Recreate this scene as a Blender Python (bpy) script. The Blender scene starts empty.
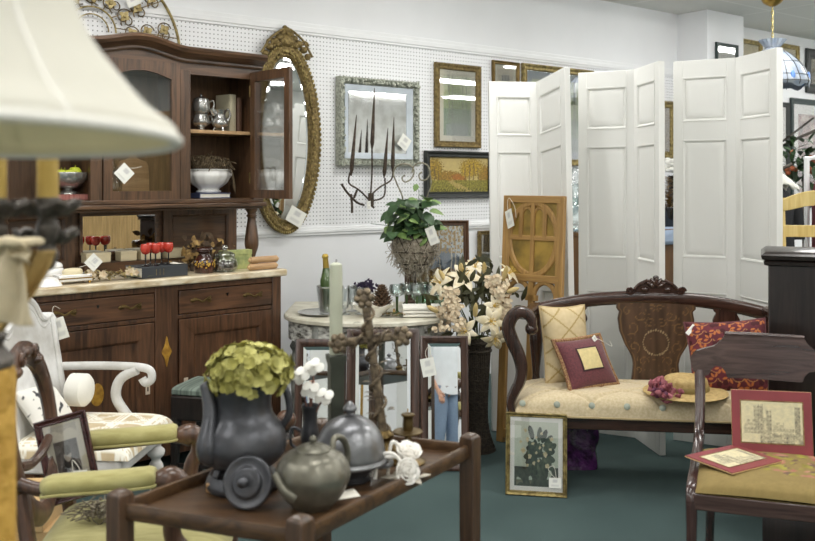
import bpy, bmesh, math, random
from mathutils import Vector, Matrix, noise, Euler
S = bpy.context.scene
C = bpy.context.collection
PI = math.pi
R = math.radians
sin, cos = math.sin, math.cos
rnd = random.Random(7)
EYE = 1.43
FPX = 891.0
CX, HY = 407.5, 181.0

def P(px, py, Y):
    return Vector(((px - CX) / FPX * Y, Y, EYE - (py - HY) / FPX * Y))
def Pz(px, py, z):
    Y = (EYE - z) * FPX / (py - HY)
    return P(px, py, Y)
W0 = Vector((-1.038, 5.36, 0)); WA = Vector((.7925, .6099, 0)); WN = Vector((.6099, -.7925, 0))
WROT = math.atan2(.6099, .7925)
def wpt(px, py, d=0):
    """where the ray through a pixel meets the plane d in front of the long wall -> (t, z)"""
    k = (px - CX) / FPX
    o = W0 + WN * d
    t = (k * o.y - o.x) / (WA.x - k * WA.y)
    p = o + WA * t
    return t, EYE - (py - HY) / FPX * p.y
def W(t, z, d=0):
    p = W0 + WA * t + WN * d
    return Vector((p.x, p.y, z))

# ------------------------------------------------------------------ mesh builder
class MB:
    def __init__(s): s.bm = bmesh.new(); s.mi = 0; s.M = Matrix()
    def v(s, p): return s.bm.verts.new(s.M @ Vector(p))
    def f(s, vs):
        try:
            fc = s.bm.faces.new(vs); fc.material_index = s.mi; return fc
        except ValueError: return None
    def box(s, c, d, rot=None):
        m = Matrix.Translation(c) @ (rot.to_matrix().to_4x4() if rot else Matrix())
        q = [s.v(m @ Vector((x*d[0]/2, y*d[1]/2, z*d[2]/2))) for x in (-1, 1) for y in (-1, 1) for z in (-1, 1)]
        for i in ((0,1,3,2),(4,6,7,5),(0,4,5,1),(2,3,7,6),(0,2,6,4),(1,5,7,3)): s.f([q[k] for k in i])
        return s
    def bx(s, x0, x1, y0, y1, z0, z1):
        return s.box(((x0+x1)/2, (y0+y1)/2, (z0+z1)/2), (abs(x1-x0), abs(y1-y0), abs(z1-z0)))
    def loft(s, rings, cap=True, closed=False):
        rs = [[s.v(p) for p in r] for r in rings]
        n = len(rs[0])
        for a, b in zip(rs, rs[1:] + ([rs[0]] if closed else [])):
            for i in range(n): s.f([a[i], a[(i+1) % n], b[(i+1) % n], b[i]])
        if cap and not closed: s.f(rs[0][::-1]); s.f(rs[-1])
        return s
    def sweep(s, pts, ra, rb=None, n=8, ref=(0, 0, 1), sq=1.0, cap=True, closed=False):
        pts = [Vector(p) for p in pts]; N = len(pts); rings = []
        ref = Vector(ref); prevS = None
        for i, p in enumerate(pts):
            if closed: T = pts[(i+1) % N] - pts[i-1]
            else: T = pts[min(i+1, N-1)] - pts[max(i-1, 0)]
            if T.length < 1e-9: T = Vector((0, 0, 1))
            T.normalize()
            Sd = T.cross(ref)
            if Sd.length < .15:
                Sd = prevS - T * prevS.dot(T) if prevS else T.orthogonal()
            Sd.normalize()
            if prevS and Sd.dot(prevS) < 0 and rb is None: Sd = -Sd
            prevS = Sd; U = Sd.cross(T)
            a = ra[i] if isinstance(ra, (list, tuple)) else ra
            b = a if rb is None else (rb[i] if isinstance(rb, (list, tuple)) else rb)
            r = []
            for k in range(n):
                t = 2*PI*(k+.5)/n; c, d = cos(t), sin(t)
                if sq != 1: c = math.copysign(abs(c)**sq, c); d = math.copysign(abs(d)**sq, d)
                r.append(p + Sd*a*c + U*b*d)
            rings.append(r)
        return s.loft(rings, cap, closed)
    def lathe(s, prof, n=24, c=(0, 0, 0), rot=None, lobes=0, la=0., sx=1, sy=1):
        m = Matrix.Translation(c) @ (rot.to_matrix().to_4x4() if rot else Matrix())
        rs = []
        for r, z in prof:
            row = []
            for k in range(n):
                t = 2*PI*k/n; g = r*(1 - la*(1-abs(cos(lobes*t/2)))) if lobes else r
                row.append(m @ Vector((sx*g*cos(t), sy*g*sin(t), z)))
            rs.append(row)
        return s.loft(rs, cap=True)
    def prism(s, out, y0, y1, hole=None):
        """outline of (x, z) points, counter-clockwise, between two depths"""
        a = [s.v((x, y0, z)) for x, z in out]; b = [s.v((x, y1, z)) for x, z in out]
        n = len(out)
        s.f(a); s.f(b[::-1])
        for i in range(n): s.f([a[(i+1) % n], a[i], b[i], b[(i+1) % n]])
        return s
    def ell(s, c, r, n=12, m=8, rot=None):
        if not isinstance(r, (list, tuple)): r = (r, r, r)
        M = Matrix.Translation(c) @ (rot.to_matrix().to_4x4() if rot else Matrix())
        rs = []
        for j in range(1, m):
            ph = PI*j/m - PI/2
            rs.append([M @ Vector((r[0]*cos(ph)*cos(2*PI*k/n), r[1]*cos(ph)*sin(2*PI*k/n), r[2]*sin(ph))) for k in range(n)])
        q = [[s.v(p) for p in rr] for rr in rs]
        for a, b in zip(q, q[1:]):
            for i in range(n): s.f([a[i], a[(i+1) % n], b[(i+1) % n], b[i]])
        bt = s.v(M @ Vector((0, 0, -r[2]))); tp = s.v(M @ Vector((0, 0, r[2])))
        for i in range(n): s.f([bt, q[0][(i+1) % n], q[0][i]]); s.f([tp, q[-1][i], q[-1][(i+1) % n]])
        return s
    def grid(s, fn, nu, nv, wrap=False):
        q = [[s.v(fn(i/nu, j/nv)) for j in range(nv+1)] for i in range(nu if wrap else nu+1)]
        L = len(q)
        for i in range(L if wrap else nu):
            for j in range(nv):
                s.f([q[i][j], q[(i+1) % L][j], q[(i+1) % L][j+1], q[i][j+1]])
        return s
    def mitre(s, w, h, prof, z0=0.0):
        """picture-frame moulding: prof = (inset from the outer edge, depth y) closed loop"""
        rings = []
        for sx, sz in ((-1, 0), (1, 0), (1, 1), (-1, 1)):
            rings.append([(sx*(w/2-d), y, z0 + (h-d if sz else d)) for d, y in prof])
        return s.loft(rings, closed=True)
    def leaf(s, base, d, up, L, w, curl=.3, n=4, cup=.15, tip=1.0):
        base, d, up = Vector(base), Vector(d).normalized(), Vector(up)
        side = d.cross(up)
        if side.length < 1e-4: side = d.orthogonal()
        side.normalize(); nn = side.cross(d).normalized()
        rows = []
        for i in range(n+1):
            t = i/n
            hw = w/2*(sin(PI*(t**.8))**.8 if i not in (0, n) else (.12 if i == 0 else .02))
            ang = curl*t
            p = base + d*(L*t*cos(ang*.5)) - nn*(L*t*sin(ang*.5)*1.0)
            rows.append([s.v(p - side*hw + nn*hw*cup), s.v(p), s.v(p + side*hw + nn*hw*cup)])
        for a, b in zip(rows, rows[1:]):
            s.f([a[0], a[1], b[1], b[0]]); s.f([a[1], a[2], b[2], b[1]])
        return s
    def disc(s, c, n, r, cup=.25, k=8, squash=1.0, off=0):
        c, n = Vector(c), Vector(n).normalized(); u = n.orthogonal().normalized(); v = n.cross(u)
        m = s.v(c)
        rim = [s.v(c + u*r*cos(2*PI*i/k+off) + v*r*squash*sin(2*PI*i/k+off) + n*r*cup) for i in range(k)]
        for i in range(k): s.f([m, rim[i], rim[(i+1) % k]])
        return s
    def mesh(s, name, mats, smooth=True, angle=38):
        bmesh.ops.recalc_face_normals(s.bm, faces=s.bm.faces[:])
        me = bpy.data.meshes.new(name); s.bm.to_mesh(me); s.bm.free()
        for m in (mats if isinstance(mats, (list, tuple)) else [mats]): me.materials.append(m)
        if smooth:
            for p in me.polygons: p.use_smooth = True
            me.set_sharp_from_angle(angle=R(angle))
        return me

def part(name, mb, mats, parent=None, bevel=0, smooth=True, sub=0, solid=0, label=None, seg=2, angle=38):
    o = bpy.data.objects.new(name, mb.mesh(name, mats, smooth, angle)); C.objects.link(o)
    if parent: o.parent = parent
    if solid:
        m = o.modifiers.new('t', 'SOLIDIFY'); m.thickness = solid; m.offset = 0
    if bevel:
        m = o.modifiers.new('b', 'BEVEL'); m.width = bevel; m.segments = seg; m.limit_method = 'ANGLE'; m.angle_limit = R(40)
    if sub:
        m = o.modifiers.new('s', 'SUBSURF'); m.levels = sub; m.render_levels = sub
    if label: o['label'] = label
    return o
def tag(o, label, cat, group=None, kind=None):
    o['label'] = label; o['category'] = cat
    if group: o['group'] = group
    if kind: o['kind'] = kind
    return o
def thing(name, label, cat, loc=(0, 0, 0), rz=0, group=None, lean=0, roll=0):
    o = bpy.data.objects.new(name, None); C.objects.link(o); o.empty_display_size = .05
    o.location = loc; o.rotation_euler = (lean, roll, rz)
    return tag(o, label, cat, group)
def solo(name, mb, mats, label, cat, loc=(0, 0, 0), rz=0, group=None, lean=0, roll=0, **k):
    o = part(name, mb, mats, None, **k); o.location = loc; o.rotation_euler = (lean, roll, rz)
    return tag(o, label, cat, group)
def struct(name, mb, mats, loc=(0, 0, 0), rz=0, **k):
    o = part(name, mb, mats, None, **k); o.location = loc; o.rotation_euler = (0, 0, rz); o['kind'] = 'structure'; return o
def dup(root, loc, rz=None, label=None, group=None, scale=None):
    r = root.copy(); C.objects.link(r); r.location = loc
    if rz is not None: r.rotation_euler = (root.rotation_euler[0], root.rotation_euler[1], rz)
    if label: r['label'] = label
    if group: r['group'] = group
    if scale: r.scale = (scale,)*3
    for ch in list(root.children):
        c = ch.copy(); C.objects.link(c); c.parent = r
        for g in list(ch.children):
            d = g.copy(); C.objects.link(d); d.parent = c
    return r
def cr(pts, k=6, closed=False):
    """smooth curve through points"""
    pts = [Vector(p) for p in pts]; n = len(pts); out = []
    rng = range(n) if closed else range(n-1)
    for i in rng:
        if closed: a, b, c, d = pts[i-1], pts[i], pts[(i+1) % n], pts[(i+2) % n]
        else: a, b, c, d = pts[max(i-1, 0)], pts[i], pts[i+1], pts[min(i+2, n-1)]
        for j in range(k):
            t = j/k
            out.append(.5*((2*b) + (c-a)*t + (2*a-5*b+4*c-d)*t*t + (3*b-a-3*c+d)*t**3))
    if not closed: out.append(pts[-1])
    return out
def smooth2(pts, k=5, closed=True):
    return [(p.x, p.y) for p in cr([(a, b, 0) for a, b in pts], k, closed)]
def prof(pts, k=4):
    return [(max(p.x, .0005), p.y) for p in cr([(a, b, 0) for a, b in pts], k)]
def arc(cx, cz, r, a0, a1, n=12, y=0.0, rz=None):
    rz = rz or r
    return [Vector((cx + r*cos(R(a0+(a1-a0)*i/n)), y, cz + rz*sin(R(a0+(a1-a0)*i/n)))) for i in range(n+1)]
def spiral(cx, cz, r0, r1, a0, a1, n=20, y=0.0):
    return [Vector((cx + (r0+(r1-r0)*i/n)*cos(R(a0+(a1-a0)*i/n)), y, cz + (r0+(r1-r0)*i/n)*sin(R(a0+(a1-a0)*i/n)))) for i in range(n+1)]

# ------------------------------------------------------------------ materials
def lin(c):
    if isinstance(c, str): c = tuple(int(c[i:i+2], 16)/255 for i in (0, 2, 4))
    return tuple((x/12.92 if x <= .04045 else ((x+.055)/1.055)**2.4) for x in c)
MATS = {}
def newmat(name):
    m = bpy.data.materials.new(name); m.use_nodes = True
    nt = m.node_tree; b = nt.nodes['Principled BSDF']; return m, nt, b
def nd(nt, t, **k):
    n = nt.nodes.new(t)
    for a, v in k.items(): setattr(n, a, v)
    return n
def plain(name, col, rough=.5, metal=0, var=.12, scale=12, bump=0, bscale=80, stretch=(1, 1, 1), col2=None, spec=.5, sheen=0, coat=0):
    m, nt, b = newmat(name); L = nt.links.new
    tc = nd(nt, 'ShaderNodeTexCoord'); mp = nd(nt, 'ShaderNodeMapping'); mp.inputs['Scale'].default_value = stretch
    L(tc.outputs['Object'], mp.inputs[0])
    nz = nd(nt, 'ShaderNodeTexNoise'); nz.inputs['Scale'].default_value = scale; nz.inputs['Detail'].default_value = 6
    L(mp.outputs[0], nz.inputs['Vector'])
    c = lin(col); c2 = lin(col2) if col2 else tuple(x*(1-var*2) for x in c)
    c1 = c if col2 else tuple(min(1, x*(1+var)) for x in c)
    rp = nd(nt, 'ShaderNodeValToRGB')
    rp.color_ramp.elements[0].position = .35; rp.color_ramp.elements[1].position = .65
    rp.color_ramp.elements[0].color = (*c2, 1); rp.color_ramp.elements[1].color = (*c1, 1)
    L(nz.outputs['Fac'], rp.inputs[0]); L(rp.outputs[0], b.inputs['Base Color'])
    b.inputs['Roughness'].default_value = rough; b.inputs['Metallic'].default_value = metal
    b.inputs['Specular IOR Level'].default_value = spec
    if sheen: b.inputs['Sheen Weight'].default_value = sheen
    if coat: b.inputs['Coat Weight'].default_value = coat; b.inputs['Coat Roughness'].default_value = .15
    if bump:
        n2 = nd(nt, 'ShaderNodeTexNoise'); n2.inputs['Scale'].default_value = bscale; n2.inputs['Detail'].default_value = 4
        L(mp.outputs[0], n2.inputs['Vector'])
        bp = nd(nt, 'ShaderNodeBump'); bp.inputs['Strength'].default_value = bump; bp.inputs['Distance'].default_value = .01
        L(n2.outputs['Fac'], bp.inputs['Height']); L(bp.outputs[0], b.inputs['Normal'])
    MATS[name] = m; return m
def wood(name, dark, light, rough=.35, axis='x', scale=6, coat=.15):
    m, nt, b = newmat(name); L = nt.links.new
    tc = nd(nt, 'ShaderNodeTexCoord'); mp = nd(nt, 'ShaderNodeMapping')
    st = {'x': (1.2, 14, 14), 'y': (14, 1.2, 14), 'z': (14, 14, 1.2)}[axis]
    mp.inputs['Scale'].default_value = st; L(tc.outputs['Object'], mp.inputs[0])
    nz = nd(nt, 'ShaderNodeTexNoise'); nz.inputs['Scale'].default_value = scale*.5; nz.inputs['Detail'].default_value = 8; nz.inputs['Distortion'].default_value = 1.2
    L(mp.outputs[0], nz.inputs['Vector'])
    n2 = nd(nt, 'ShaderNodeTexNoise'); n2.inputs['Scale'].default_value = 2.2; L(tc.outputs['Object'], n2.inputs['Vector'])
    mx = nd(nt, 'ShaderNodeMath', operation='MULTIPLY_ADD'); mx.inputs[1].default_value = .45; L(n2.outputs['Fac'], mx.inputs[0]); L(nz.outputs['Fac'], mx.inputs[2])
    rp = nd(nt, 'ShaderNodeValToRGB'); rp.color_ramp.elements[0].position = .5; rp.color_ramp.elements[1].position = .95
    rp.color_ramp.elements[0].color = (*lin(dark), 1); rp.color_ramp.elements[1].color = (*lin(light), 1)
    L(mx.outputs[0], rp.inputs[0]); L(rp.outputs[0], b.inputs['Base Color'])
    b.inputs['Roughness'].default_value = rough; b.inputs['Coat Weight'].default_value = coat; b.inputs['Coat Roughness'].default_value = .2
    bp = nd(nt, 'ShaderNodeBump'); bp.inputs['Strength'].default_value = .08; bp.inputs['Distance'].default_value = .004
    L(nz.outputs['Fac'], bp.inputs['Height']); L(bp.outputs[0], b.inputs['Normal'])
    MATS[name] = m; return m
def glass(name, tint=(1, 1, 1), rough=0.0, alpha=.12, ior=1.45):
    """thin pane: clear, with the mirror reflection of its surface"""
    m, nt, b = newmat(name); L = nt.links.new
    out = nt.nodes['Material Output']
    tr = nd(nt, 'ShaderNodeBsdfTransparent'); tr.inputs[0].default_value = (*tint, 1)
    gl = nd(nt, 'ShaderNodeBsdfGlossy'); gl.inputs['Roughness'].default_value = rough; gl.inputs[0].default_value = (1, 1, 1, 1)
    lw = nd(nt, 'ShaderNodeLayerWeight'); lw.inputs[0].default_value = .35
    ma = nd(nt, 'ShaderNodeMath', operation='MULTIPLY_ADD'); ma.inputs[1].default_value = .7; ma.inputs[2].default_value = alpha
    L(lw.outputs['Fresnel'], ma.inputs[0])
    mx = nd(nt, 'ShaderNodeMixShader'); L(ma.outputs[0], mx.inputs[0]); L(tr.outputs[0], mx.inputs[1]); L(gl.outputs[0], mx.inputs[2])
    L(mx.outputs[0], out.inputs[0]); nt.nodes.remove(b)
    MATS[name] = m; return m
def vcol(name, rough=.6, metal=0, bump=0, bscale=200):
    m, nt, b = newmat(name); L = nt.links.new
    a = nd(nt, 'ShaderNodeAttribute'); a.attribute_name = 'Col'; L(a.outputs['Color'], b.inputs['Base Color'])
    b.inputs['Roughness'].default_value = rough; b.inputs['Metallic'].default_value = metal
    if bump:
        tc = nd(nt, 'ShaderNodeTexCoord')
        n2 = nd(nt, 'ShaderNodeTexNoise'); n2.inputs['Scale'].default_value = bscale; L(tc.outputs['Object'], n2.inputs['Vector'])
        bp = nd(nt, 'ShaderNodeBump'); bp.inputs['Strength'].default_value = bump; bp.inputs['Distance'].default_value = .005
        L(n2.outputs['Fac'], bp.inputs['Height']); L(bp.outputs[0], b.inputs['Normal'])
    MATS[name] = m; return m
def paint(o, fn):
    """pattern colours (sRGB) stored on the points of a mesh, from its local coordinates"""
    me = o.data; at = me.color_attributes.new('Col', 'FLOAT_COLOR', 'POINT')
    for i, v in enumerate(me.vertices): at.data[i].color = (*lin(fn(v.co)), 1)
def N2(x, y, s=1.0, z=0.0): return noise.noise(Vector((x*s, y*s, z)))
def mixc(a, b, t):
    t = max(0, min(1, t)); return tuple(x+(y-x)*t for x, y in zip(a, b))

M = MATS
def fabric_translucent(name, amount):
    m = MATS[name]; nt = m.node_tree; L = nt.links.new; b = nt.nodes['Principled BSDF']; out = nt.nodes['Material Output']
    tl = nd(nt, 'ShaderNodeBsdfTranslucent'); L(b.inputs['Base Color'].links[0].from_socket, tl.inputs[0])
    mx = nd(nt, 'ShaderNodeMixShader'); mx.inputs[0].default_value = amount
    L(b.outputs[0], mx.inputs[1]); L(tl.outputs[0], mx.inputs[2]); L(mx.outputs[0], out.inputs[0])
plain('wall_white', 'eff0f2', .7, var=.015, scale=2)
plain('cream_plaster', 'dcdcd8', .7, var=.02, scale=2)
plain('trim_white', 'f0f1f2', .5, var=.01)
plain('door_white', 'e3e3df', .42, var=.012, scale=3, bump=.06, bscale=60, stretch=(1, 1, .2))
plain('ceil_grey', 'b9b8b2', .8, var=.02)
wood('walnut', '332014', '684730', .35, 'x'); wood('walnut_v', '332014', '684730', .35, 'z')
wood('hutch', '36261a', '6a4d36', .35, 'x'); wood('hutch_v', '36261a', '6a4d36', .35, 'z')
wood('hutch_in', '4a3520', '755639', .5, 'z', coat=0)
wood('mahog', '231612', '4b3228', .25, 'x', coat=.4); wood('mahog_v', '231612', '4b3228', .25, 'z', coat=.4)
wood('grecian', '2a1a18', '55403a', .22, 'x', coat=.5); wood('grecian_v', '2a1a18', '4c3632', .22, 'z', coat=.5)
wood('brown_v', '36231a', '684935', .35, 'z', coat=.3)
wood('cart', '36261a', '63492f', .35, 'x', coat=.2)
wood('cart_v', '33251a', '5c4533', .35, 'z', coat=.2); wood('ebony', '17110f', '2d2320', .3, 'z', coat=.3)
wood('oak', '866536', 'b28b50', .45, 'z'); wood('oak_x', '866536', 'b28b50', .45, 'x')
wood('tanwood', '9c7850', 'c9a67c', .5, 'x', coat=0)
wood('yellowwood', 'c9ab62', 'e2cc8c', .45, 'z')
wood('browncounter', '5a3d20', '7b5832', .5, 'z', coat=0)
wood('mirrorframe', '30211b', '573c30', .3, 'z', coat=.4); wood('redframe', '2e1516', '4c2423', .25, 'x', coat=.5)
plain('stonetop', 'e0d6be', .35, col2='b59f7a', scale=30, stretch=(.4, 2, 1), coat=.2)
plain('gold', 'ab9a64', .42, .6, col2='6b5c36', scale=40, bump=.5, bscale=120)
plain('goldleaf', '948050', .48, .5, col2='5a4a2a', scale=60, bump=.8, bscale=90)
plain('palegold', 'b9a878', .45, .4, col2='8d7b4c', scale=25)
plain('brass', 'b08d45', .28, .9, var=.1)
plain('darkbrass', '6f5c38', .4, .8, var=.2)
plain('agedbronze', '8c7d66', .5, .4, col2='4a3f33', scale=45, bump=.5, bscale=90)
plain('silverleaf', 'c6c9bb', .5, .3, col2='858a7d', scale=90, bump=1, bscale=70)
plain('blueborder', 'c9d2da', .35, var=.04)
plain('pewter', '8d8e8f', .33, .72, col2='68696c', scale=9, bump=.12, bscale=25)
plain('pewter_dark', '5f6064', .36, .65, col2='424347', scale=9, bump=.12, bscale=25)
plain('pewter_warm', '8b887b', .36, .65, col2='69675c', scale=9, bump=.1, bscale=25)
plain('silver', 'c4c4c0', .26, .8, var=.12)
plain('iron', '67615a', .5, .4, col2='403b36', scale=40, bump=.4)
plain('rustiron', '54473a', .55, .4, col2='33291f', scale=60, bump=.4)
plain('paintediron', '9a9684', .5, .3, col2='6b6656', scale=50)
plain('green_fab', 'b5ae74', .8, col2='a29a5f', scale=16, bump=.2, bscale=300, stretch=(6, 1, 1), sheen=.2)
plain('cream_fab', 'd3c3a2', .85, col2='c2b08c', scale=90, bump=.25, bscale=420, sheen=.2)
plain('cream_trim', 'c4ae84', .8, var=.05)
plain('maroon_fab', '6d3238', .75, col2='58262d', scale=120, bump=.3, bscale=400, sheen=.3)
plain('gold_fab', 'd4c28a', .7, var=.05, scale=60)
plain('fringe', 'b99a6a', .9, col2='7c4a3a', scale=160, bump=.6, bscale=300)
plain('white_fab', 'eceae2', .85, var=.02, bump=.1, bscale=200)
plain('shade_fab', 'eceae0', .8, var=.008, bump=.08, bscale=600)
plain('lining', 'f2eccf', .8, var=.02)
fabric_translucent('shade_fab', .38); fabric_translucent('lining', .6)
plain('chair_white', 'e9e9e8', .5, col2='bfbdb8', scale=7, bump=.25, bscale=40)
plain('distress', 'd8d8d0', .65, col2='3c3830', scale=26, bump=.3, bscale=40, stretch=(1, 1, 2.2))
plain('table_top', 'd9d6c6', .5, col2='b9b3a0', scale=12)
plain('greypaint', '9fa09a', .6, col2='6f706a', scale=20)
plain('bluegem', 'a0a799', .5, 0, var=.1)
plain('straw', 'c4aa72', .75, col2='a98d57', scale=60, bump=.5, bscale=220)
plain('straw_band', '8d7a45', .7, var=.1)
plain('pinkpetal', 'b06a72', .7, col2='7d3844', scale=60)
plain('mauve', '8a5068', .7, col2='5c3048', scale=60)
plain('candle_green', 'b7baa6', .45, var=.03)
plain('candle_yellow', 'b3984c', .55, col2='9c8036', scale=12, bump=.2, bscale=60)
plain('mustard', 'c49c46', .7, col2='a98230', scale=26, bump=.9, bscale=45)
plain('tealgreen', '474b41', .5, .3, var=.15)
plain('hydra', 'c6c27a', .7, col2='a09b50', scale=20)
plain('hydra2', 'a6a152', .7, col2='7d7936', scale=20)
plain('stem', '4f5a30', .7, var=.15)
plain('leafgreen', '3d5a34', .5, col2='263e22', scale=12)
plain('leaflight', '86a060', .5, col2='5f7c42', scale=12)
plain('moss', 'c0b7a6', .9, col2='928877', scale=60, bump=1, bscale=120)
plain('lily', 'f0e8d2', .55, col2='e2d3ac', scale=20)
plain('lilyheart', 'cfae52', .6, var=.1)
plain('lilybud', 'dcc690', .6, col2='bfa566', scale=20)
plain('blossom', 'e6d9bd', .7, col2='cdb594', scale=40)
plain('whitepetal', 'f2f1ea', .6, var=.02)
plain('porcelain', 'f0efec', .18, var=.01, coat=.5)
plain('porcelain_matt', 'ece9e2', .35, var=.02)
plain('wicker', '453c30', .7, col2='241e17', scale=70, bump=1, bscale=80, stretch=(1, 1, 1.6))
plain('burlap', 'cdbfa0', .85, var=.05, scale=20, bump=.3, bscale=300)
plain('burlap_dark', 'a98d55', .8, var=.06, scale=20)
plain('paper', 'eae6da', .7, var=.02)
plain('card', 'c9a877', .75, var=.05, scale=8)
plain('mattboard', 'dcd6c2', .8, var=.01)
plain('mattwhite', 'f7f6f1', .8, var=.01)
plain('blackframe', '2b2e2c', .4, var=.1)
plain('darkgreenframe', '2a3a38', .4, var=.1)
plain('bookblack', '33373c', .6, var=.08)
plain('bookblue', '4a5478', .6, var=.1)
plain('bookred', '8a4a46', .6, col2='b07a6e', scale=90, stretch=(3, .2, .2))
plain('bookcream', 'c6bea2', .7, var=.06)
plain('bookgrey', '7f7f76', .7, var=.08)
plain('bookbrown', '5a4030', .6, var=.1)
plain('creambox', 'e4d7b4', .6, var=.05, scale=9)
plain('redglass', 'c23a2a', .12, var=.06, coat=.6)
plain('blackgloss', '171516', .15, var=.1, coat=.5)
plain('amber', '3f1f16', .12, var=.2, coat=.6)
plain('yellowflower', 'c8a53a', .6, col2='8c6a28', scale=60)
plain('dryleaf', 'a88a52', .8, col2='6a4f2c', scale=40)
plain('darkpot', '2a2522', .7, col2='6a5a4c', scale=70, bump=.6)
plain('lime', 'c2cc3a', .5, var=.1)
plain('floralpaper', 'b4b878', .7, col2='7f8c5a', scale=25)
plain('purplebag', '643070', .25, col2='2c1432', scale=24, bump=.9, bscale=40, coat=.4)
plain('purpleflower', '3f3350', .8, col2='251f33', scale=50)
plain('pinecone', '6d543c', .75, col2='3a2b1e', scale=50)
plain('redcoat', '6e1f2c', .8, var=.12, scale=10)
plain('blackcloth', '1d1e22', .8, var=.15)
plain('bluecloth', '9fb0c8', .8, var=.05)
plain('tinsel', 'c0a050', .3, .7, col2='7a5c24', scale=90, bump=1)
plain('stripe_fab', '7d8a80', .8, col2='4f5a52', scale=14, stretch=(6, .2, .2))
plain('inlay', 'b58a32', .4, col2='8a6220', scale=40)
plain('bone', 'c9b9a4', .5, var=.05)
plain('tissue', 'b8b2a4', .6, var=.05)
plain('chainbrass', 'b3a468', .3, .6, var=.1)
plain('bottlefoil', 'b59a48', .35, .7, var=.1)
plain('skin', 'c99a80', .55, var=.04)
plain('denim', '8fa3bc', .85, col2='7c90aa', scale=120)
plain('shirt', 'e9edf1', .85, var=.02, bump=.2, bscale=20)
plain('hairbrown', '4a3526', .7, var=.2, scale=40)
plain('leadline', '4a4a46', .5, .5, var=.05)
plain('stained', 'a9b0b8', .25, col2='8894a6', scale=14)
plain('stainblue', '5f86c8', .25, var=.1)
plain('amberglass', 'a98a3c', .5, col2='6e5a26', scale=8)
plain('backing', '6b5a42', .8, var=.1)
glass('clear', (.93, .95, .95), alpha=.14); glass('frosted', (.98, .99, .99), .25, .1); glass('pane', alpha=.06); glass('greenglass', (.72, .87, .78), alpha=.06)
plain('darkgreenglass', '4c6234', .12, 0, col2='31451f', coat=.6); glass('aqua', (.9, .95, .94), alpha=.14)
m_, nt_, b_ = newmat('mirror'); b_.inputs['Metallic'].default_value = 1; b_.inputs['Roughness'].default_value = .015; b_.inputs['Base Color'].default_value = (.86, .88, .88, 1); M['mirror'] = m_
def oldmirror():
    m, nt, b = newmat('oldmirror'); L = nt.links.new
    tc = nd(nt, 'ShaderNodeTexCoord'); nz = nd(nt, 'ShaderNodeTexNoise'); nz.inputs['Scale'].default_value = 14; nz.inputs['Detail'].default_value = 7
    L(tc.outputs['Object'], nz.inputs['Vector'])
    rp = nd(nt, 'ShaderNodeValToRGB'); rp.color_ramp.elements[0].position = .3; rp.color_ramp.elements[1].position = .6
    rp.color_ramp.elements[0].color = (.62, .62, .6, 1); rp.color_ramp.elements[1].color = (.85, .86, .86, 1)
    L(nz.outputs['Fac'], rp.inputs[0]); L(rp.outputs[0], b.inputs['Base Color'])
    b.inputs['Metallic'].default_value = 1; b.inputs['Roughness'].default_value = .06; M['oldmirror'] = m
oldmirror()
vcol('canvas', .55); vcol('print', .7); vcol('pattern', .85, bump=.25, bscale=350); vcol('inlaywood', .35); vcol('weave', .9, bump=.3, bscale=300)
m_, nt_, b_ = newmat('diffuser'); b_.inputs['Emission Color'].default_value = (1, .985, .95, 1); b_.inputs['Emission Strength'].default_value = 22.0; M['diffuser'] = m_
def carpet():
    m, nt, b = newmat('carpet'); L = nt.links.new
    tc = nd(nt, 'ShaderNodeTexCoord'); n1 = nd(nt, 'ShaderNodeTexNoise'); n1.inputs['Scale'].default_value = 260; n1.inputs['Detail'].default_value = 3
    n2 = nd(nt, 'ShaderNodeTexNoise'); n2.inputs['Scale'].default_value = 1.3
    L(tc.outputs['Object'], n1.inputs['Vector']); L(tc.outputs['Object'], n2.inputs['Vector'])
    ma = nd(nt, 'ShaderNodeMath', operation='MULTIPLY_ADD'); ma.inputs[1].default_value = .5; L(n2.outputs['Fac'], ma.inputs[0]); L(n1.outputs['Fac'], ma.inputs[2])
    rp = nd(nt, 'ShaderNodeValToRGB'); rp.color_ramp.elements[0].position = .5; rp.color_ramp.elements[1].position = 1
    rp.color_ramp.elements[0].color = (*lin('334243'), 1); rp.color_ramp.elements[1].color = (*lin('5b6c6a'), 1)
    L(ma.outputs[0], rp.inputs[0]); L(rp.outputs[0], b.inputs['Base Color']); b.inputs['Roughness'].default_value = .95
    b.inputs['Specular IOR Level'].default_value = .1
    bp = nd(nt, 'ShaderNodeBump'); bp.inputs['Strength'].default_value = .5; bp.inputs['Distance'].default_value = .006
    L(n1.outputs['Fac'], bp.inputs['Height']); L(bp.outputs[0], b.inputs['Normal']); M['carpet'] = m
carpet()
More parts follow.
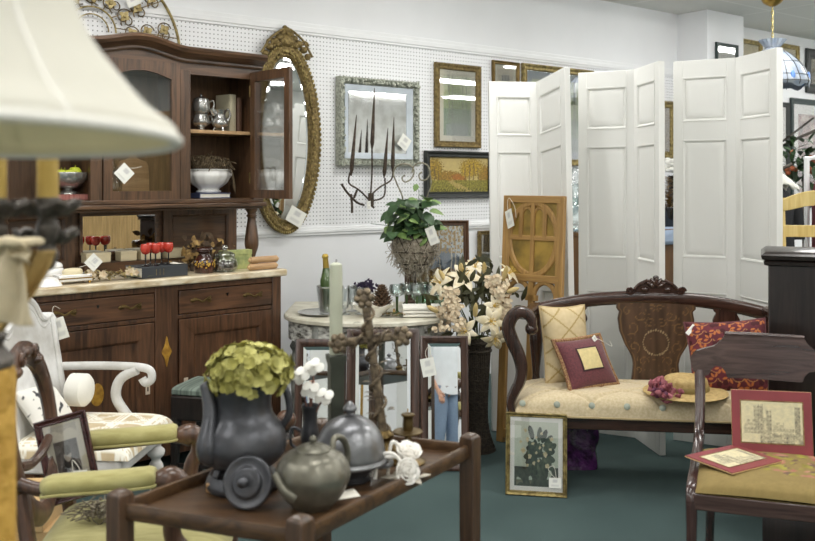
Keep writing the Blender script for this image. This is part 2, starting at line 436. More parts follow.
def pegboard():
    m, nt, b = newmat('pegboard'); L = nt.links.new
    tc = nd(nt, 'ShaderNodeTexCoord'); sp = nd(nt, 'ShaderNodeSeparateXYZ'); L(tc.outputs['Object'], sp.inputs[0])
    def cell(o):
        a = nd(nt, 'ShaderNodeMath', operation='MULTIPLY'); a.inputs[1].default_value = 1/.0254; L(o, a.inputs[0])
        f = nd(nt, 'ShaderNodeMath', operation='FRACT'); L(a.outputs[0], f.inputs[0])
        s = nd(nt, 'ShaderNodeMath', operation='SUBTRACT'); s.inputs[1].default_value = .5; L(f.outputs[0], s.inputs[0])
        q = nd(nt, 'ShaderNodeMath', operation='MULTIPLY'); L(s.outputs[0], q.inputs[0]); L(s.outputs[0], q.inputs[1]); return q.outputs[0]
    ad = nd(nt, 'ShaderNodeMath', operation='ADD'); L(cell(sp.outputs[0]), ad.inputs[0]); L(cell(sp.outputs[2]), ad.inputs[1])
    lt = nd(nt, 'ShaderNodeMath', operation='LESS_THAN'); lt.inputs[1].default_value = .15**2; L(ad.outputs[0], lt.inputs[0])
    mx = nd(nt, 'ShaderNodeMix', data_type='RGBA'); L(lt.outputs[0], mx.inputs[0])
    mx.inputs[6].default_value = (*lin('f0f1f3'), 1); mx.inputs[7].default_value = (*lin('707173'), 1)
    L(mx.outputs[2], b.inputs['Base Color']); b.inputs['Roughness'].default_value = .55; M['pegboard'] = m
pegboard()
def ceiltile():
    m, nt, b = newmat('ceiling_tile'); L = nt.links.new
    tc = nd(nt, 'ShaderNodeTexCoord'); br = nd(nt, 'ShaderNodeTexBrick')
    br.offset = 0; br.inputs['Scale'].default_value = 1; br.inputs['Brick Width'].default_value = 1.22; br.inputs['Row Height'].default_value = .61
    br.inputs['Mortar Size'].default_value = .012; br.inputs['Color1'].default_value = (*lin('dcdbd5'), 1); br.inputs['Color2'].default_value = (*lin('d9d8d2'), 1); br.inputs['Mortar'].default_value = (*lin('e8e7e2'), 1)
    L(tc.outputs['Object'], br.inputs['Vector']); L(br.outputs[0], b.inputs['Base Color']); b.inputs['Roughness'].default_value = .9; M['ceiling_tile'] = m
ceiltile()

# price tag: a small card on a string, the child of what it hangs from
def price_tag(parent, loc, rz=0, w=.045, h=.06, lean=0, roll=0, string=None):
    mb = MB(); nu, nv = 8, 10
    mb.grid(lambda u, v: ((u-.5)*w, -.001, -h*(1-v)), nu, nv); mb.grid(lambda u, v: ((u-.5)*w, .001, -h*(1-v)), nu, nv)
    o = part('price_tag', mb, M['print'], parent, smooth=False, label='white paper price tag')
    def fn(c):
        u, v = c.x/w+.5, 1+c.z/h
        if abs(u-.5) < .19 and .5 < v < .85: return (.8, .8, .79)
        if abs(u-.5) < .3 and .2 < v < .3: return (.85, .85, .83)
        return (.93, .93, .9)
    paint(o, fn); o.location = loc; o.rotation_euler = (lean, roll, rz)
    if string:
        sb = MB(); sb.sweep(cr([(0, 0, 0)] + list(string), 5), .0012, n=5)
        part('string', sb, M['paper'], o)
    return o
FRAMES = {
 'flat': lambda f, d: [(0, 0), (0, -d), (f*.3, -d*1.05), (f, -d*.7), (f, 0)],
 'scoop': lambda f, d: [(0, 0), (0, -d*.75), (f*.14, -d), (f*.3, -d*.92), (f*.5, -d*.6), (f*.75, -d*.55), (f*.85, -d*.7), (f, -d*.5), (f, 0)],
 'box': lambda f, d: [(0, 0), (0, -d), (f, -d), (f, 0)],
}
def picture(name, label, cat, w, h, f, d, fm, art, loc, rz, lean=0, matt=None, mw=0, style='scoop', nu=40, pane=True, roll=0, group=None, glassm='pane'):
    t = thing(name, label, cat, loc, rz, group, lean, roll)
    part('frame', MB().mitre(w, h, FRAMES[style](f, d)), M[fm], t, bevel=.0012)
    part('backing', MB().bx(-w/2+f*.4, w/2-f*.4, -d*.16, -d*.05, f*.4, h-f*.4), M['backing'], t)
    iw, ih = w-2*f, h-2*f
    if matt: part('mount', MB().mitre(iw, ih, [(0, -d*.2), (0, -d*.26), (mw, -d*.26), (mw, -d*.2)], f), M[matt], t)
    pw, ph = iw-2*mw, ih-2*mw
    if art == 'mirror' or art == 'oldmirror':
        part('mirror_glass', MB().bx(-iw/2, iw/2, -d*.3, -d*.2, f, f+ih), M[art], t, smooth=False)
    elif art:
        nv = max(6, int(nu*ph/pw)); mb = MB()
        mb.grid(lambda u, v: ((u-.5)*pw, -d*.22, f+mw+v*ph), nu, nv)
        o = part('print', mb, M['canvas'], t, smooth=False)
        paint(o, lambda c: art(c.x/pw+.5, (c.z-f-mw)/ph))
        if pane: part('glazing', MB().bx(-iw/2, iw/2, -d*.36, -d*.33, f, f+ih), M[glassm], t, smooth=False)
    return t
# ================================================================== the room
def wallbox(t0, t1, d0, d1, z0, z1, mb=None):
    return (mb or MB()).bx(t0, t1, -d0, -d1, z0, z1)
TL, TR, DF, CH = -5.2, 9.5, 8.2, 2.93
o = struct('floor', MB().bx(TL, TR, .2, -DF, -.06, 0), M['carpet'], W0, WROT)
struct('ceiling', MB().bx(TL, TR, .2, -DF, CH, CH+.06), M['ceiling_tile'], W0, WROT)
struct('wall_back', MB().bx(TL, TR, 0, .2, 0, CH), M['wall_white'], W0, WROT)
struct('wall_left', MB().bx(TL-.15, TL, .2, -DF, 0, CH), M['wall_white'], W0, WROT)
struct('wall_right', MB().bx(TR, TR+.15, .2, -DF, 0, CH), M['wall_white'], W0, WROT)
struct('wall_front', MB().bx(TL, TR, -DF, -DF-.15, 0, CH), M['cream_plaster'], W0, WROT)
struct('wall_column', MB().bx(4.377, 4.94, 0, -.31, 0, CH), M['wall_white'], W0, WROT, bevel=.004)
struct('wall_panel', MB().bx(TL, 4.36, 0, -.007, 1.135, 2.356), M['pegboard'], W0, WROT, smooth=False)
mb = MB()
mb.prism([(TL, 2.356), (4.37, 2.356), (4.37, 2.43), (TL, 2.43)], 0, -.018).prism([(TL, 2.372), (4.37, 2.372), (4.37, 2.405), (TL, 2.405)], -.017, -.026)
struct('trim_1', mb, M['trim_white'], W0, WROT, bevel=.003)
mb = MB()
mb.prism([(TL, 1.083), (4.37, 1.083), (4.37, 1.135), (TL, 1.135)], 0, -.016).prism([(TL, 1.1), (4.37, 1.1), (4.37, 1.12), (TL, 1.12)], -.015, -.024)
struct('trim_2', mb, M['trim_white'], W0, WROT, bevel=.003)
struct('baseboard_back', MB().bx(TL, 4.36, 0, -.018, 0, .12), M['trim_white'], W0, WROT, bevel=.004)

# fluorescent fittings on the ceiling
n = 0
for d in (1.35, 3.2, 5.0, 6.8):  # first row, nearest the back wall, is added to brighten that wall
    for t in (-3.6, -1.2, 1.2, 3.6, 6.0, 8.0):
        if n == 0:
            lamp0 = thing('ceiling_light', 'x', 'ceiling light', W(t, CH-.001, d), WROT, 'fluorescent ceiling lights')
            mb = MB(); mb.bx(-.64, .64, -.17, .17, -.05, 0); part('housing', mb, M['trim_white'], lamp0, bevel=.006)
            mb = MB(); mb.grid(lambda u, v: ((u-.5)*1.24, .145*cos(PI*v), -.052-.03*sin(PI*v)), 2, 8)
            part('diffuser', mb, M['diffuser'], lamp0)
            lamp0['label'] = 'white fluorescent ceiling light mirrored in the glass of the shop'
        else: dup(lamp0, W(t, CH-.001, d), WROT)
        n += 1

# ================================================================== pictures painted in little strokes
def fbm(u, v, s, z=0): return N2(u, v, s, z)+.6*N2(u, v, s*2.1, z+1)+.4*N2(u, v, s*4.3, z+2)
def art_autumn(u, v):
    k = fbm(u*2, v, 9); k2 = fbm(u*2, v, 24, 5)
    c = mixc((.80, .72, .46), (.70, .62, .40), v+k*.3)
    def clump(x, z, rx, rz): return ((u-x)/rx)**2+((v-z)/rz)**2 < 1+.9*k2
    if clump(.3, .45, .3, .16) or clump(.95, .5, .14, .3): c = mixc((.66, .5, .18), (.45, .36, .14), .5+k2)
    if clump(.5, .42, .14, .1): c = mixc((.74, .46, .18), (.5, .34, .14), .5+k2)
    if clump(.08, .66, .14, .32): c = mixc((.72, .58, .18), (.4, .33, .1), .5+k2)
    if clump(.72, .7, .2, .28) or clump(.62, .6, .1, .2): c = mixc((.78, .64, .2), (.46, .38, .12), .5+k2)
    for x, wd, t in ((.09, .008, .7), (.15, .005, .6), (.6, .006, .7), (.68, .009, .8), (.75, .007, .85), (.83, .006, .7)):
        if abs(u-x-.02*N2(v, x, 5)) < wd and .28 < v < t: c = mixc((.28, .22, .12), (.5, .42, .26), .5+k2)
    if v < .34+.05*N2(u, 2, 5):
        c = mixc((.62, .58, .24), (.38, .36, .14), .5+k2)
        if abs(u-.34-.3*(.34-v)/.34) < .06+.3*(.34-v)*.5 and k > -.3: c = mixc((.74, .66, .38), (.58, .5, .28), .5+k2)
        if v < .1 and k2 > .1: c = (.34, .32, .12)
    return c
def art_wood(u, v):
    k = N2(u, v, 20, 9)*.6+N2(u, v, 50, 3)*.4
    c = mixc((.66, .7, .5), (.8, .82, .68), v)
    if v < .9 - .5*abs(u-.4)+k*.1: c = mixc((.46, .56, .28), (.68, .72, .44), .5+k)
    if v < .45: c = mixc((.26, .4, .24), (.46, .58, .36), .5+k)
    if v < .2+.05*k and .1 < u < .9: c = mixc((.5, .58, .54), (.34, .42, .38), .5+k)
    for x in (.2, .32, .7, .82):
        if abs(u-x-.015*N2(v, x, 6)) < .014 and v > .25: c = (.32, .3, .2)
    return c
def art_birch(u, v):
    k = N2(u, v, 22, 5)*.6+N2(u, v, 55, 8)*.4
    c = mixc((.74, .8, .86), (.85, .87, .86), v)
    if v < .72 - .5*abs(u-.62)+.06*N2(u, 3, 9): c = mixc((.36, .43, .52), (.46, .52, .58), .5+k)
    if v > .62 and u > .3 and k > -.05: c = mixc((.8, .68, .28), (.66, .5, .2), .5+k)
    if v < .4+.1*N2(u, 4, 5): c = mixc((.56, .4, .2), (.4, .36, .2), .5+k)
    if v < .22: c = mixc((.5, .55, .28), (.32, .32, .18), .5+k)
    for x in (.12, .2, .34, .55, .78, .86, .94):
        if abs(u-x-.03*N2(v, x, 4)) < .011: c = (.88, .86, .8) if k > -.15 else (.3, .28, .24)
    return c
def art_botanic(u, v):
    k = N2(u, v, 16, 2)*.6+N2(u, v, 44, 8)*.4
    c = mixc((.72, .77, .7), (.86, .88, .82), v+k*.3)
    if v < .1: c = mixc((.4, .4, .32), (.5, .5, .4), .5+k)
    if v < .3 and N2(u, v, 7, 1) > -.25: c = mixc((.2, .23, .2), (.34, .36, .3), .5+k)
    for i in range(34):
        a = i*2.4; rr = .05+.33*((i*.37) % 1)
        x, y = .52+rr*cos(a)*.95, .5+rr*sin(a)*.95
        d = ((u-x)*cos(a)+(v-y)*sin(a))**2/.014+((u-x)*sin(a)-(v-y)*cos(a))**2/.003
        if d < 1: c = mixc((.16+.05*(i % 3), .2+.05*(i % 3), .17+.04*(i % 3)), (.32+.06*(i % 3), .37+.06*(i % 3), .29+.05*(i % 3)), .5+k-.25*d)
    for x, y, r in ((.35, .46, .045), (.7, .5, .05), (.45, .36, .035), (.75, .32, .045), (.2, .55, .05), (.3, .72, .04), (.58, .6, .03), (.25, .86, .035), (.62, .82, .03), (.85, .74, .04), (.5, .52, .028), (.3, .32, .028), (.42, .66, .03), (.66, .64, .026), (.55, .4, .026), (.14, .68, .03), (.82, .58, .03), (.5, .76, .026)):
        if (u-x)**2+(v-y)**2*1.6 < (r*(1+.5*N2(u, v, 30)))**2: c = mixc((.9, .86, .72), (.74, .68, .5), .4+k)
    return c
def art_castle(u, v):
    k = N2(u, v, 14, 6)*.6+N2(u, v, 40, 2)*.5
    c = mixc((.87, .83, .68), (.8, .77, .64), .5+k*1.3)
    ink = None
    top = .56+.03*math.copysign(1, sin(u*90))
    if .04 < u < .2 and .22 < v < .5+.06*(1 if sin(u*70) > 0 else 0): ink = .35
    if .2 < u < .27 and .22 < v < .86+.04*(1 if sin(u*220) > 0 else 0): ink = .5
    if .27 < u < .36 and .22 < v < .9+.04*(1 if sin(u*220) > 0 else 0): ink = .62
    if .4 < u < .5 and .22 < v < .78+.04*(1 if sin(u*220) > 0 else 0): ink = .55
    if .36 <= u <= .4 and .22 < v < .6: ink = .3
    if .5 < u < .7 and .22 < v < .45+.06*(1 if sin(u*55) > 0 else 0): ink = .34
    if .7 < u < .86 and .22 < v < .36: ink = .4
    if .87 < u < .96 and .16 < v < .9: ink = .75
    if v < .24+.04*N2(u, 5, 11) and u > .3: ink = .5+.3*k
    if ink is not None:
        win = sin(u*120) > .6 and sin(v*60) > .3
        c = mixc(c, (.32, .3, .27), ink*(1.0 if win else .55)+k*.4)
    return c
def art_portrait(u, v):
    k = N2(u, v, 30, 6)*.3
    c = (.84, .82, .76)
    if abs(u-.5) < .42 and v > .86+.07*abs(sin(u*7)) : c = mixc(c, (.6, .58, .54), .4+k)
    if .16 < u < .84 and .14 < v < .76:
        c = (.36+k*.3, .35+k*.3, .34+k*.3)
        if (u-.52)**2/.075+(v-.2)**2/.1 < 1: c = (.2, .2, .2)
        if (u-.5)**2/.011+(v-.54)**2/.011 < 1: c = (.68, .65, .6)
        if (u-.5)**2/.014+(v-.61)**2/.006 < 1: c = (.22, .2, .18)
        if (u-.56)**2/.006+(v-.3)**2/.003 < 1: c = (.62, .6, .56)
    return c
def art_pillars(u, v):
    c = (.78, .73, .63)
    if .25 < u < .8 and .1 < v < .8: c = (.7, .66, .58)
    for x in (.34, .52, .7):
        if abs(u-x) < .06 and .12 < v < .75: c = (.2, .2, .2)
    return c
def art_poster(u, v):
    k = N2(u, v, 9, 4)*.8+N2(u, v, 30, 2)*.4
    c = mixc((.45, .22, .16), (.66, .36, .26), .5+k)
    if k > .25: c = (.82, .74, .68)
    if k < -.35: c = (.2, .12, .1)
    return c
def art_sketch(u, v):
    k = N2(u, v, 8, 11)
    if (u-.5)**2/.05+(v-.35)**2/.06 < 1 and N2(u, v, 30) > .1: return (.7, .68, .62)
    return (.9, .89, .86)
def art_parch(u, v):
    k = N2(u, v, 6, 12)
    if .3 < u < .75 and v < .4 and N2(u*3, v, 20) > .1: return (.66, .62, .5)
    return mixc((.88, .82, .62), (.84, .78, .6), .5+k)
def art_gilt(u, v):
    return mixc((.62, .54, .36), (.42, .36, .22), .5+N2(u, v, 12, 4))

def wall_picture(name, label, cat, x0, yt, x1, yb, f, d, fm, art, xm=None, **k):
    tl, z1 = wpt(x0, yt, d*.5); tr, z1b = wpt(x1, yt, d*.5)
    tl2, z0 = wpt(x0, yb, d*.5)
    return picture(name, label, cat, tr-tl, z1-z0, f, d, fm, art, W((tl+tr)/2, z0, .012), WROT, **k)

wall_picture('mirror', 'square wall mirror with mottled silver frame and pale blue inner border', 'mirror', 337, 76, 416.5, 165.5, .048, .06, 'silverleaf', None)
t = [o for o in bpy.data.objects if o.name == 'mirror'][0]
tl, z1 = wpt(337, 76, .035); tr, _ = wpt(416.5, 76, .035); _, z0 = wpt(337, 165.5, .035)
w, h = tr-tl, z1-z0
part('inner_border', MB().mitre(w-.094, h-.094, [(0, -.004), (0, -.04), (.012, -.034), (.04, -.02), (.04, -.004)], .047), M['blueborder'], t, bevel=.001)
part('mirror_glass', MB().bx(-w/2+.085, w/2-.085, -.016, -.010, .085, h-.085), M['oldmirror'], t, smooth=False)
mb = MB()
for i in range(240):   # carved foliage of the frame
    s_, q = rnd.choice('lrtb'), rnd.random()
    x, z = {'l': (-w/2+.022, q*h), 'r': (w/2-.022, q*h), 't': ((q-.5)*w, h-.022), 'b': ((q-.5)*w, .022)}[s_]
    mb.ell((x+rnd.uniform(-.01, .01), -.056, z+rnd.uniform(-.01, .01)), (rnd.uniform(.008, .016), .008, rnd.uniform(.006, .014)), 6, 4)
part('carving', mb, M['silverleaf'], t)
price_tag(t, (w/2-.10, -.045, .2), 0, .09, .09, roll=.6)
wall_picture('framed_picture', 'gold framed picture of a green wood with wide cream mount on pegboard', 'picture', 434, 62, 479.5, 147, .045, .03, 'goldleaf', art_wood, matt='mattboard', mw=.04, nu=70)
wall_picture('framed_picture', 'small dark framed print of black columns on pegboard above white folding screen', 'picture', 491.5, 60, 518, 100, .028, .025, 'darkbrass', art_pillars, matt='mattboard', mw=.03, nu=30)
wall_picture('framed_picture', 'wide gold framed glass picture half hidden behind the white folding screens', 'picture', 521.5, 63, 592, 165, .05, .035, 'gold', art_wood, matt='stained', mw=.06)
wall_picture('framed_picture', 'dark framed autumn landscape painting on pegboard beside white folding screen', 'picture', 424, 150.5, 492, 198.5, .045, .035, 'blackframe', art_autumn, nu=150, pane=False)
wall_picture('framed_picture', 'tall gold framed picture seen in the gap between two white screens', 'picture', 652, 100, 674, 158, .06, .04, 'gold', art_gilt)
wall_picture('framed_picture', 'narrow gold frame low on the wall behind white lilies', 'picture', 477.5, 231, 497, 290, .03, .03, 'goldleaf', art_gilt)
t0, z1 = wpt(715.5, 42, .32); t1, _ = wpt(737, 42, .32)
picture('framed_picture', 'black framed pale sketch hanging on the white column', 'picture', t1-t0, .5, .03, .025, 'darkgreenframe', art_sketch, W((t0+t1)/2, z1-.5, .315), WROT, matt='mattwhite', mw=.05)
def far_picture(label, x0, yt, x1, zb, f, fm, art, **k):
    tl, z1 = wpt(x0, yt, .02); tr, _ = wpt(x1, yt, .02)
    return picture('framed_picture', label, 'picture', tr-tl, z1-zb, f, .03, fm, art, W((tl+tr)/2, zb, .004), WROT, **k)
far_picture('gold framed parchment print high on the wall right of the white column', 740, 38, 762, 2.5, .045, 'gold', art_parch)
far_picture('gold framed parchment print high on the wall behind the hanging glass lamp', 770, 41, 799, 2.55, .045, 'gold', art_parch)
far_picture('heavy dark frame on far wall right of the hanging glass lamp', 806.5, 48, 850, 2.36, .1, 'blackframe', art_gilt)
far_picture('large black framed red poster with white mount on far wall', 791, 97.5, 850, 1.15, .06, 'darkgreenframe', art_poster, matt='mattwhite', mw=.1, nu=60)
far_picture('dark framed white print beside the large red poster', 772, 101, 789.5, 1.2, .05, 'blackframe', art_sketch)

# ------------------------------------------------------------------ oval mirror
t = thing('oval_mirror', 'tall oval mirror in carved gilt frame with crest, on pegboard behind cabinet door', 'mirror', W(.325, 1.692, .012), WROT)
a, b = .25, .588
mb = MB(); rings = []
for k in range(64):
    th = 2*PI*k/64; ca, sa = cos(th), sin(th); r = []
    for q, y in ((0, 0), (0, -.03), (.012, -.045), (.03, -.05), (.06, -.038), (.072, -.045), (.085, -.03), (.085, 0)):
        r.append(((a-q)*ca, y, (b-q)*sa))
    rings.append(r)
mb.loft(rings, closed=True); part('frame', mb, M['goldleaf'], t)
mb = MB()
for k in range(110):
    th = 2*PI*k/110
    mb.ell(((a-.006)*cos(th), -.043, (b-.006)*sin(th)), (.009, .009, .012), 6, 4)
for k in range(240):
    th = 2*PI*k/240+rnd.uniform(-.01, .01); q = rnd.uniform(.022, .062)
    mb.ell(((a-q)*cos(th), -.045, (b-q)*sin(th)), (.006, .006, .009), 5, 4)
part('beading', mb, M['gold'], t)
mb = MB(); mb.loft([[((a-.08)*cos(2*PI*k/64), y, (b-.08)*sin(2*PI*k/64)) for k in range(64)] for y in (-.02, -.026)])
part('mirror_glass', mb, M['mirror'], t, smooth=False)
mb = MB(); mb.loft([[((a-q)*cos(2*PI*k/64), y, (b-q)*sin(2*PI*k/64)) for q, y in ((.08, -.026), (.1, -.029), (.1, -.026))] for k in range(64)], closed=True, cap=False)
part('bevelled_edge', mb, M['mirror'], t, smooth=False)
mb = MB()
mb.ell((0, -.035, b+.02), (.075, .03, .045)); mb.ell((0, -.04, b+.075), (.03, .025, .03)); mb.ell((-.012, -.04, b+.1), (.016, .016, .014))
for s in (-1, 1):
    for x, z, rx, rz_ in ((.05, .035, .03, .022), (.085, .005, .03, .025), (.12, -.03, .026, .022), (.15, -.07, .022, .022), (.03, .06, .02, .025), (.06, -.01, .025, .02)):
        mb.ell((s*x, -.042, b+z), (rx, .022, rz_), 10, 6)
    mb.sweep(spiral(s*.12, b-.005, .032, .008, 0, 500 if s > 0 else -500, 26, -.05), .007, n=6)
    mb.sweep(cr([(s*.02, -.05, b+.09), (s*.07, -.05, b+.06), (s*.12, -.05, b+.02), (s*.18, -.05, b-.07)], 5), .008, n=6)
part('crest', mb, M['goldleaf'], t)
price_tag(t, (.08, -.06, -.44), 0, .12, .1, roll=.5)

# ------------------------------------------------------------------ gilt wall ornament over the hutch
t = thing('wall_ornament', 'half round gold metal grapevine ornament above the dark cabinet', 'wall decoration', W(wpt(180, 50, .04)[0]-.5, wpt(180, 50, .04)[1]-.06, .04), WROT)
Rb = .5
mb = MB(); mb.sweep(arc(0, 0.02, Rb, 0, 180, 40), .008, n=8); part('outer_arch', mb, M['gold'], t)
mb = MB(); mb.sweep(arc(0, .12, .13, 0, 180, 20), .005, n=6); mb.sweep(arc(0, .12, .09, 0, 180, 20), .004, n=6)
part('inner_arch', mb, M['gold'], t)
mb = MB(); lf = MB()
for k in range(7):
    a0 = 12+k*26
    for rr in (.22, .31, .41):
        cx, cz = rr*cos(R(a0)), .08+rr*sin(R(a0))
        mb.sweep(spiral(cx, cz, .045, .012, a0, a0+420, 24), .0035, n=5)
        mb.sweep(spiral(cx+.035*sin(R(a0)), cz-.035*cos(R(a0)), .04, .01, a0+180, a0+180-420, 24), .0035, n=5)
        for q in range(4):
            an = R(a0+q*90+20); lf.leaf((cx, -.012, cz), (cos(an), -.2, sin(an)), (0, -1, 0), .034, .028, .4)
        lf.ell((cx, -.014, cz), (.011, .008, .011), 8, 6)
    mb.sweep([(.13*cos(R(a0)), 0, .12+.13*sin(R(a0))), (.5*cos(R(a0)), 0, .02+.5*sin(R(a0)))], .003, n=5)
part('scrollwork', mb, M['darkbrass'], t); part('leaves', lf, M['palegold'], t)
price_tag(t, (.2, -.03, .33), 0, .08, .06, roll=-.5)

# ------------------------------------------------------------------ forged wall candelabra with four spear candles
o_ = W0 + WN*.17
t = thing('wall_candelabra', 'forged twisted iron wall candelabra with four spear shaped candles before silver mirror', 'candelabra', W(1.15, 1.2, .1), WROT)
def wl(px, py, d):
    tt, z = wpt(px, py, d); return Vector((tt-1.15, -(d-.1), z-1.2))
spk = [((351, 176), (356.5, 115)), ((372, 150), (374.5, 88)), ((384, 178), (388, 128)), ((392.5, 172), (394, 117))]
for (a_, b_) in spk:
    p, q = wl(*a_, .18), wl(*b_, .18); L_ = (q-p)
    mb = MB(); mb.sweep([p+L_*k for k in (0, .12, .3, .6, 1)], [.004, .014, .013, .009, .002], n=8, ref=(0, 1, 0)); part('candle_spike', mb, M['rustiron'], t)
br = [[(350, 172), (349, 183), (359, 190), (369, 200), (374, 208)], [(372, 150), (372, 172), (371, 190), (370, 203), (374, 208)],
      [(385, 178), (384, 196), (372, 201)], [(393, 170), (391, 180), (380, 187), (371, 195)],
      [(341.5, 184), (346, 191), (352, 198), (358, 203), (364, 205)], [(351, 194), (352, 205), (352, 213)], [(357, 190), (354, 198)]]
mb = MB()
for i, b_ in enumerate(br): mb.sweep(cr([wl(x, y, .17-(.02 if i > 3 else 0)) for x, y in b_], 5), .0055 if i < 4 else .0075, n=6, ref=(0, 1, 0))
part('branches', mb, M['rustiron'], t)
mb = MB(); mb.sweep([wl(371, 199, .17), wl(371, 199, .007)], .006, n=6, ref=(0, 0, 1)); mb.box(wl(371, 199, .012), (.04, .01, .08)); part('wall_bracket', mb, M['rustiron'], t)
price_tag(t, tuple(wl(369, 201, .19)), 0, .025, .05)

# ================================================================== things far behind the screens
t = thing('display_counter', 'brown wooden display counter along the wall behind the screens', 'counter', W(3.45, 0, .28), WROT)
part('body', MB().bx(-.9, .9, -.25, .25, 0, 1.02), M['browncounter'], t, bevel=.004)
part('countertop', MB().bx(-.91, .91, -.27, .25, 1.02, 1.05), M['browncounter'], t, bevel=.004)
mb = MB(); mb.grid(lambda u, v: ((u-.5)*1.7, (.1-.375*min(1, v*1.6)) - .004*sin(u*60)*max(0, v-.62), 1.055-max(0, v-.625)*.34), 60, 10)
solo('table_runner', mb, M['bluecloth'], 'pale blue cloth hanging over the edge of the brown counter', 'cloth', W(3.45, 0, .28), WROT, solid=.004)
def on_counter(px, d=.42):
    tt, _ = wpt(px, 230, d); return W(tt, 1.057, d)
t = thing('gold_tree', 'glittering gold tinsel tree in black pot seen between two screens', 'decoration', on_counter(669, .4))
part('pot', MB().lathe(prof([(.05, 0), (.075, .06), (.085, .15), (.08, .16)]), 20), M['blackgloss'], t)
mb = MB()
for i in range(170):
    a_ = rnd.uniform(0, 2*PI); z = rnd.uniform(.16, .43); r_ = .09*(1-(z-.16)/.34)+.02
    mb.leaf((0, 0, z-.03), (cos(a_), sin(a_), .5), (0, 0, 1), r_*1.3, .02, .6, n=3)
part('tinsel', mb, M['tinsel'], t)
t = thing('flower_vase', 'white flowers in a slim vase at the gap between white screens', 'vase', on_counter(672, .2))
part('vase', MB().lathe(prof([(.04, 0), (.05, .1), (.03, .3), (.035, .42)]), 16), M['blackgloss'], t)
mb = MB()
for i in range(40):
    a_ = rnd.uniform(0, 2*PI); mb.ell((.07*cos(a_)*rnd.random(), .07*sin(a_)*rnd.random(), .46+rnd.uniform(0, .1)), (.03, .03, .02), 8, 5)
part('flowers', mb, M['whitepetal'], t)
t = thing('crystal_decanter', 'tall cut crystal decanter on the counter seen beside left screen', 'decanter', on_counter(575.5, .4))
part('bottle', MB().lathe(prof([(.05, 0), (.07, .04), (.075, .18), (.03, .27), (.028, .33), (.035, .35)]), 16), M['aqua'], t)
part('stopper', MB().lathe(prof([(.02, .34), (.03, .38), (.04, .43), (.02, .47), (.001, .48)]), 12), M['clear'], t)
t = thing('crystal_bowl', 'footed crystal bowl on the counter behind left screen', 'bowl', on_counter(569, .22))
part('bowl', MB().lathe(prof([(.05, 0), (.02, .03), (.02, .09), (.09, .15), (.12, .24), (.115, .24), (.085, .16), (.001, .12)]), 20), M['aqua'], t)

# hanging stained glass lamp
lp = P(772.5, 87, 7.2); ctr = Vector((lp.x, lp.y, 0))
t = thing('pendant_lamp', 'pale leaded glass pendant lamp on brass chain behind right screen', 'lamp', (ctr.x, ctr.y, lp.z))
z = 2.57-lp.z
def shade_r(v): return .285*sin(PI*.5*min(1, v*1.0))**.75
pts = [(.04, z-.06), (.09, z-.09), (.16, z-.14), (.23, z-.22), (.27, z-.3), (.285, .03), (.27, 0)]
mb = MB(); pf = prof(pts, 3)
mb.grid(lambda u, v: (lambda r, zz: (r*cos(2*PI*u), r*sin(2*PI*u), zz+(.02*cos(16*PI*u) if v > .99 else 0)))(*pf[min(len(pf)-1, int(round(v*(len(pf)-1))))]), 48, len(pf)-1, wrap=True)
part('glass_shade', mb, M['stained'], t)
mb = MB()
for k in range(16):
    mb.sweep([(r*1.01*cos(2*PI*k/16), r*1.01*sin(2*PI*k/16), zz) for r, zz in pf], .0028, n=4)
for q in (4, 8, 12, 15):
    r, zz = pf[q]; mb.sweep([(r*1.01*cos(2*PI*k/32), r*1.01*sin(2*PI*k/32), zz) for k in range(32)], .0028, n=4, closed=True)
part('lead_lines', mb, M['leadline'], t)
for k in range(8):
    a_ = 2*PI*k/8-.6; r, zz = pf[13]; mb = MB()
    mb.ell((r*.975*cos(a_), r*.975*sin(a_), zz), (.014, .022, .045), 8, 6, Euler((0, 0, a_)))
    part('glass_flower', mb, M['stainblue'], t, label='blue glass flower')
mb = MB(); mb.lathe([(.05, z-.07), (.07, z-.05), (.11, z), (.1, z), (.06, z-.04), (.04, z-.06)], 32, lobes=16, la=.12); part('crown', mb, M['stained'], t)
mb = MB(); zc = CH-lp.z
for k in range(int((zc-.06-z+.04)/.03)):
    mb.sweep([(.009*cos(q*PI/4)*(1 if k % 2 else .2), .009*cos(q*PI/4)*(.2 if k % 2 else 1), z-.05+.03*k+.02*sin(q*PI/4)) for q in range(8)], .0035, n=4, closed=True)
part('chain', mb, M['chainbrass'], t)
part('ceiling_canopy', MB().lathe(prof([(.02, zc-.09), (.07, zc-.06), (.09, zc-.02), (.09, zc)]), 24), M['brass'], t)
part('bulb', MB().lathe(prof([(.001, .1), (.03, .13), (.03, .17), (.015, .2), (.015, z-.06)]), 12), M['porcelain'], t)

# yellow chair, coats, garland at far right
c0 = P(803, 240, 5.0)
t = thing('tall_chair', 'yellow painted tall wooden chair behind the black cabinet', 'chair', (2.365, 5.05, 0), R(-14))
for s in (-1, 1):
    mb = MB(); mb.sweep(cr([(s*.19, .17, 0), (s*.19, .16, .6), (s*.2, .2, 1.33)], 5), .02, .02, n=8, sq=.7, ref=(0, 1, 0)); part('leg', mb, M['yellowwood'], t)
    mb = MB(); mb.sweep([(s*.2, -.2, 0), (s*.18, -.18, .72)], .02, n=8, ref=(0, 1, 0)); part('leg', mb, M['yellowwood'], t)
    mb = MB(); mb.sweep(cr([(s*.2, .2, .98), (s*.22, 0, 1.0), (s*.22, -.16, .98)], 4), .02, .014, n=8); mb.sweep([(s*.22, -.14, .98), (s*.19, -.15, .74)], .014, n=6, ref=(0, 1, 0)); part('arm', mb, M['yellowwood'], t)
part('seat', MB().box((0, 0, .74), (.44, .42, .035)), M['yellowwood'], t, bevel=.01)
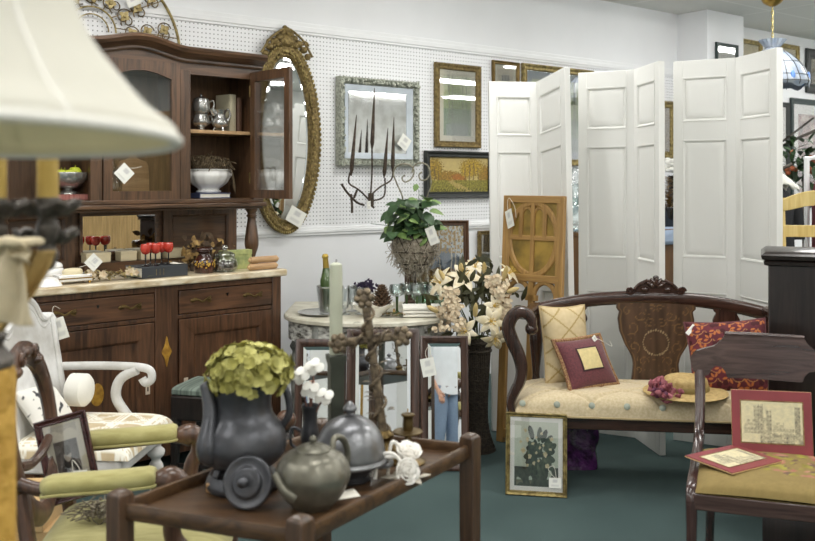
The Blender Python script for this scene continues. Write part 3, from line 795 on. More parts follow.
mb = MB(); mb.prism(smooth2([(-.21, 1.25), (0, 1.29), (.21, 1.25), (.21, 1.31), (.1, 1.36), (0, 1.375), (-.1, 1.36), (-.21, 1.31)], 3), .17, .2); part('crest_rail', mb, M['yellowwood'], t, bevel=.004)
mb = MB(); mb.prism([(-.2, 1.1), (.2, 1.1), (.2, 1.17), (-.2, 1.17)], .17, .19); part('back_slat', mb, M['yellowwood'], t, bevel=.004)
mb = MB()
for a_, b_ in (((-.2, -.2), (.2, -.2)), ((-.2, .16), (.2, .16)), ((-.2, -.2), (-.2, .16)), ((.2, -.2), (.2, .16))): mb.sweep([(a_[0], a_[1], .3), (b_[0], b_[1], .3)], .012, n=6)
part('stretcher', mb, M['yellowwood'], t)
rx, ry = 3.03, 6.6
t = thing('garment_rack', 'white pole garment rack at far right edge behind yellow chair', 'rack', (rx, ry, 0), R(10))
for x in (-.08, .6):
    mb = MB(); mb.sweep([(x, 0, .02), (x, 0, 1.6)], .02, n=8, ref=(0, 1, 0)); mb.box((x, 0, .02), (.05, .45, .03)); part('post', mb, M['trim_white'], t)
mb = MB(); mb.sweep([(-.1, 0, 1.6), (.62, 0, 1.6)], .014, n=8); mb.sweep(cr([(-.08, 0, 1.58), (.1, 0, 1.66), (.26, 0, 1.69), (.6, 0, 1.6)], 5), .012, n=6); part('rail', mb, M['trim_white'], t)
def coat(label, loc, rz, w, h, m, name='coat'):
    t = thing(name, label, 'clothing', loc, rz)
    mb = MB(); rings = []
    for z, hw, hd in ((0, .25, .08), (.3, .24, .075), (.6, .21, .08), (.78, .23, .08), (.88, .2, .06), (.93, .09, .04), (.97, .05, .035)):
        rings.append([(w*hw*cos(2*PI*k/28)*(1+.05*sin(5*2*PI*k/28)*(1-z)), hd*sin(2*PI*k/28)*(1+.25*sin(9*2*PI*k/28)*(1-z)), h*z) for k in range(28)])
    mb.loft(rings); part('body', mb, m, t)
    for s in (-1, 1):
        mb = MB(); mb.sweep(cr([(s*.2*w, 0, .86*h), (s*.27*w, -.01, .68*h), (s*.28*w, -.02, .4*h)], 5), .05, n=10, ref=(0, 1, 0)); part('sleeve', mb, m, t)
    mb = MB(); mb.sweep(cr([(0, 0, .95*h), (0, 0, h+.03), (.02, 0, h+.06), (0, 0, h+.075)], 5), .003, n=5, ref=(0, 1, 0)); part('hanger', mb, M['iron'], t)
coat('dark red coat hanging on the white garment rack', (rx+.06, ry, .68), R(70), 1.0, .87, M['redcoat'])
coat('black garment hanging below the white cloth behind yellow chair', (2.62, 6.3, .75), R(20), .55, .66, M['blackcloth'], 'jacket')
t = thing('coat_stand', 'thin dark stand holding the black garment behind white screen', 'stand', (2.62, 6.3, 0))
mb = MB(); mb.sweep([(0, .0, .02), (0, .0, .74)], .012, n=8, ref=(0, 1, 0)); mb.sweep(cr([(0, 0, 1.45), (0, 0, 1.5), (.1, 0, 1.55)], 4), .012, n=6, ref=(0, 1, 0)); part('pole', mb, M['iron'], t)
part('base', MB().lathe([(.16, 0), (.15, .02), (.03, .04), (.001, .05)], 24), M['iron'], t)
mb = MB(); mb.grid(lambda u, v: ((u-.5)*.26, .1*cos(PI*v)*.6, 1.44+.1*sin(PI*v)*(1-u*.5)-.1*abs(u-.5)+.02*N2(u, v, 7)), 14, 14)
solo('folded_cloth', mb, M['white_fab'], 'crumpled white cloth lying on top of the dark coat stand', 'cloth', (2.62, 6.3, -.03), R(20), solid=.012)
t = thing('evergreen_garland', 'green garland with orange berries and dark twigs before the red poster', 'garland', (3.25, 7.3, 1.45))
mb = MB(); lf = MB(); be = MB()
mb.sweep(cr([(-.55, 0, .0), (-.1, .05, .3), (.5, 0, .55)], 6), .012, n=6); mb.sweep(cr([(-.45, 0, .1), (.1, .05, .5)], 6), .009, n=6)
for i in range(130):
    p = Vector((rnd.gauss(-.08, .17), rnd.gauss(0, .07), rnd.gauss(.12, .11)))
    lf.leaf(p, (rnd.uniform(-1, 1), rnd.uniform(-1, 1), rnd.uniform(-.6, 1)), (0, 0, 1), .13, .05, .5, n=3)
for i in range(20): be.ell((rnd.gauss(-.05, .15), rnd.gauss(-.05, .06), rnd.gauss(.1, .1)), .022, 8, 6)
part('twigs', mb, M['iron'], t); part('leaves', lf, M['leafgreen'], t); part('berries', be, plain('orangeberry', 'a85a34', .5), t, label='orange berries')
t = thing('plant_stand', 'slim dark stand carrying the green garland by the red poster', 'stand', (3.25, 7.3, 0))
mb = MB(); mb.sweep([(0, .0, .02), (0, .0, 1.46)], .016, n=8, ref=(0, 1, 0)); part('pole', mb, M['iron'], t)
part('base', MB().lathe([(.18, 0), (.17, .02), (.03, .04), (.001, .05)], 24), M['iron'], t)
# ================================================================== white folding screens
def leaf_mesh(w, H, x0):
    mb = MB(); th = .034; st = .115*w+.012; f = H/2.03
    rows = [(H-.323*f, H-.091*f), (H-1.045*f, H-.424*f), (.17*f, H-1.232*f)]
    mb.bx(x0+.004, x0+w-.004, -.009, .009, .02, H-.02)
    mb.bx(x0, x0+st, -th/2, th/2, 0, H); mb.bx(x0+w-st, x0+w, -th/2, th/2, 0, H)
    zs = [0] + [z for r in rows[::-1] for z in r] + [H]
    for a, b in zip(zs[::2], zs[1::2]): mb.bx(x0+st, x0+w-st, -th/2, th/2, a, b)
    for a, b in rows:
        for s in (-1, 1):
            rr = []
            for q, y in ((.012, .006), (.02, .0125), (.034, .0148), (.05, .0148)):
                rr.append([(x0+st+q, s*y, a+q), (x0+w-st-q, s*y, a+q), (x0+w-st-q, s*y, b-q), (x0+st+q, s*y, b-q)])
            mb.loft(rr)
    return mb
def leaf_mould(w, H, x0):
    mb = MB(); st = .115*w+.012; f = H/2.03
    for a, b in [(H-.323*f, H-.091*f), (H-1.045*f, H-.424*f), (.17*f, H-1.232*f)]:
        for s in (-1, 1):
            rings = []
            for cx, cz in ((x0+st, a), (x0+w-st, a), (x0+w-st, b), (x0+st, b)):
                sx = 1 if cx == x0+st else -1; sz = 1 if cz == a else -1
                rings.append([(cx+sx*q, s*y, cz+sz*q) for q, y in ((-.002, .0165), (-.001, .0205), (.005, .019), (.011, .009), (-.002, .009))])
            mb.loft(rings, closed=True)
    return mb
def screen(label, A, Hg, B, H, lean):
    t = thing('folding_screen', label, 'folding screen', (Hg[0], Hg[1], 0), 0, 'white panelled folding screens', -R(lean))
    for (e, s) in ((A, -1), (B, 1)):
        dx, dy = (Hg[0]-e[0], Hg[1]-e[1]) if s < 0 else (e[0]-Hg[0], e[1]-Hg[1])
        w = math.hypot(dx, dy)-.003
        o = part('door_leaf', leaf_mesh(w, H, -w-.002 if s < 0 else .002), M['door_white'], t, bevel=.0022)
        o.rotation_euler = (0, 0, math.atan2(dy, dx))
        m = part('moulding', leaf_mould(w, H, -w-.002 if s < 0 else .002), M['door_white'], o)
    mb = MB()
    for z in (.25, 1.0, 1.8): mb.sweep([(0, -.012, z*H/2.03), (0, -.012, z*H/2.03+.08)], .006, n=8, ref=(0, 1, 0))
    part('hinge', mb, M['silver'], t)
    return t
screen('white six panel folding screen behind the oak fretwork panel and lilies', (.482, 5.10), (.78, 5.12), (.885, 4.72), 2.03, 6)
k = 1.04; screen('white six panel folding screen in the middle, behind the settee centre', (.952*k, 4.93*k), (1.232*k, 4.78*k), (1.275*k, 4.45*k), 1.43+.6*k, .6)
k = 1.1; screen('white six panel folding screen nearest the tall black cabinet', (1.342*k, 4.49*k), (1.608*k, 4.34*k), (1.672*k, 4.0*k), 1.43+.6*k, 0)

# ------------------------------------------------------------------ oak fretwork panel
pw = .385; t = thing('fretwork_panel', 'light oak fretwork panel with amber glass leaning on white screen', 'panel', (.642, 4.785, 0), math.atan2(-.25, .295), None, -R(3.2))
H = 1.352
for s in (-1, 1): part('stile', MB().bx(s*pw/2, s*(pw/2-.045), -.014, .014, 0, H), M['oak'], t, bevel=.003)
for z0_, z1_, y_ in ((H-.04, H, .0145), (.885, .925, .0145), (1.109, 1.136, .0125)): part('rail', MB().bx(-pw/2+.02, pw/2-.02, -y_, y_, z0_, z1_), M['oak_x'], t, bevel=.003)
mb = MB()
zc = 1.122; hw = pw/2-.042
for a0, a1, hz in ((0, 180, .19), (180, 360, .2)):
    pts = arc(0, zc, hw, a0, a1, 24, 0, hz); mb.sweep(pts, .017, .0135, n=8, sq=.6, ref=(0, 1, 0))
mb.bx(-.012, .012, -.013, .013, .91, H-.03).bx(-.087, -.063, -.013, .013, zc, 1.285).bx(.063, .087, -.013, .013, zc, 1.285)
for s in (-1, 1): mb.sweep(arc(s*.038, 1.235, .034, 0, 180, 10, 0, .05), .008, .011, n=8, sq=.6, ref=(0, 1, 0))
part('tracery', mb, M['oak'], t)
mb = MB()
for s in (-1, 1): mb.sweep(arc(s*.082, .80, .07, 0, 180, 14, 0, .085), .013, .012, n=8, sq=.6, ref=(0, 1, 0))
mb.bx(-.016, .016, -.012, .012, .05, .9); mb.box((0, 0, .80), (.07, .024, .03)); mb.bx(-pw/2+.04, pw/2-.04, -.012, .012, .03, .075)
part('lower_arch', mb, M['oak'], t)
mb = MB(); mb.bx(-pw/2+.04, pw/2-.04, -.003, .003, .9, H-.03); part('glass_panel', mb, M['amberglass'], t, smooth=False, label='amber ribbed glass')
price_tag(t, (-.15, -.03, 1.27), R(-20), .06, .1, roll=-.35, string=[(.0, .005, .04), (.03, 0, .06), (.05, .01, .0), (.045, .01, -.06)])

# ------------------------------------------------------------------ wicker vase with lilies
t = thing('wicker_vase', 'tall dark wicker vase with flared foot holding the lilies', 'vase', (.375, 4.74, 0))
mb = MB(); mb.lathe(prof([(.09, 0), (.08, .03), (.058, .1), (.048, .18), (.05, .3), (.057, .42), (.066, .58), (.06, .58), (.048, .4), (.042, .2)], 5), 32); part('body', mb, M['wicker'], t)
mb = MB(); pr = prof([(.092, 0), (.082, .03), (.06, .1), (.05, .18), (.052, .3), (.059, .42), (.068, .58)], 6)
for k in range(36):
    mb.sweep([(r*cos(2*PI*k/36), r*sin(2*PI*k/36), z) for r, z in pr], .0035, n=5)
for r, z in pr[4::3]: mb.sweep([(r*1.01*cos(2*PI*k/24), r*1.01*sin(2*PI*k/24), z) for k in range(24)], .004, n=5, closed=True)
part('weave', mb, M['wicker'], t)
mb = MB()
for z in (.575, .53): mb.sweep([(.069*cos(2*PI*k/24), .069*sin(2*PI*k/24), z) for k in range(24)], .007, n=6, closed=True)
part('rim', mb, M['wicker'], t)
B0 = Vector((.375, 4.74, .50))
t = thing('lily_bouquet', 'cream lilies and blossom spikes arranged in the dark wicker vase', 'flowers', B0)
def bp(px, py, Y): return P(px, py, Y) - B0
def star(mb, hb, c, d, L, w, curl=.9):
    d = Vector(d).normalized(); u = d.orthogonal().normalized(); v = d.cross(u)
    for k in range(6):
        a_ = 2*PI*k/6 + (.1 if k % 2 else 0); o = u*cos(a_)+v*sin(a_)
        mb.leaf(c, (d*.55+o).normalized(), d, L*(1 if k % 2 else .93), w*(1 if k % 2 else .8), -curl if False else curl, 6, .25)
    hb.ell(c+d*.006, (.008, .008, .008), 6, 4)
    for k in range(6):
        o = u*cos(2*PI*k/6+.3)+v*sin(2*PI*k/6+.3); e = c+d*L*.55+o*L*.18
        hb.sweep([c, c+d*L*.3+o*.008, e], .0013, n=4); hb.ell(e, (.004, .004, .003), 5, 4)
stems = MB(); lv = MB()
base = Vector((0, 0, .05))
for (px, py, Y, d, L) in ((491, 321, 4.58, (.05, -1, .1), .085), (495, 338, 4.57, (.15, -.9, -.5), .075), (466, 331, 4.6, (-.35, -.8, .15), .075), (464, 279, 4.72, (.1, -.55, .7), .105), (441, 283, 4.72, (-.75, -.45, .4), .1), (494, 306, 4.62, (.3, -.9, .25), .06), (508, 274, 4.8, (.6, -.3, .6), .075), (475, 268, 4.84, (.1, -.3, .9), .09), (452, 297, 4.66, (-.5, -.8, .3), .06)):
    c = bp(px, py, Y); a_ = MB(); h_ = MB(); star(a_, h_, c, d, L*1.05, L*.56)
    q = part('lily', a_, M['lily'], t, solid=.0012); part('stamens', h_, M['lilyheart'], q)
    stems.sweep(cr([base, base*.4+c*.6+Vector((0, .02, .03)), c], 4), .003, n=5, ref=(0, 1, 0))
for (px, py, px2, py2, Y) in ((507, 292, 519, 288, 4.6), (503, 281, 507, 266, 4.65), (438, 312, 427, 306, 4.62), (475, 317, 476, 303, 4.56), (446, 281, 439, 270, 4.7), (461, 273, 461, 263, 4.72), (485, 275, 484, 262, 4.75)):
    p, q = bp(px, py, Y), bp(px2, py2, Y-.03); mb = MB(); L_ = q-p
    mb.sweep([p+L_*s for s in (0, .15, .5, .8, 1)], [.004, .012, .014, .011, .003], n=8, ref=(0, 1, 0)); part('lily_bud', mb, M['lilybud'], t)
    stems.sweep(cr([base, base*.3+p*.7+Vector((0, .02, .02)), p], 4), .003, n=5, ref=(0, 1, 0))
for pts, Y, n in (((449, 288, 457, 330), 4.6, 60), ((497, 276, 500, 300), 4.62, 40), ((446, 297, 441, 330), 4.66, 30), ((503, 300, 507, 325), 4.68, 26)):
    mb = MB()
    for i in range(n):
        s = rnd.random(); p = bp(pts[0]+(pts[2]-pts[0])*s+rnd.gauss(0, 4), pts[1]+(pts[3]-pts[1])*s, Y+rnd.uniform(-.04, .03))
        for k in range(4):
            a_ = rnd.uniform(0, 6.3); mb.disc(p+Vector((cos(a_)*.009, 0, sin(a_)*.009)), (cos(a_)*.4+rnd.uniform(-.3, .3), -1, sin(a_)*.4+.2), .0105, .3, 7)
    part('blossom_spike', mb, M['blossom'], t)
for i in range(90):
    px, py = rnd.gauss(474, 15), rnd.gauss(303, 18); p = bp(px, min(py, 338), rnd.uniform(4.66, 4.82))
    lv.leaf(p, (rnd.uniform(-.6, .6), rnd.uniform(-.6, .1), rnd.uniform(-.2, 1)), (0, -1, .2), rnd.uniform(.07, .12), .026, .5, 4)
for i in range(16):
    px, py = rnd.choice(((485, 262), (430, 325), (512, 300))); p = bp(px+rnd.gauss(0, 6), py+rnd.gauss(0, 6), 4.74)
    lv.leaf(p, (rnd.uniform(-1, 1), -.3, rnd.uniform(-.3, .8)), (0, -1, .2), .06, .02, .5, 3)
part('stems', stems, M['stem'], t); part('leaves', lv, plain('lilyleaf', '4c4c2c', .6, col2='2e2e18', scale=20), t)

# ------------------------------------------------------------------ settee
SR = R(-7.5)
t = thing('settee', 'carved mahogany settee with inlaid splat and tufted cream seat', 'settee', (1.154, 4.037, 0), SR)
D = .42; bw = .56
def sside(s):
    f = MB(); s_ = s
    pts = [(-.585, .735), (-.583, .775), (-.60, .808), (-.632, .822), (-.668, .808), (-.69, .77), (-.692, .735), (-.672, .68), (-.645, .62), (-.632, .56), (-.64, .5), (-.665, .45), (-.682, .40), (-.67, .35), (-.645, .32)]
    P3 = cr([(-s_*x, .02, z) for x, z in pts], 4)
    L_ = len(P3); ra = [.02+.012*sin(PI*min(1, i/L_*1.15)) for i in range(L_)]
    f.sweep(P3, ra, .032, n=10, ref=(0, 1, 0), sq=.75); f.ell((-s_*-.587, .02, .745), (.03, .036, .03), 12, 8)
    part('arm_scroll', f, M['mahog_v'], t)
    a = MB(); a.sweep(cr([(s_*.632, .02, .815), (s_*.62, .15, .79), (s_*.59, .3, .785), (s_*bw, D, .79)], 5), .03, .024, n=10, sq=.75); part('arm_rail', a, M['mahog'], t)
    b = MB(); b.lathe(prof([(.024, .33), (.02, .42), (.018, .46), (.03, .58), (.033, .64), (.022, .72), (.026, .76), (.02, .8)], 4), 14, (s_*bw, D, 0)); part('back_post', b, M['mahog_v'], t)
    for y, rr in ((.045, 1), (D-.02, -1)):
        l = MB(); l.sweep(cr([(s_*.60, y+.01*rr, .33), (s_*.622, y-.015*rr, .24), (s_*.61, y, .1), (s_*.63, y-.03*rr, .0)], 5), [.032, .03, .034, .036, .036, .034, .03, .028, .024, .022, .02, .018, .018, .02, .024, .026][:16], n=10, ref=(0, 1, 0)); part('leg', l, M['mahog_v'], t)
for s in (-1, 1): sside(s)
mb = MB()
for k in range(3): mb.sweep([(bw+.005+(k-1)*.018, D-.015, .63), (bw+.005+(k-1)*.018, D-.015, .765)], .009, n=8, ref=(0, 1, 0))
part('reeded_block', mb, M['mahog_v'], t)
mb = MB(); mb.prism([(-.66, .29), (.66, .29), (.66, .348), (-.66, .348)], 0, .03); mb.prism([(-.6, .29), (.6, .29), (.6, .348), (-.6, .348)], D-.01, D+.02)
for s in (-1, 1): mb.box((s*.62, D/2, .32), (.04, D, .056))
part('seat_rail', mb, M['mahog'], t, bevel=.005)
mb = MB(); n_ = 40
mb.sweep([(-bw-.01+(2*bw+.02)*i/n_, D+.005, .772+.075*(1-(abs(i/n_-.5)*2)**2.2)) for i in range(n_+1)], .034, .022, n=12, sq=.8, ref=(0, 1, 0)); mb.ell((-bw-.012, D, .775), (.032, .03, .034)); mb.ell((bw+.012, D, .775), (.032, .03, .034))
part('crest_rail', mb, M['mahog'], t)
mb = MB(); cx = .03; cz = .885
mb.prism(smooth2([(cx-.14, cz), (cx-.09, cz+.012), (cx-.055, cz+.045), (cx, cz+.055), (cx+.055, cz+.045), (cx+.09, cz+.012), (cx+.14, cz), (cx+.1, cz-.02), (cx-.1, cz-.02)], 4), D-.012, D+.018)
for k in range(5):
    a_ = R(30+30*k); mb.ell((cx+.03*cos(a_), D-.022, cz+.012+.034*sin(a_)), (.011, .012, .024), 8, 6, Euler((0, PI/2-a_, 0)))
for s in (-1, 1):
    mb.sweep(spiral(cx+s*.125, cz-.002, .02, .005, 0, s*540, 20, D-.014), .006, n=6)
    mb.sweep(cr([(cx+s*.04, D-.016, cz+.05), (cx+s*.08, D-.016, cz+.03), (cx+s*.105, D-.016, cz+.005)], 5), .009, n=8)
    mb.ell((cx+s*.055, D-.016, cz+.005), (.02, .012, .013), 8, 6)
mb.ell((cx, D-.016, cz+.064), (.016, .014, .012), 8, 6)
part('carved_crest', mb, M['mahog'], t)
# inlaid centre splat
half = [(.155, .835), (.19, .825), (.193, .795), (.178, .78), (.186, .74), (.178, .68), (.15, .61), (.12, .56), (.11, .52), (.115, .46), (.12, .43)]
out = smooth2([(cx+x, z) for x, z in half[::-1]] + [(cx-x, z) for x, z in half], 3)
mb = MB()
vs = []
NX, NZ = 60, 70
def hwid(z):
    hs = sorted(half, key=lambda p: p[1])
    for (x0, z0), (x1, z1) in zip(hs, hs[1:]):
        if z0 <= z <= z1: return x0+(x1-x0)*(z-z0)/max(1e-6, z1-z0)
    return hs[-1][0] if z > hs[-1][1] else hs[0][0]
mb.grid(lambda u, v: (cx+(u-.5)*2*hwid(.43+v*.405), D-.012, .43+v*.405), NX, NZ)
mb.grid(lambda u, v: (cx+(u-.5)*2*hwid(.43+v*.405), D+.012, .43+v*.405), 6, 20)
mb.grid(lambda u, v: (cx+hwid(.43+v*.405), D-.012+.024*u, .43+v*.405), 1, 30); mb.grid(lambda u, v: (cx-hwid(.43+v*.405), D-.012+.024*u, .43+v*.405), 1, 30)
o = part('splat', mb, M['inlaywood'], t, label='inlaid dark wood splat')
def fn(c):
    x, z = abs(c.x-cx), c.z-.64; k = N2(c.x, c.z, 30)*.5
    base = mixc((.25, .18, .13), (.36, .27, .2), .5+N2(c.x*8, c.z, 6))
    gold = mixc((.46, .35, .22), (.56, .44, .27), .5+k)
    d1 = abs(math.hypot(x, z+.015)-.062)
    if d1 < .0035 and math.sin(math.atan2(z+.015, x)*34) > -.1: return (.66, .58, .44)
    for x0, z0, r0, a0 in ((.07, .12, .03, 0), (.115, .06, .035, 1), (.105, -.04, .03, 2), (.06, -.11, .026, 3), (.03, .08, .024, 4), (.14, .14, .02, 5), (.085, -.15, .018, 1), (.02, .16, .02, 2)):
        dx, dz = x-x0, z-z0; rr = math.hypot(dx, dz); th = (math.atan2(dz, dx)+a0) % (2*PI)
        if rr < r0*1.15 and abs(rr-r0*(.25+.75*th/(2*PI))) < .0022: return mixc(base, gold, .8)
    if N2(c.x, c.z, 75, 4) > .5 and x < .14: return mixc(base, gold, .6)
    if hwid(c.z)-.013 < x < hwid(c.z)-.009: return mixc(base, gold, .7)
    return base
paint(o, fn)
for s in (-1, 1):
    xo = s*.37; hs = [(.05, .825), (.066, .81), (.06, .785), (.05, .775), (.062, .75), (.064, .73), (.05, .7), (.06, .66), (.066, .62), (.05, .55), (.04, .48), (.045, .43)]
    mb = MB(); mb.prism(smooth2([(xo+x, z) for x, z in hs[::-1]] + [(xo-x, z) for x, z in hs], 3), D-.01, D+.01); part('side_splat', mb, M['mahog_v'], t, bevel=.002)
# seat
def tops(x, y):
    a, b = x/.665, (y-.2)/.222
    e = max(0, 1-abs(a)**8)**.35*max(0, 1-abs(b)**6)**.4
    z = .348+.107*e
    u, v = x/.157, (y+.0)/.1
    p, q = (u+v)/2, (u-v)/2
    cz_ = min(abs(p-round(p)), abs(q-round(q)))
    z -= .017*math.exp(-(cz_/.045)**2)*min(1, e*1.5)
    dd = (p-round(p))**2+(q-round(q))**2
    z -= .010*math.exp(-dd/.012)*min(1, e*1.5)
    return z
mb = MB(); mb.grid(lambda u, v: (lambda x, y: (x, y, tops(x, y)))(.665*sin(PI/2*(2*u-1))**1 if False else .665*(2*u-1), .2+.222*math.copysign(abs(2*v-1)**.7, 2*v-1)), 210, 70)
mb.grid(lambda u, v: (.66*(2*u-1), .2+.22*(2*v-1), .345), 4, 2)
part('seat_cushion', mb, M['cream_fab'], t, angle=80, label='tufted cream upholstered seat')
mb = MB(); mb.sweep([(-.655, -.018, .352), (.655, -.018, .352)], .006, n=6); mb.sweep([(-.655, -.016, .362), (.655, -.016, .362)], .004, n=6); part('seat_braid', mb, M['cream_trim'], t)
for r_ in range(0, 4):
    for i in range(-4, 5):
        x, y = (i+(.5 if r_ % 2 else 0))*.157*1.0*2/2, r_*.1
        x = (2*i+(r_ % 2))*.157/1.0*.5*2 if False else (2*i + (r_ % 2))*.157
        if abs(x) > .63 or y > .35: continue
        if r_ == 0: continue
        mb = MB(); mb.lathe([(.014, 0), (.0135, .005), (.008, .008), (.001, .008)], 12, (x, y, tops(x, y)+.001)); part('button', mb, M['bluegem'], t, label='pale blue button')
for i in range(-8, 9):
    x = i*.157
    if abs(x) > .64: continue
    mb = MB(); mb.lathe([(.015, 0), (.0145, .005), (.008, .009), (.001, .009)], 12, (x, -.012, .405), Euler((R(70), 0, 0))); part('button', mb, M['bluegem'], t, label='pale blue button')

def pillow_mesh(w, h, th, n=64, seam=True):
    mb = MB()
    def top(s):
        def f(u, v):
            a, b = 2*u-1, 2*v-1
            px = a*w/2*(1-.07*(1-abs(b)**2)*1.0 if True else 1); pz = b*h/2*(1-.07*(1-abs(a)**2))
            y = s*th/2*((1-abs(a)**2.4)*(1-abs(b)**2.4))**.5
            return (px, y, pz+h/2)
        return f
    mb.grid(top(-1), n, n); mb.grid(top(1), n, n); return mb
def pillow_trim(w, h, r):
    mb = MB(); pts = []
    for a, b, c, d in ((-1, -1, 1, -1), (1, -1, 1, 1), (1, 1, -1, 1), (-1, 1, -1, -1)):
        for i in range(12):
            q = i/12; x, z = a+(c-a)*q, b+(d-b)*q
            pts.append((x*w/2*(1-.07*(1-z*z)), 0, z*h/2*(1-.07*(1-x*x))+h/2))
    mb.sweep(pts, r, n=6, closed=True, ref=(0, 1, 0)); return mb
def on_settee(lx, ly): return Vector((1.154+cos(SR)*lx-sin(SR)*ly, 4.037+sin(SR)*lx+cos(SR)*ly))
p = P(561, 387, 4.33)
t = thing('cushion', 'cream tufted cushion with gold crossing cords against left settee arm', 'cushion', (.788, 4.345, .437), R(14), None, -R(13))
o = part('cover', pillow_mesh(.24, .385, .13), M['pattern'], t, angle=80)
def fn(c):
    u, v = c.x/.135, (c.z)/.13
    p_, q_ = (u+v), (u-v)
    k = N2(c.x, c.z, 60)*.12
    d_ = min(abs(p_-round(p_)), abs(q_-round(q_)))
    if d_ < .035: return (.64, .54, .32)
    return mixc((.84, .77, .62), (.76, .68, .52), .5+k*3)
paint(o, fn)
part('piping', pillow_trim(.24, .385, .005), M['cream_trim'], t)
t = thing('cushion', 'small maroon cushion with gold square centre on the settee', 'cushion', (.888, 4.225, .45), R(25), None, -R(32), -R(2.5))
part('cover', pillow_mesh(.27, .25, .1), M['maroon_fab'], t, angle=80)
part('fringe', pillow_trim(.275, .255, .011), M['fringe'], t)
mb = MB(); w_, h_, th_ = .27, .25, .1
def pf(a, b, off): return (a*w_/2*(1-.07*(1-b*b)), -th_/2*((1-abs(a)**2.4)*(1-abs(b)**2.4))**.5-off, b*h_/2*(1-.07*(1-a*a))+h_/2)
mb.grid(lambda u, v: pf((2*u-1)*.48, (2*v-1)*.5+.04, .003), 12, 12); o2 = part('square_border', mb, plain('darkmaroon', '3a1a20', .7), t)
mb = MB(); mb.grid(lambda u, v: pf((2*u-1)*.42, (2*v-1)*.44+.04, .005), 12, 12); part('centre_square', mb, M['gold_fab'], t, label='gold silk square')
price_tag(t, (.075, -.03, .24), R(20), .035, .05, roll=-.5, string=[(.03, -.01, -.05), (.07, -.01, -.1), (.1, 0, -.08)])
t = thing('cushion', 'maroon cushion embroidered with orange vines behind the dark chair', 'cushion', (1.52, 4.14, .44), R(-12), None, -R(24), R(-5))
o = part('cover', pillow_mesh(.37, .35, .13, 120), M['pattern'], t, angle=80)
def fn(c):
    x, z = c.x, c.z; k = N2(x, z, 25)*.5
    base = mixc((.42, .16, .2), (.33, .11, .15), .5+k+.5*N2(x, z, 9, 3))
    for i in range(48):
        fx = -.175+.062*(i % 6)+.031*((i//6) % 2); fz = .02+.046*(i//6)
        a_ = i*2.1; dx, dz = x-fx, z-fz
        if dx*dx+dz*dz > .0025: continue
        for s in (-1, 1, 0):
            ux = cos(a_+s); uz = sin(a_+s); l = dx*ux+dz*uz-.006; n_ = -dx*uz+dz*ux
            if 0 < l < .024 and abs(n_) < .0062*sin(PI*l/.024): return mixc((.76, .46, .24), (.6, .3, .16), abs(n_)*150)
        if math.hypot(dx+.03*cos(a_), dz+.03*sin(a_)) < .012: return (.26, .06, .09)
        if abs(math.hypot(dx+.02, dz-.01)-.03) < .0016 and dz < 0: return (.7, .5, .3)
    return base
paint(o, fn); part('piping', pillow_trim(.37, .35, .006), M['maroon_fab'], t)
price_tag(t, (-.14, -.02, .33), R(10), .02, .06, roll=.75)
# straw hat
t = thing('straw_hat', 'straw hat with pink flowers lying on the settee seat', 'hat', (1.278, 4.10, .457), 0, None, R(3))
mb = MB(); mb.lathe(prof([(.001, .075), (.06, .078), (.093, .068), (.102, .045), (.105, .02), (.108, .012), (.15, .004), (.175, -.004), (.19, .002), (.188, .006), (.15, .009), (.11, .017)], 3), 40, sx=1, sy=.85); part('straw', mb, M['straw'], t)
mb = MB(); mb.lathe([(.107, .013), (.109, .02), (.107, .036), (.103, .04)], 40, sy=.85); part('hat_band', mb, M['straw_band'], t)
mb = MB()
for i in range(70):
    c = Vector((-.13+rnd.gauss(0, .022), -.09+rnd.gauss(0, .02), .035+rnd.gauss(0, .02)))
    mb.leaf(c, (rnd.uniform(-1, 1), rnd.uniform(-1, .3), rnd.uniform(-.5, 1)), (0, -1, .3), .038, .026, .6, 3)
part('flowers', mb, M['pinkpetal'], t, label='pink and mauve silk flowers', solid=.001)
mb = MB()
for i in range(30):
    c = Vector((-.145+rnd.gauss(0, .018), -.095+rnd.gauss(0, .015), .03+rnd.gauss(0, .018)))
    mb.leaf(c, (rnd.uniform(-1, 1), rnd.uniform(-1, .3), rnd.uniform(-.5, 1)), (0, -1, .3), .03, .02, .6, 3)
part('dark_petals', mb, M['mauve'], t, solid=.001)
# botanical print on the floor
t = picture('framed_print', 'gilt framed botanical print standing on the carpet against the settee', 'picture', .278, .367, .02, .022, 'gold', art_botanic, (.585, 4.052, 0), R(-10), -R(7), matt='mattwhite', mw=.02, nu=110)
price_tag(t, (.085, -.016, .085), 0, .055, .045, string=[(-.02, -.004, .02), (-.03, 0, .04), (-.005, 0, .05), (.005, 0, 0)])
# purple bag under the settee
t = thing('gift_bag', 'shiny purple bag on the carpet under the settee', 'bag', (.855, 4.45, 0), R(-5))
mb = MB(); mb.grid(lambda u, v: ((.085+.012*v+.006*sin(9*v+14*u))*math.copysign(abs(cos(2*PI*u))**.6, cos(2*PI*u)), .055*math.copysign(abs(sin(2*PI*u))**.6, sin(2*PI*u))+.005*sin(17*u+8*v), .002+.2*v), 36, 14, wrap=True); mb.box((0, 0, .004), (.14, .08, .006)); part('body', mb, M['purplebag'], t)
for s in (-1, 1): part('handle', MB().sweep(cr([(-.04, s*.05, .19), (-.02, s*.05, .225), (.02, s*.05, .225), (.04, s*.05, .19)], 5), .003, n=5), M['blackgloss'], t)
pass

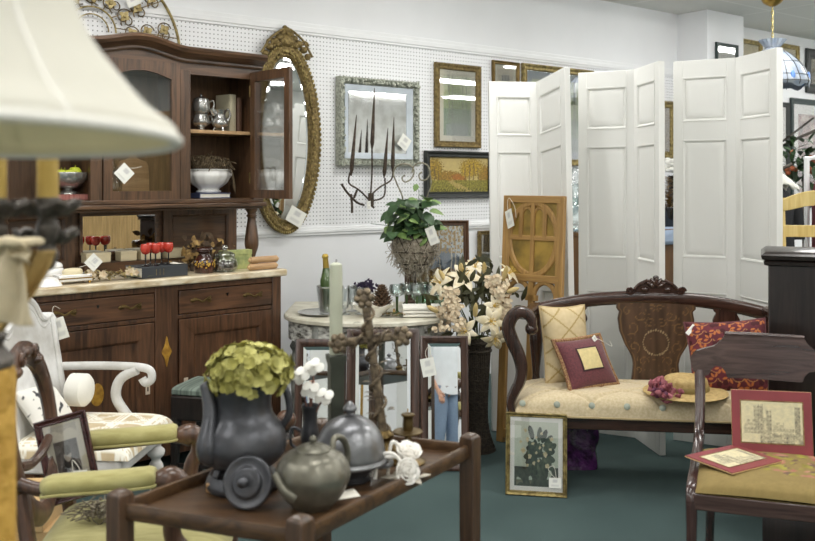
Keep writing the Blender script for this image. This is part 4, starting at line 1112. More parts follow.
# ------------------------------------------------------------------ tall black cabinet
t = thing('cabinet', 'tall near black wooden cabinet with moulded top at right edge', 'cabinet', (1.409, 3.51, 0), math.atan2(-.37, .93))
mb = MB(); mb.bx(.012, .62, .012, .31, .1, 1.105); part('body', mb, M['ebony'], t, bevel=.004)
mb = MB(); mb.loft([[(.63+q if x else -q, .33+q*.2 if y else -q, z) for x, y in ((0, 0), (1, 0), (1, 1), (0, 1))] for q, z in ((-.01, 1.095), (.004, 1.1), (.006, 1.112), (.0, 1.117), (.012, 1.122), (.016, 1.137), (.008, 1.143), (-.004, 1.152))]); part('cornice', mb, M['ebony'], t)
mb = MB(); mb.loft([[(.63+q if x else -q, .32 if y else -q, z) for x, y in ((0, 0), (1, 0), (1, 1), (0, 1))] for q, z in ((.01, .0), (.01, .12), (.0, .14), (-.012, .15))]); part('plinth', mb, M['ebony'], t)
# ------------------------------------------------------------------ grecian chair
CR_ = R(-18.5); c0 = Vector((1.153, 2.795, 0))
t = thing('side_chair', 'dark klismos side chair with broad crest and olive needlepoint seat', 'chair', c0, CR_)
hw = .25; dp = .42; bwk = .232
halfc = [(x_, z_-.018) for x_, z_ in [(.138, .868), (.148, .85), (.175, .826), (.215, .815), (.245, .805), (.262, .78), (.258, .75), (.245, .725), (.222, .714), (.198, .717), (.187, .738), (.172, .754), (.15, .75), (.135, .732), (.13, .711)]]
outl = [(x, z) for x, z in halfc[::-1]] + [(-x, z) for x, z in halfc]
mb = MB(); yb = .515; DZ = -.016
def cy(x, z): return yb + .035*(1-(x/.26)**2) + (z-.71)*.12
def itp(pts, x):
    for (x0, z0), (x1, z1) in zip(pts, pts[1:]):
        if min(x0, x1) <= x <= max(x0, x1): return z0+(z1-z0)*(x-x0)/(x1-x0 or 1)
    return pts[-1][1]
ctop = [(0, .85)] + halfc[:6]; cbot = [(0, .693)] + halfc[:4:-1]
xs_ = sorted({-q for q in [.262*i/40 for i in range(41)]+[.1305, .135]} | set([.262*i/40 for i in range(41)]+[.1305, .135]))
mb.loft([[(x, cy(x, z)+o_, z) for z, o_ in ((itp(cbot, abs(x)), -.011), (itp(ctop, abs(x)), -.011), (itp(ctop, abs(x)), .011), (itp(cbot, abs(x)), .011))] for x in xs_])
part('crest_rail', mb, M['grecian'], t)
mb = MB(); mb.sweep([(x, cy(x, .85), .85) for x in (-.138, -.07, 0, .07, .138)], .012, n=8); part('crest_roll', mb, M['grecian'], t)
for s in (-1, 1):
    mb = MB(); pts = cr([(s*.228, cy(.228, .715), .715), (s*.226, .49, .62), (s*.229, .43, .5), (s*.236, .32, .452), (s*.243, .16, .44), (s*.249, .03, .43), (s*.25, .0, .385)], 6)
    mb.sweep(pts, .017, .019, n=10, sq=.75, ref=(1, 0, 0)); part('stile', mb, M['grecian_v'], t)
    mb = MB(); mb.sweep(cr([(s*.25, .004, .40), (s*.25, -.006, .25), (s*.252, -.03, .0)], 6), [.019, .019, .018, .018, .017, .017, .016, .016, .015, .015, .015, .014, .014], n=10, ref=(1, 0, 0), sq=.8); part('leg', mb, M['grecian_v'], t)
    mb = MB(); mb.sweep(cr([(s*.19, .4, .42), (s*.19, .41, .25), (s*.195, .5, .0)], 6), .02, .016, n=10, ref=(1, 0, 0), sq=.8); part('leg', mb, M['grecian_v'], t)
mb = MB(); mb.bx(-.245, .245, -.012, .02, .372, .428); part('front_rail', mb, M['grecian'], t, bevel=.006)
mb = MB(); mb.bx(-.225, .225, .40, .425, .38, .43); part('back_rail', mb, M['grecian'], t, bevel=.005)
mb = MB(); mb.sweep([(-.222, .45, .58), (0, .475, .585), (.222, .45, .58)], .012, .016, n=8) if False else mb.box((0, .2, .395), (.44, .4, .03)); part('seat_frame', mb, M['grecian'], t)
def topc(x, y):
    a, b = x/.238, (y-.2)/.215
    return .43+.043*max(0, 1-abs(a)**7)**.45*max(0, 1-abs(b)**7)**.45+.006*(1-a*a)
mb = MB(); mb.grid(lambda u, v: (lambda x, y: (x, y, topc(x, y)))(.238*math.copysign(abs(2*u-1)**.85, 2*u-1), .2+.215*math.copysign(abs(2*v-1)**.75, 2*v-1)), 70, 60)
mb.grid(lambda u, v: (.236*(2*u-1), .2+.213*(2*v-1), .428), 2, 2)
o = part('seat_cushion', mb, M['pattern'], t, angle=80, label='olive needlepoint seat')
def fn(c):
    k = N2(c.x, c.y, 40)*.25+N2(c.x, c.y, 140, 3)*.3
    base = mixc((.58, .5, .3), (.48, .41, .23), .5+k)
    x, y = c.x-.09, c.y-.24
    r = math.hypot(x, y*1.2)
    if r < .16:
        n1 = N2(x, y, 28, 5); n2 = N2(x, y, 34, 9)
        if n1 > .22: return mixc((.5, .46, .18), (.62, .6, .25), .5+n2)
        if n1 < -.28: return mixc((.62, .38, .33), (.7, .52, .44), .5+n2)
        if n2 > .35: return (.4, .3, .26)
    return base
paint(o, fn)
def chair_pt(lx, ly, z): return Vector((c0.x+cos(CR_)*lx-sin(CR_)*ly, c0.y+sin(CR_)*lx+cos(CR_)*ly, z))
def red_print(name, label, w, h, loc, rz, lean, nu=90, roll=0):
    t = thing(name, label, 'picture', loc, rz, 'red bordered castle prints', lean, roll)
    mb = MB(); mb.bx(-w/2, w/2, 0, .007, 0, h); part('board', mb, plain(name+'red', '87373d', .5, var=.06, coat=.2), t, bevel=.0015)
    mb = MB(); mb.mitre(w-.056, h-.07, [(0, 0), (0, -.0012), (.003, -.0012), (.003, 0)], .036); part('gold_line', mb, M['gold'], t)
    mb = MB(); pw_, ph_ = w-.064, h-.078
    mb.grid(lambda u, v: ((u-.5)*pw_, -.0008, .04+v*ph_), nu, int(nu*ph_/pw_)); o = part('print', mb, M['canvas'], t, smooth=False)
    paint(o, lambda c: art_castle(c.x/pw_+.5, (c.z-.04)/ph_))
    mb = MB(); mb.mitre(w+.002, h+.002, [(0, .0065), (0, .003), (.002, .003), (.002, .0065)], -.001); part('edge', mb, M['card'], t)
    return t
pp = P(768, 452, 3.16)
red_print('castle_print', 'red bordered castle print standing upright on the olive chair seat', .268, .219, (pp.x+.005, 3.13, .468), R(-11), -R(9))
q = red_print('castle_print', 'red bordered castle print lying flat on the olive chair seat', .25, .195, (1.158, 2.946, .487), R(31), -R(88.5))
# ================================================================== sideboard and hutch
SO = Vector((-.674, 4.75, 0)); SBR = R(42); SA = Vector((cos(SBR), sin(SBR), 0)); SBB = Vector((-sin(SBR), cos(SBR), 0))
def sb(x, y, z=.962): p = SO + SA*x + SBB*y; return Vector((p.x, p.y, z))
def sb_px(px, y):   # local x of the point at depth y of the sideboard seen at column px
    k = (px-CX)/FPX; o = SO + SBB*y
    return (k*o.y-o.x)/(SA.x-k*SA.y)
t = thing('sideboard', 'dark inlaid wooden sideboard with pale stone top against the wall', 'sideboard', SO, SBR)
Lw = 1.34; z0, z1 = .1, .925
mb = MB(); mb.bx(-Lw, 0, .025, .5, z0, z1)
for x in (-Lw, -.055): mb.bx(x, x+.055, 0, .06, 0, z1)
for x in (-Lw, -.055): mb.bx(x, x+.055, .44, .5, 0, z0+.01)
mb.bx(-Lw+.055, -.055, .004, .03, .895, z1); mb.bx(-Lw+.055, -.055, .004, .03, .755, .776); mb.bx(-Lw+.055, -.055, .004, .03, z0, .14); mb.bx(-.72, -.60, .001, .03, z0, z1)
part('body', mb, M['walnut_v'], t, bevel=.003)
mb = MB(); mb.bx(-Lw-.025, .025, -.025, .51, .925, .962); part('stone_top', mb, M['stonetop'], t, bevel=.008, label='worn cream stone top')
def handle(parent, x, z):
    mb = MB(); mb.sweep(cr([(x-.05, -.008, z), (x-.03, -.024, z+.006), (x-.005, -.028, z-.006), (x+.02, -.028, z+.006), (x+.05, -.01, z+.012)], 5), .005, n=6)
    for q in (-.045, .045): mb.ell((x+q, -.004, z), (.014, .006, .009), 8, 6)
    mb.leaf((x-.02, -.024, z), (-1, 0, .5), (0, -1, 0), .035, .014, .3, 3); mb.leaf((x+.02, -.024, z), (1, 0, -.4), (0, -1, 0), .035, .014, .3, 3)
    part('handle', mb, M['darkbrass'], parent)
for (a, b) in ((-.595, -.06), (-Lw+.06, -.725)):
    mb = MB(); mb.bx(a, b, -.003, .03, .779, .892); d = part('drawer', mb, M['walnut'], t, bevel=.003)
    w = b-a; handle(d, a+w*.22, .84); handle(d, a+w*.78, .84)
    mb = MB(); mb.sweep([((a+b)/2, -.004, .862), ((a+b)/2, -.004, .848)], [.007, .003], n=8, ref=(0, 1, 0)); part('keyhole', mb, M['blackgloss'], d)
    mb = MB(); mb.bx(a, b, .006, .03, .143, .752); mb.mitre(w, .609, [(0, .008), (0, -.004), (.07, -.004), (.082, .006), (.082, .008)], .143)
    for v in mb.bm.verts:
        pass
    d2 = part('door', MB().bx(a, b, .006, .03, .143, .752), M['walnut_v'], t)
    mb.bm.free()
    mm = MB(); rings = []
    for cx_, cz_ in ((a, .143), (b, .143), (b, .752), (a, .752)):
        sx = 1 if cx_ == a else -1; sz = 1 if cz_ < .5 else -1
        rings.append([(cx_+sx*q, y, cz_+sz*q) for q, y in ((0, .01), (0, -.004), (.075, -.004), (.082, .0), (.09, .007), (.09, .01))])
    mm.loft(rings, closed=True); part('door_frame', mm, M['walnut_v'], d2, bevel=.0015)
    mm = MB(); xx = (a+b)/2
    mm.loft([[(xx+q*.032*cos(2*PI*k/28), y, .45+q*.052*sin(2*PI*k/28)) for k in range(28)] for q, y in ((1, .007), (1, .0045), (.9, .004))]); part('oval_inlay', mm, M['inlay'], d2, label='golden oval inlay')
    hx = a+.035 if a > -.7 else b-.035
    mm = MB(); mm.bx(hx-.011, hx+.011, -.0065, -.003, .415, .465); part('escutcheon', mm, M['bone'], d2, label='pale keyhole plate')
    mm = MB(); mm.bx(hx-.0025, hx+.0025, -.0075, -.006, .43, .45); part('keyhole', mm, M['blackgloss'], d2)
mb = MB(); mb.loft([[(-.66+q*x, y, .605+q*z) for x, z in smooth2([(0, -.075), (.012, -.03), (.026, 0), (.012, .03), (0, .075), (-.012, .03), (-.026, 0), (-.012, -.03)], 3)] for q, y in ((1, .002), (1, -.0015), (.92, -.002))]); part('diamond_inlay', mb, M['inlay'], t, label='golden diamond inlay')

# hutch: posts, back, hollow cupboard with three bays, arched cornice
HL = 1.38; yf = .20; yb = .49
t = thing('display_hutch', 'dark wooden glazed hutch with arched top standing on the sideboard', 'hutch', sb(0, 0, .963), SBR)
def hz(z): return z-.963
zb, zt = 1.292, 2.003
mb = MB(); mb.bx(-HL+.02, -.02, yb-.02, yb, hz(.965), hz(zb)); part('lower_back', mb, M['hutch'], t)
mb = MB()
for a, b in ((-HL+.02, -.93), (-.45, -.0)):
    mb = MB(); mb.mitre(b-a, .31, [(0, 0), (0, -.02), (.05, -.02), (.06, -.008), (.06, 0)], hz(.985))
    for v in mb.bm.verts: v.co.x += (a+b)/2; v.co.y += yb-.02
    part('back_frame', mb, M['hutch_v'], t)
xa, xb = -.885, -.496
mb = MB(); mb.mitre(xb-xa+.04, .22, [(0, 0), (0, -.02), (.015, -.02), (.02, -.01), (.02, 0)], hz(1.05))
for v in mb.bm.verts: v.co.x += (xa+xb)/2; v.co.y += yb-.02
part('mirror_frame', mb, M['hutch'], t)
part('mirror_glass', MB().bx(xa, xb, yb-.03, yb-.026, hz(1.065), hz(1.252)), M['mirror'], t, smooth=False)
mb = MB(); mb.bx(-.92, -.33, yb-.14, yb-.02, hz(.964), hz(1.02)); part('ledge', mb, M['hutch'], t, bevel=.003)
for x in (-.035, -HL+.035):
    mb = MB(); mb.lathe(prof([(.03, 0), (.032, .015), (.022, .025), (.028, .04), (.02, .052), (.036, .105), (.038, .14), (.03, .21), (.022, .262), (.03, .275), (.022, .288), (.034, .31), (.034, .329)], 4), 20, (x, yf+.035, 0)); part('turned_post', mb, M['hutch_v'], t)
mb = MB(); mb.bx(-HL-.02, .02, yf-.035, yb, hz(zb), hz(zb+.022)); mb.bx(-HL-.008, .008, yf-.02, yb, hz(zb+.022), hz(zb+.045)); mb.bx(-HL-.008, .008, yf-.015, yb, hz(zb-.012), hz(zb))
part('bottom_ledge', mb, M['hutch'], t, bevel=.005)
part('back_panel', MB().bx(-HL+.005, -.005, yb-.012, yb, hz(zb+.04), hz(zt+.06)), M['hutch_in'], t)
X1, X2 = -.925, -.455
for x0, x1, y0_ in ((-.03, 0, 0), (-HL, -HL+.03, 0), (X1-.012, X1+.012, .02), (X2-.012, X2+.012, .02)): part('side_panel', MB().bx(x0, x1, yf+y0_, yb-.01, hz(zb+.04), hz(zt+.02)), M['hutch_v'], t)
for x0, x1 in ((-.055, 0), (-HL, -HL+.055), (X1-.03, X1+.03), (X2-.03, X2+.03)): part('front_stile', MB().bx(x0, x1, yf-.003, yf+.022, hz(zb+.04), hz(zt)), M['hutch_v'], t, bevel=.003)
def archz(x):   # rise of the arched cornice along the front
    u = (x+.71)/.27
    if abs(u) >= 1: return 0
    return .042*(.5+.5*cos(PI*u))
xs = [-HL-.005+(HL+.01)*i/80 for i in range(81)]
out = [(-HL, hz(zt-.02)), (0, hz(zt-.02))] + [(x, hz(zt+.055)+archz(x)) for x in [q for q in xs[::-1] if -HL <= q <= 0]]
# frieze, its lower edge arched over the middle door
fz = MB()
fz.loft([[(x, yf-.002, lo), (x, yf-.002, hi), (x, yf+.022, hi), (x, yf+.022, lo)] for x, lo, hi in [(max(-HL, min(0, q)), hz(zt-.02)+(.035*max(0, cos(PI*.5*(q+.69)/.2)) if abs(q+.69) < .2 else 0), hz(zt+.055)+archz(q)) for q in xs]])
part('frieze', fz, M['hutch'], t)
cn = MB(); rings = []
for x in xs:
    b_ = hz(zt+.035)+archz(x)
    rings.append([(x, yf+.02, b_), (x, yf-.01, b_), (x, yf-.018, b_+.01), (x, yf-.018, b_+.02), (x, yf-.04, b_+.035), (x, yf-.06, b_+.045), (x, yf-.068, b_+.062), (x, yf-.06, b_+.076), (x, yf-.04, b_+.082), (x, yf+.02, b_+.082)])
cn.loft(rings); part('cornice', cn, M['hutch'], t)
cn = MB()
for x, s in ((.0, 1), (-HL, -1)): cn.loft([[(x-s*.01, y, hz(zt+.035)), (x+s*.01, y, hz(zt+.035)), (x+s*.01, y, hz(zt+.08)), (x+s*.01, y, hz(zt+.117)), (x-s*.01, y, hz(zt+.117))] for y in (yf+.01, yb)])
part('side_cornice', cn, M['hutch'], t)
part('top_board', MB().bx(-HL, 0, yf, yb, hz(zt+.05), hz(zt+.065)), M['hutch_in'], t)
zs = 1.70
for a, b, z_ in ((X2+.012, -.03, zs), (-HL+.03, X1-.012, zs), (X1+.012, X2-.012, zs)):
    part('shelf', MB().bx(a, b, yf+.03, yb-.012, hz(z_-.018), hz(z_)), M['tanwood'] if a > -.6 else M['hutch_in'], t)
# arched middle door with glass
def door(parent, w, h, arch, x0=0, y0=0, zz=0, tagit=False):
    f = MB(); st = .046
    f.bx(0, st, -.011, .011, 0, h).bx(w-st, w, -.011, .011, 0, h).bx(st, w-st, -.011, .011, 0, st)
    n = 20
    for i in range(n):
        u0, u1 = st+(w-2*st)*i/n, st+(w-2*st)*(i+1)/n
        def ar(u): return arch*sin(PI*(u-st)/(w-2*st))
        f.prism([(u0, h-st*1.1-arch+ar(u0)), (u1, h-st*1.1-arch+ar(u1)), (u1, h), (u0, h)], -.011, .011)
    d = part('door', f, M['hutch_v'], parent)
    part('door_pane', MB().bx(st-.004, w-st+.004, -.002, .002, st-.004, h-st*.8), M['pane'], d, smooth=False)
    return d
d = door(t, X2-X1-.066, zt-zb-.025+.012, .035); d.location = (X1+.033, yf+.004, hz(zb+.042))
price_tag(d, (.13, -.014, .16), 0, .075, .075, roll=R(45), string=[(0.02, 0, .02), (.04, 0, .05)])
k_ = MB(); k_.ell((.035, -.022, .3), (.009, .012, .009), 10, 6); k_.sweep([(.035, -.01, .3), (.035, -.02, .3)], .004, n=6); part('knob', k_, M['darkbrass'], d)
d = door(t, .372, zt-zb-.03, .0); d.location = (-.06, yf-.006, hz(zb+.045)); d.rotation_euler = (0, 0, R(-90))
for z in (.08, .55): part('hinge', MB().sweep([(0.0, -.012, z), (0.0, -.012, z+.06)], .006, n=8, ref=(0, 1, 0)), M['darkbrass'], d)

# ------------------------------------------------------------------ in the hutch
def pot(name, label, loc, pr, m, lidpr=None, spout=None, hand=None, rz=0, feet=0, fr=.03, cat='pot', group=None, knob=True):
    t = thing(name, label, cat, loc, rz, group)
    part('body', MB().lathe(prof(pr, 4), 28), m, t)
    if lidpr:
        l = part('lid', MB().lathe(prof(lidpr, 4), 28), m, t)
    if spout: s = MB(); s.sweep(cr(spout[0], 5), spout[1], n=10); part('spout', s, m, t)
    if hand: s = MB(); s.sweep(cr(hand[0], 6), hand[1], n=8); part('handle', s, m, t)
    if feet:
        for k in range(feet):
            a_ = 2*PI*k/feet+.5; s = MB(); s.sweep(cr([(fr*cos(a_), fr*sin(a_), .018), (fr*1.25*cos(a_), fr*1.25*sin(a_), .01), (fr*1.3*cos(a_), fr*1.3*sin(a_), 0)], 3), [.006, .006, .006, .005, .005, .006, .007][:7], n=6); part('foot', s, m, t)
    return t
zl = zb+.046
x1 = sb_px(201, .33)
pot('sugar_bowl', 'pewter sugar bowl under the lidded pewter pot on hutch shelf', sb(x1, .33, zs), [(.035, 0), (.02, .008), (.018, .018), (.04, .035), (.045, .055), (.035, .085), (.038, .092)], M['silver'],
    hand=([(.04, 0, .07), (.06, 0, .085), (.068, 0, .06), (.045, 0, .04)], .005), rz=SBR, cat='bowl')
pot('lidded_pot', 'small lidded pewter pot stacked on top of the pewter sugar bowl', sb(x1, .33, zs+.093), [(.034, 0), (.042, .01), (.048, .035), (.046, .06), (.042, .072)], M['silver'], [(.044, .072), (.04, .08), (.02, .088), (.006, .092), (.008, .1), (.001, .106)],
    hand=([(.045, 0, .06), (.07, 0, .075), (.078, 0, .045), (.048, 0, .015)], .005), rz=SBR)
x2 = sb_px(220, .28)
pot('creamer', 'small footed pewter cream jug on hutch shelf before the cream book', sb(x2, .28, zs), [(.018, .016), (.04, .03), (.044, .05), (.03, .075), (.03, .095), (.04, .115)], M['silver'],
    spout=([(-.03, 0, .09), (-.045, 0, .108), (-.052, 0, .118)], [.016]*10+[.008]), hand=([(.028, 0, .1), (.05, 0, .12), (.062, 0, .085), (.04, 0, .045)], .005), rz=SBR, feet=3, fr=.026, cat='jug')
def book(label, loc, rz, w, h, th, m, group=None, lean=0, roll=0):
    """upright book, spine towards -y"""
    t = thing('book', label, 'book', loc, rz, group, lean, roll)
    mb = MB(); mb.bx(-th/2, -th/2+.003, 0, w, 0, h).bx(th/2-.003, th/2, 0, w, 0, h); mb.sweep([(0, .004, 0), (0, .004, h)], th/2, .008, n=12, ref=(0, 1, 0)); part('cover', mb, m, t)
    part('pages', MB().bx(-th/2+.003, th/2-.003, .006, w-.004, .004, h-.004), M['paper'], t)
    return t
book('thick cream book with grey side standing on hutch shelf', sb(sb_px(227, .36), .30, zs), SBR+R(8), .12, .205, .042, M['bookcream'])
book('brown book standing at the right end of hutch shelf', sb(sb_px(236.5, .33), .30, zs), SBR, .13, .19, .028, M['bookbrown'])
x3 = sb_px(209, .33)
t = thing('book', 'blue book lying under the white ironstone tureen', 'book', sb(x3, .335, zl), SBR)
part('cover', MB().bx(-.095, .095, -.075, .075, 0, .004).bx(-.095, .095, -.075, .075, .024, .028).bx(-.095, -.09, -.075, .075, 0, .028), M['bookblue'], t, bevel=.0015); part('pages', MB().bx(-.09, .09, -.07, .07, .004, .024), M['paper'], t)
t = thing('tureen', 'white lobed tureen holding dried moss in the open hutch bay', 'bowl', sb(x3, .335, zl+.029), SBR)
part('bowl', MB().lathe(prof([(.055, 0), (.06, .008), (.05, .02), (.085, .05), (.105, .09), (.1, .115), (.108, .125), (.1, .125), (.09, .1), (.05, .04)], 4), 48, lobes=12, la=.07, sx=1.2, sy=.95), M['porcelain'], t)
for s in (-1, 1): part('handle', MB().sweep(cr([(s*.118, 0, .1), (s*.14, 0, .12), (s*.142, 0, .1), (s*.12, 0, .075)], 5), .006, n=8), M['porcelain'], t)
mb = MB()
for i in range(260):
    a_ = rnd.uniform(0, 6.28); r_ = .112*rnd.random()**.5; p = Vector((r_*cos(a_), r_*sin(a_)*.8, .12+.085*(1-.6*r_/.1)*rnd.uniform(.2, 1)))
    q = p+Vector((rnd.uniform(-.05, .05), rnd.uniform(-.05, .05), rnd.uniform(-.02, .03)))
    mb.sweep(cr([p, (p+q)/2+Vector((0, 0, .02)), q], 3), .0028, n=4)
for i in range(14):
    a_ = rnd.uniform(-.9, .5); p = Vector((.09*cos(a_), .07*sin(a_)-.02, .12)); mb.sweep(cr([p, p+Vector((.03, -.01, .0)), p+Vector((.045, -.02, -.07-.06*rnd.random()))], 4), .0016, n=4)
solo('dried_moss', mb, plain('drymoss', '75654c', .9, col2='4a3d2c', scale=50), 'tangle of dried brown moss filling the white tureen', 'moss', sb(x3, .335, zl+.029), SBR)
# left bay
x4 = sb_px(68, .33)
t = thing('book', 'pinkish red patterned book lying under the silver fruit bowl', 'book', sb(x4, .33, zl), SBR)
part('cover', MB().bx(-.085, .085, -.06, .06, 0, .004).bx(-.085, .085, -.06, .06, .024, .028).bx(-.085, .085, -.06, -.056, 0, .028), M['bookred'], t, bevel=.0015); part('pages', MB().bx(-.082, .082, -.055, .058, .004, .024), M['paper'], t)
t = thing('fruit_bowl', 'embossed silver footed bowl with green fruit in left hutch bay', 'bowl', sb(x4, .33, zl+.029), SBR)
part('bowl', MB().lathe(prof([(.045, 0), (.04, .01), (.02, .022), (.05, .035), (.085, .065), (.095, .1), (.09, .102), (.075, .07), (.03, .045)], 4), 32, lobes=16, la=.05), M['silver'], t)
for i, (dx, dy) in enumerate(((-.03, .01), (.03, -.01), (0, .04), (.0, -.035))):
    mb = MB(); mb.lathe(prof([(.001, -.033), (.02, -.028), (.032, 0), (.022, .026), (.003, .03)], 4), 16); mb.sweep([(0, 0, .028), (.003, 0, .04)], .002, n=5)
    solo('lime', mb, M['lime'], 'bright green lime lying in the embossed silver bowl', 'fruit', sb(x4, .33, zl+.029+.088+(.012 if i == 1 else 0))+SA*dx+SBB*dy, i, 'limes in the silver bowl')
# middle bay behind glass
t = thing('cutting_board', 'old paddle shaped wooden board behind the middle glass door', 'board', sb(-.62, .44, zl), SBR, None, -R(4))
mb = MB(); mb.prism(smooth2([(-.08, 0), (.08, 0), (.085, .02), (.085, .17), (.06, .2), (.02, .215), (.015, .28), (0, .295), (-.015, .28), (-.02, .215), (-.06, .2), (-.085, .17), (-.085, .02)], 2), 0, .014); part('board', mb, M['tanwood'], t, bevel=.002)
t = thing('glass_carafe', 'clear glass carafe behind the middle hutch door', 'carafe', sb(-.78, .36, zl), SBR)
part('body', MB().lathe(prof([(.04, 0), (.05, .02), (.052, .1), (.022, .17), (.02, .22), (.026, .24)], 4), 24), M['clear'], t)
t = thing('wheat_bundle', 'bundle of dried wheat behind the middle hutch door', 'dried plant', sb(-.84, .40, zl), SBR)
mb = MB()
for i in range(60):
    a_ = rnd.gauss(0, .16); b_ = rnd.gauss(0, .06); mb.sweep([(rnd.gauss(0, .012), rnd.gauss(0, .01), 0), (sin(a_)*.3, sin(b_)*.2, .29)], [.0014, .003], n=4, ref=(0, 1, 0))
part('stalks', mb, M['straw'], t)
mb = MB(); mb.sweep([(.024*cos(2*PI*k/12), .02*sin(2*PI*k/12), .08) for k in range(12)], .004, n=5, closed=True); part('ribbon', mb, M['burlap'], t)

# ------------------------------------------------------------------ on the sideboard
ST = .963
def on_sb(px, y): return sb(sb_px(px, y), y, ST)
for i, (px, w) in enumerate(((96, .125), (126, .085), (148, .11), (173, .1))):
    xx = sb_px(px, yb-.09); mb = MB(); mb.bx(-w/2, w/2, -.035, .035, 0, .048)
    t = thing('cream_box', ['cream box on the ledge at the left below the hutch mirror', 'short cream box on the ledge behind dried flowers, second from the left', 'cream box on the ledge just left behind the red goblets', 'cream box on the ledge behind the red goblets, rightmost of the row'][i], 'box', sb(xx, yb-.09, 1.021), SBR, 'row of cream boxes on the hutch ledge')
    part('base', MB().bx(-w/2, w/2, -.035, .035, 0, .036), M['creambox'], t, bevel=.002); part('lid', MB().bx(-w/2-.0015, w/2+.0015, -.0365, .0365, .036, .05), M['creambox'], t, bevel=.002)
# white jar and dish
p = on_sb(52, .2)
pot('jar', 'white lidded porcelain jar at the left end of the sideboard', p, [(.03, 0), (.045, .012), (.055, .035), (.05, .06), (.04, .066)], M['porcelain'], [(.044, .066), (.048, .07), (.04, .085), (.015, .096), (.01, .1), (.013, .108), (.001, .114)], cat='jar')
t = solo('dish', MB().lathe(prof([(.065, 0), (.064, .004), (.045, .03), (.03, .036), (.001, .037)], 4), 28), M['porcelain'], 'upturned white porcelain dish before the white jar on sideboard', 'dish', on_sb(47, .045))
t = thing('trinket_box', 'white porcelain and brass box with cream domed lid on sideboard', 'box', on_sb(72.5, .07), SBR)
part('body', MB().bx(-.075, .075, -.045, .045, .012, .042), M['porcelain'], t, bevel=.004)
mb = MB(); mb.mitre(.158, .01, [(0, 0)]*0 or [(0, .047), (0, -.047), (.002, -.047), (.002, .047)], .022) if False else mb.bx(-.078, .078, -.048, .048, .024, .029); part('brass_band', mb, M['brass'], t)
for a_ in (-1, 1):
    for b_ in (-1, 1): mb = MB(); mb.ell((a_*.065, b_*.036, .007), .008, 8, 6); part('foot', mb, M['brass'], t)
mb = MB(); mb.lathe(prof([(.045, .042), (.046, .055), (.036, .066), (.001, .07)], 3), 24, sx=1, sy=.7); part('lid', mb, M['creambox'], t)
t = thing('flower_garland', 'swag of dried gold leaves and white flowers lying on sideboard', 'dried flowers', on_sb(108, .065), SBR)
mb = MB(); m2 = MB(); m3 = MB()
for i in range(110):
    p = Vector((rnd.uniform(-.13, .13), rnd.gauss(0, .022), .012+rnd.random()*.03))
    mb.leaf(p, (rnd.uniform(-1, 1), rnd.uniform(-1, 1), rnd.uniform(-.2, .8)), (0, 0, 1), .035, .016, .5, 3)
for i in range(9):
    c = Vector((rnd.choice((-.09, .1, -.04))+rnd.gauss(0, .012), -.02, .03+rnd.random()*.02))
    for k in range(5): m2.leaf(c, (cos(k*1.26), -.5, sin(k*1.26)), (0, -1, 0), .02, .014, .5, 3)
for i in range(30): m3.leaf((rnd.uniform(.05, .17), rnd.gauss(0, .02), .012), (1, rnd.uniform(-.5, .5), .2), (0, 0, 1), .05, .012, .4, 3)
part('leaves', mb, M['palegold'], t); part('blossoms', m2, M['blossom'], t); part('green_leaves', m3, M['stem'], t)
price_tag(t, (-.06, -.03, .115), 0, .062, .062, roll=R(45), string=[(-.01, .0, -.05), (-.03, .01, -.09)])
# black book with red goblets
xg = sb_px(157, .10)
t = thing('book', 'thick black book lying on the sideboard under red goblets', 'book', sb(xg, .10, ST), SBR+R(4))
part('cover', MB().bx(-.125, .125, -.075, .09, 0, .004).bx(-.125, .125, -.075, .09, .05, .054).bx(-.125, .125, -.078, -.073, 0, .054), M['bookblack'], t, bevel=.003); part('pages', MB().bx(-.12, .12, -.07, .085, .004, .05), M['paper'], t)
mb = MB()
for x in (-.05, -.03, -.01): mb.bx(x, x+.002, -.0786, -.0775, .012, .042)
part('gilt_lines', mb, M['gold'], t)
zb_ = ST+.055
g0 = None
gl = ['red goblet with black stem on black book, leftmost of five', 'red goblet with black stem on black book, second from the left', 'red goblet with black stem on black book, middle of five', 'red goblet with black stem on black book, fourth from the left', 'red goblet with black stem on black book, rightmost of five']
for i, (px, y) in enumerate(((145.5, .06), (150.5, .13), (155.5, .065), (161.7, .12), (168.4, .09))):
    p = sb(sb_px(px, y), y, zb_)
    if i == 0:
        g0 = thing('goblet', gl[0], 'goblet', p, SBR, 'red goblets on the black book')
        part('stem', MB().lathe(prof([(.019, 0), (.018, .003), (.004, .008), (.0035, .03), (.004, .058)], 4), 16), M['blackgloss'], g0, label='black stem')
        part('bowl', MB().lathe(prof([(.004, .057), (.016, .063), (.024, .08), (.0235, .1), (.021, .106), (.0195, .105), (.021, .09), (.015, .068), (.001, .064)], 4), 24), M['redglass'], g0, label='red bowl')
    else: dup(g0, p, SBR, gl[i])
mb = MB(); mb.grid(lambda u, v: ((u-.5)*.075, (v-.5)*.045, .004+.006*sin(u*5)*v), 8, 4)
solo('paper_slip', mb, M['paper'], 'curled white paper slip on the right end of black book', 'paper', sb(sb_px(178, .07), .07, zb_), SBR+R(10), solid=.0008)
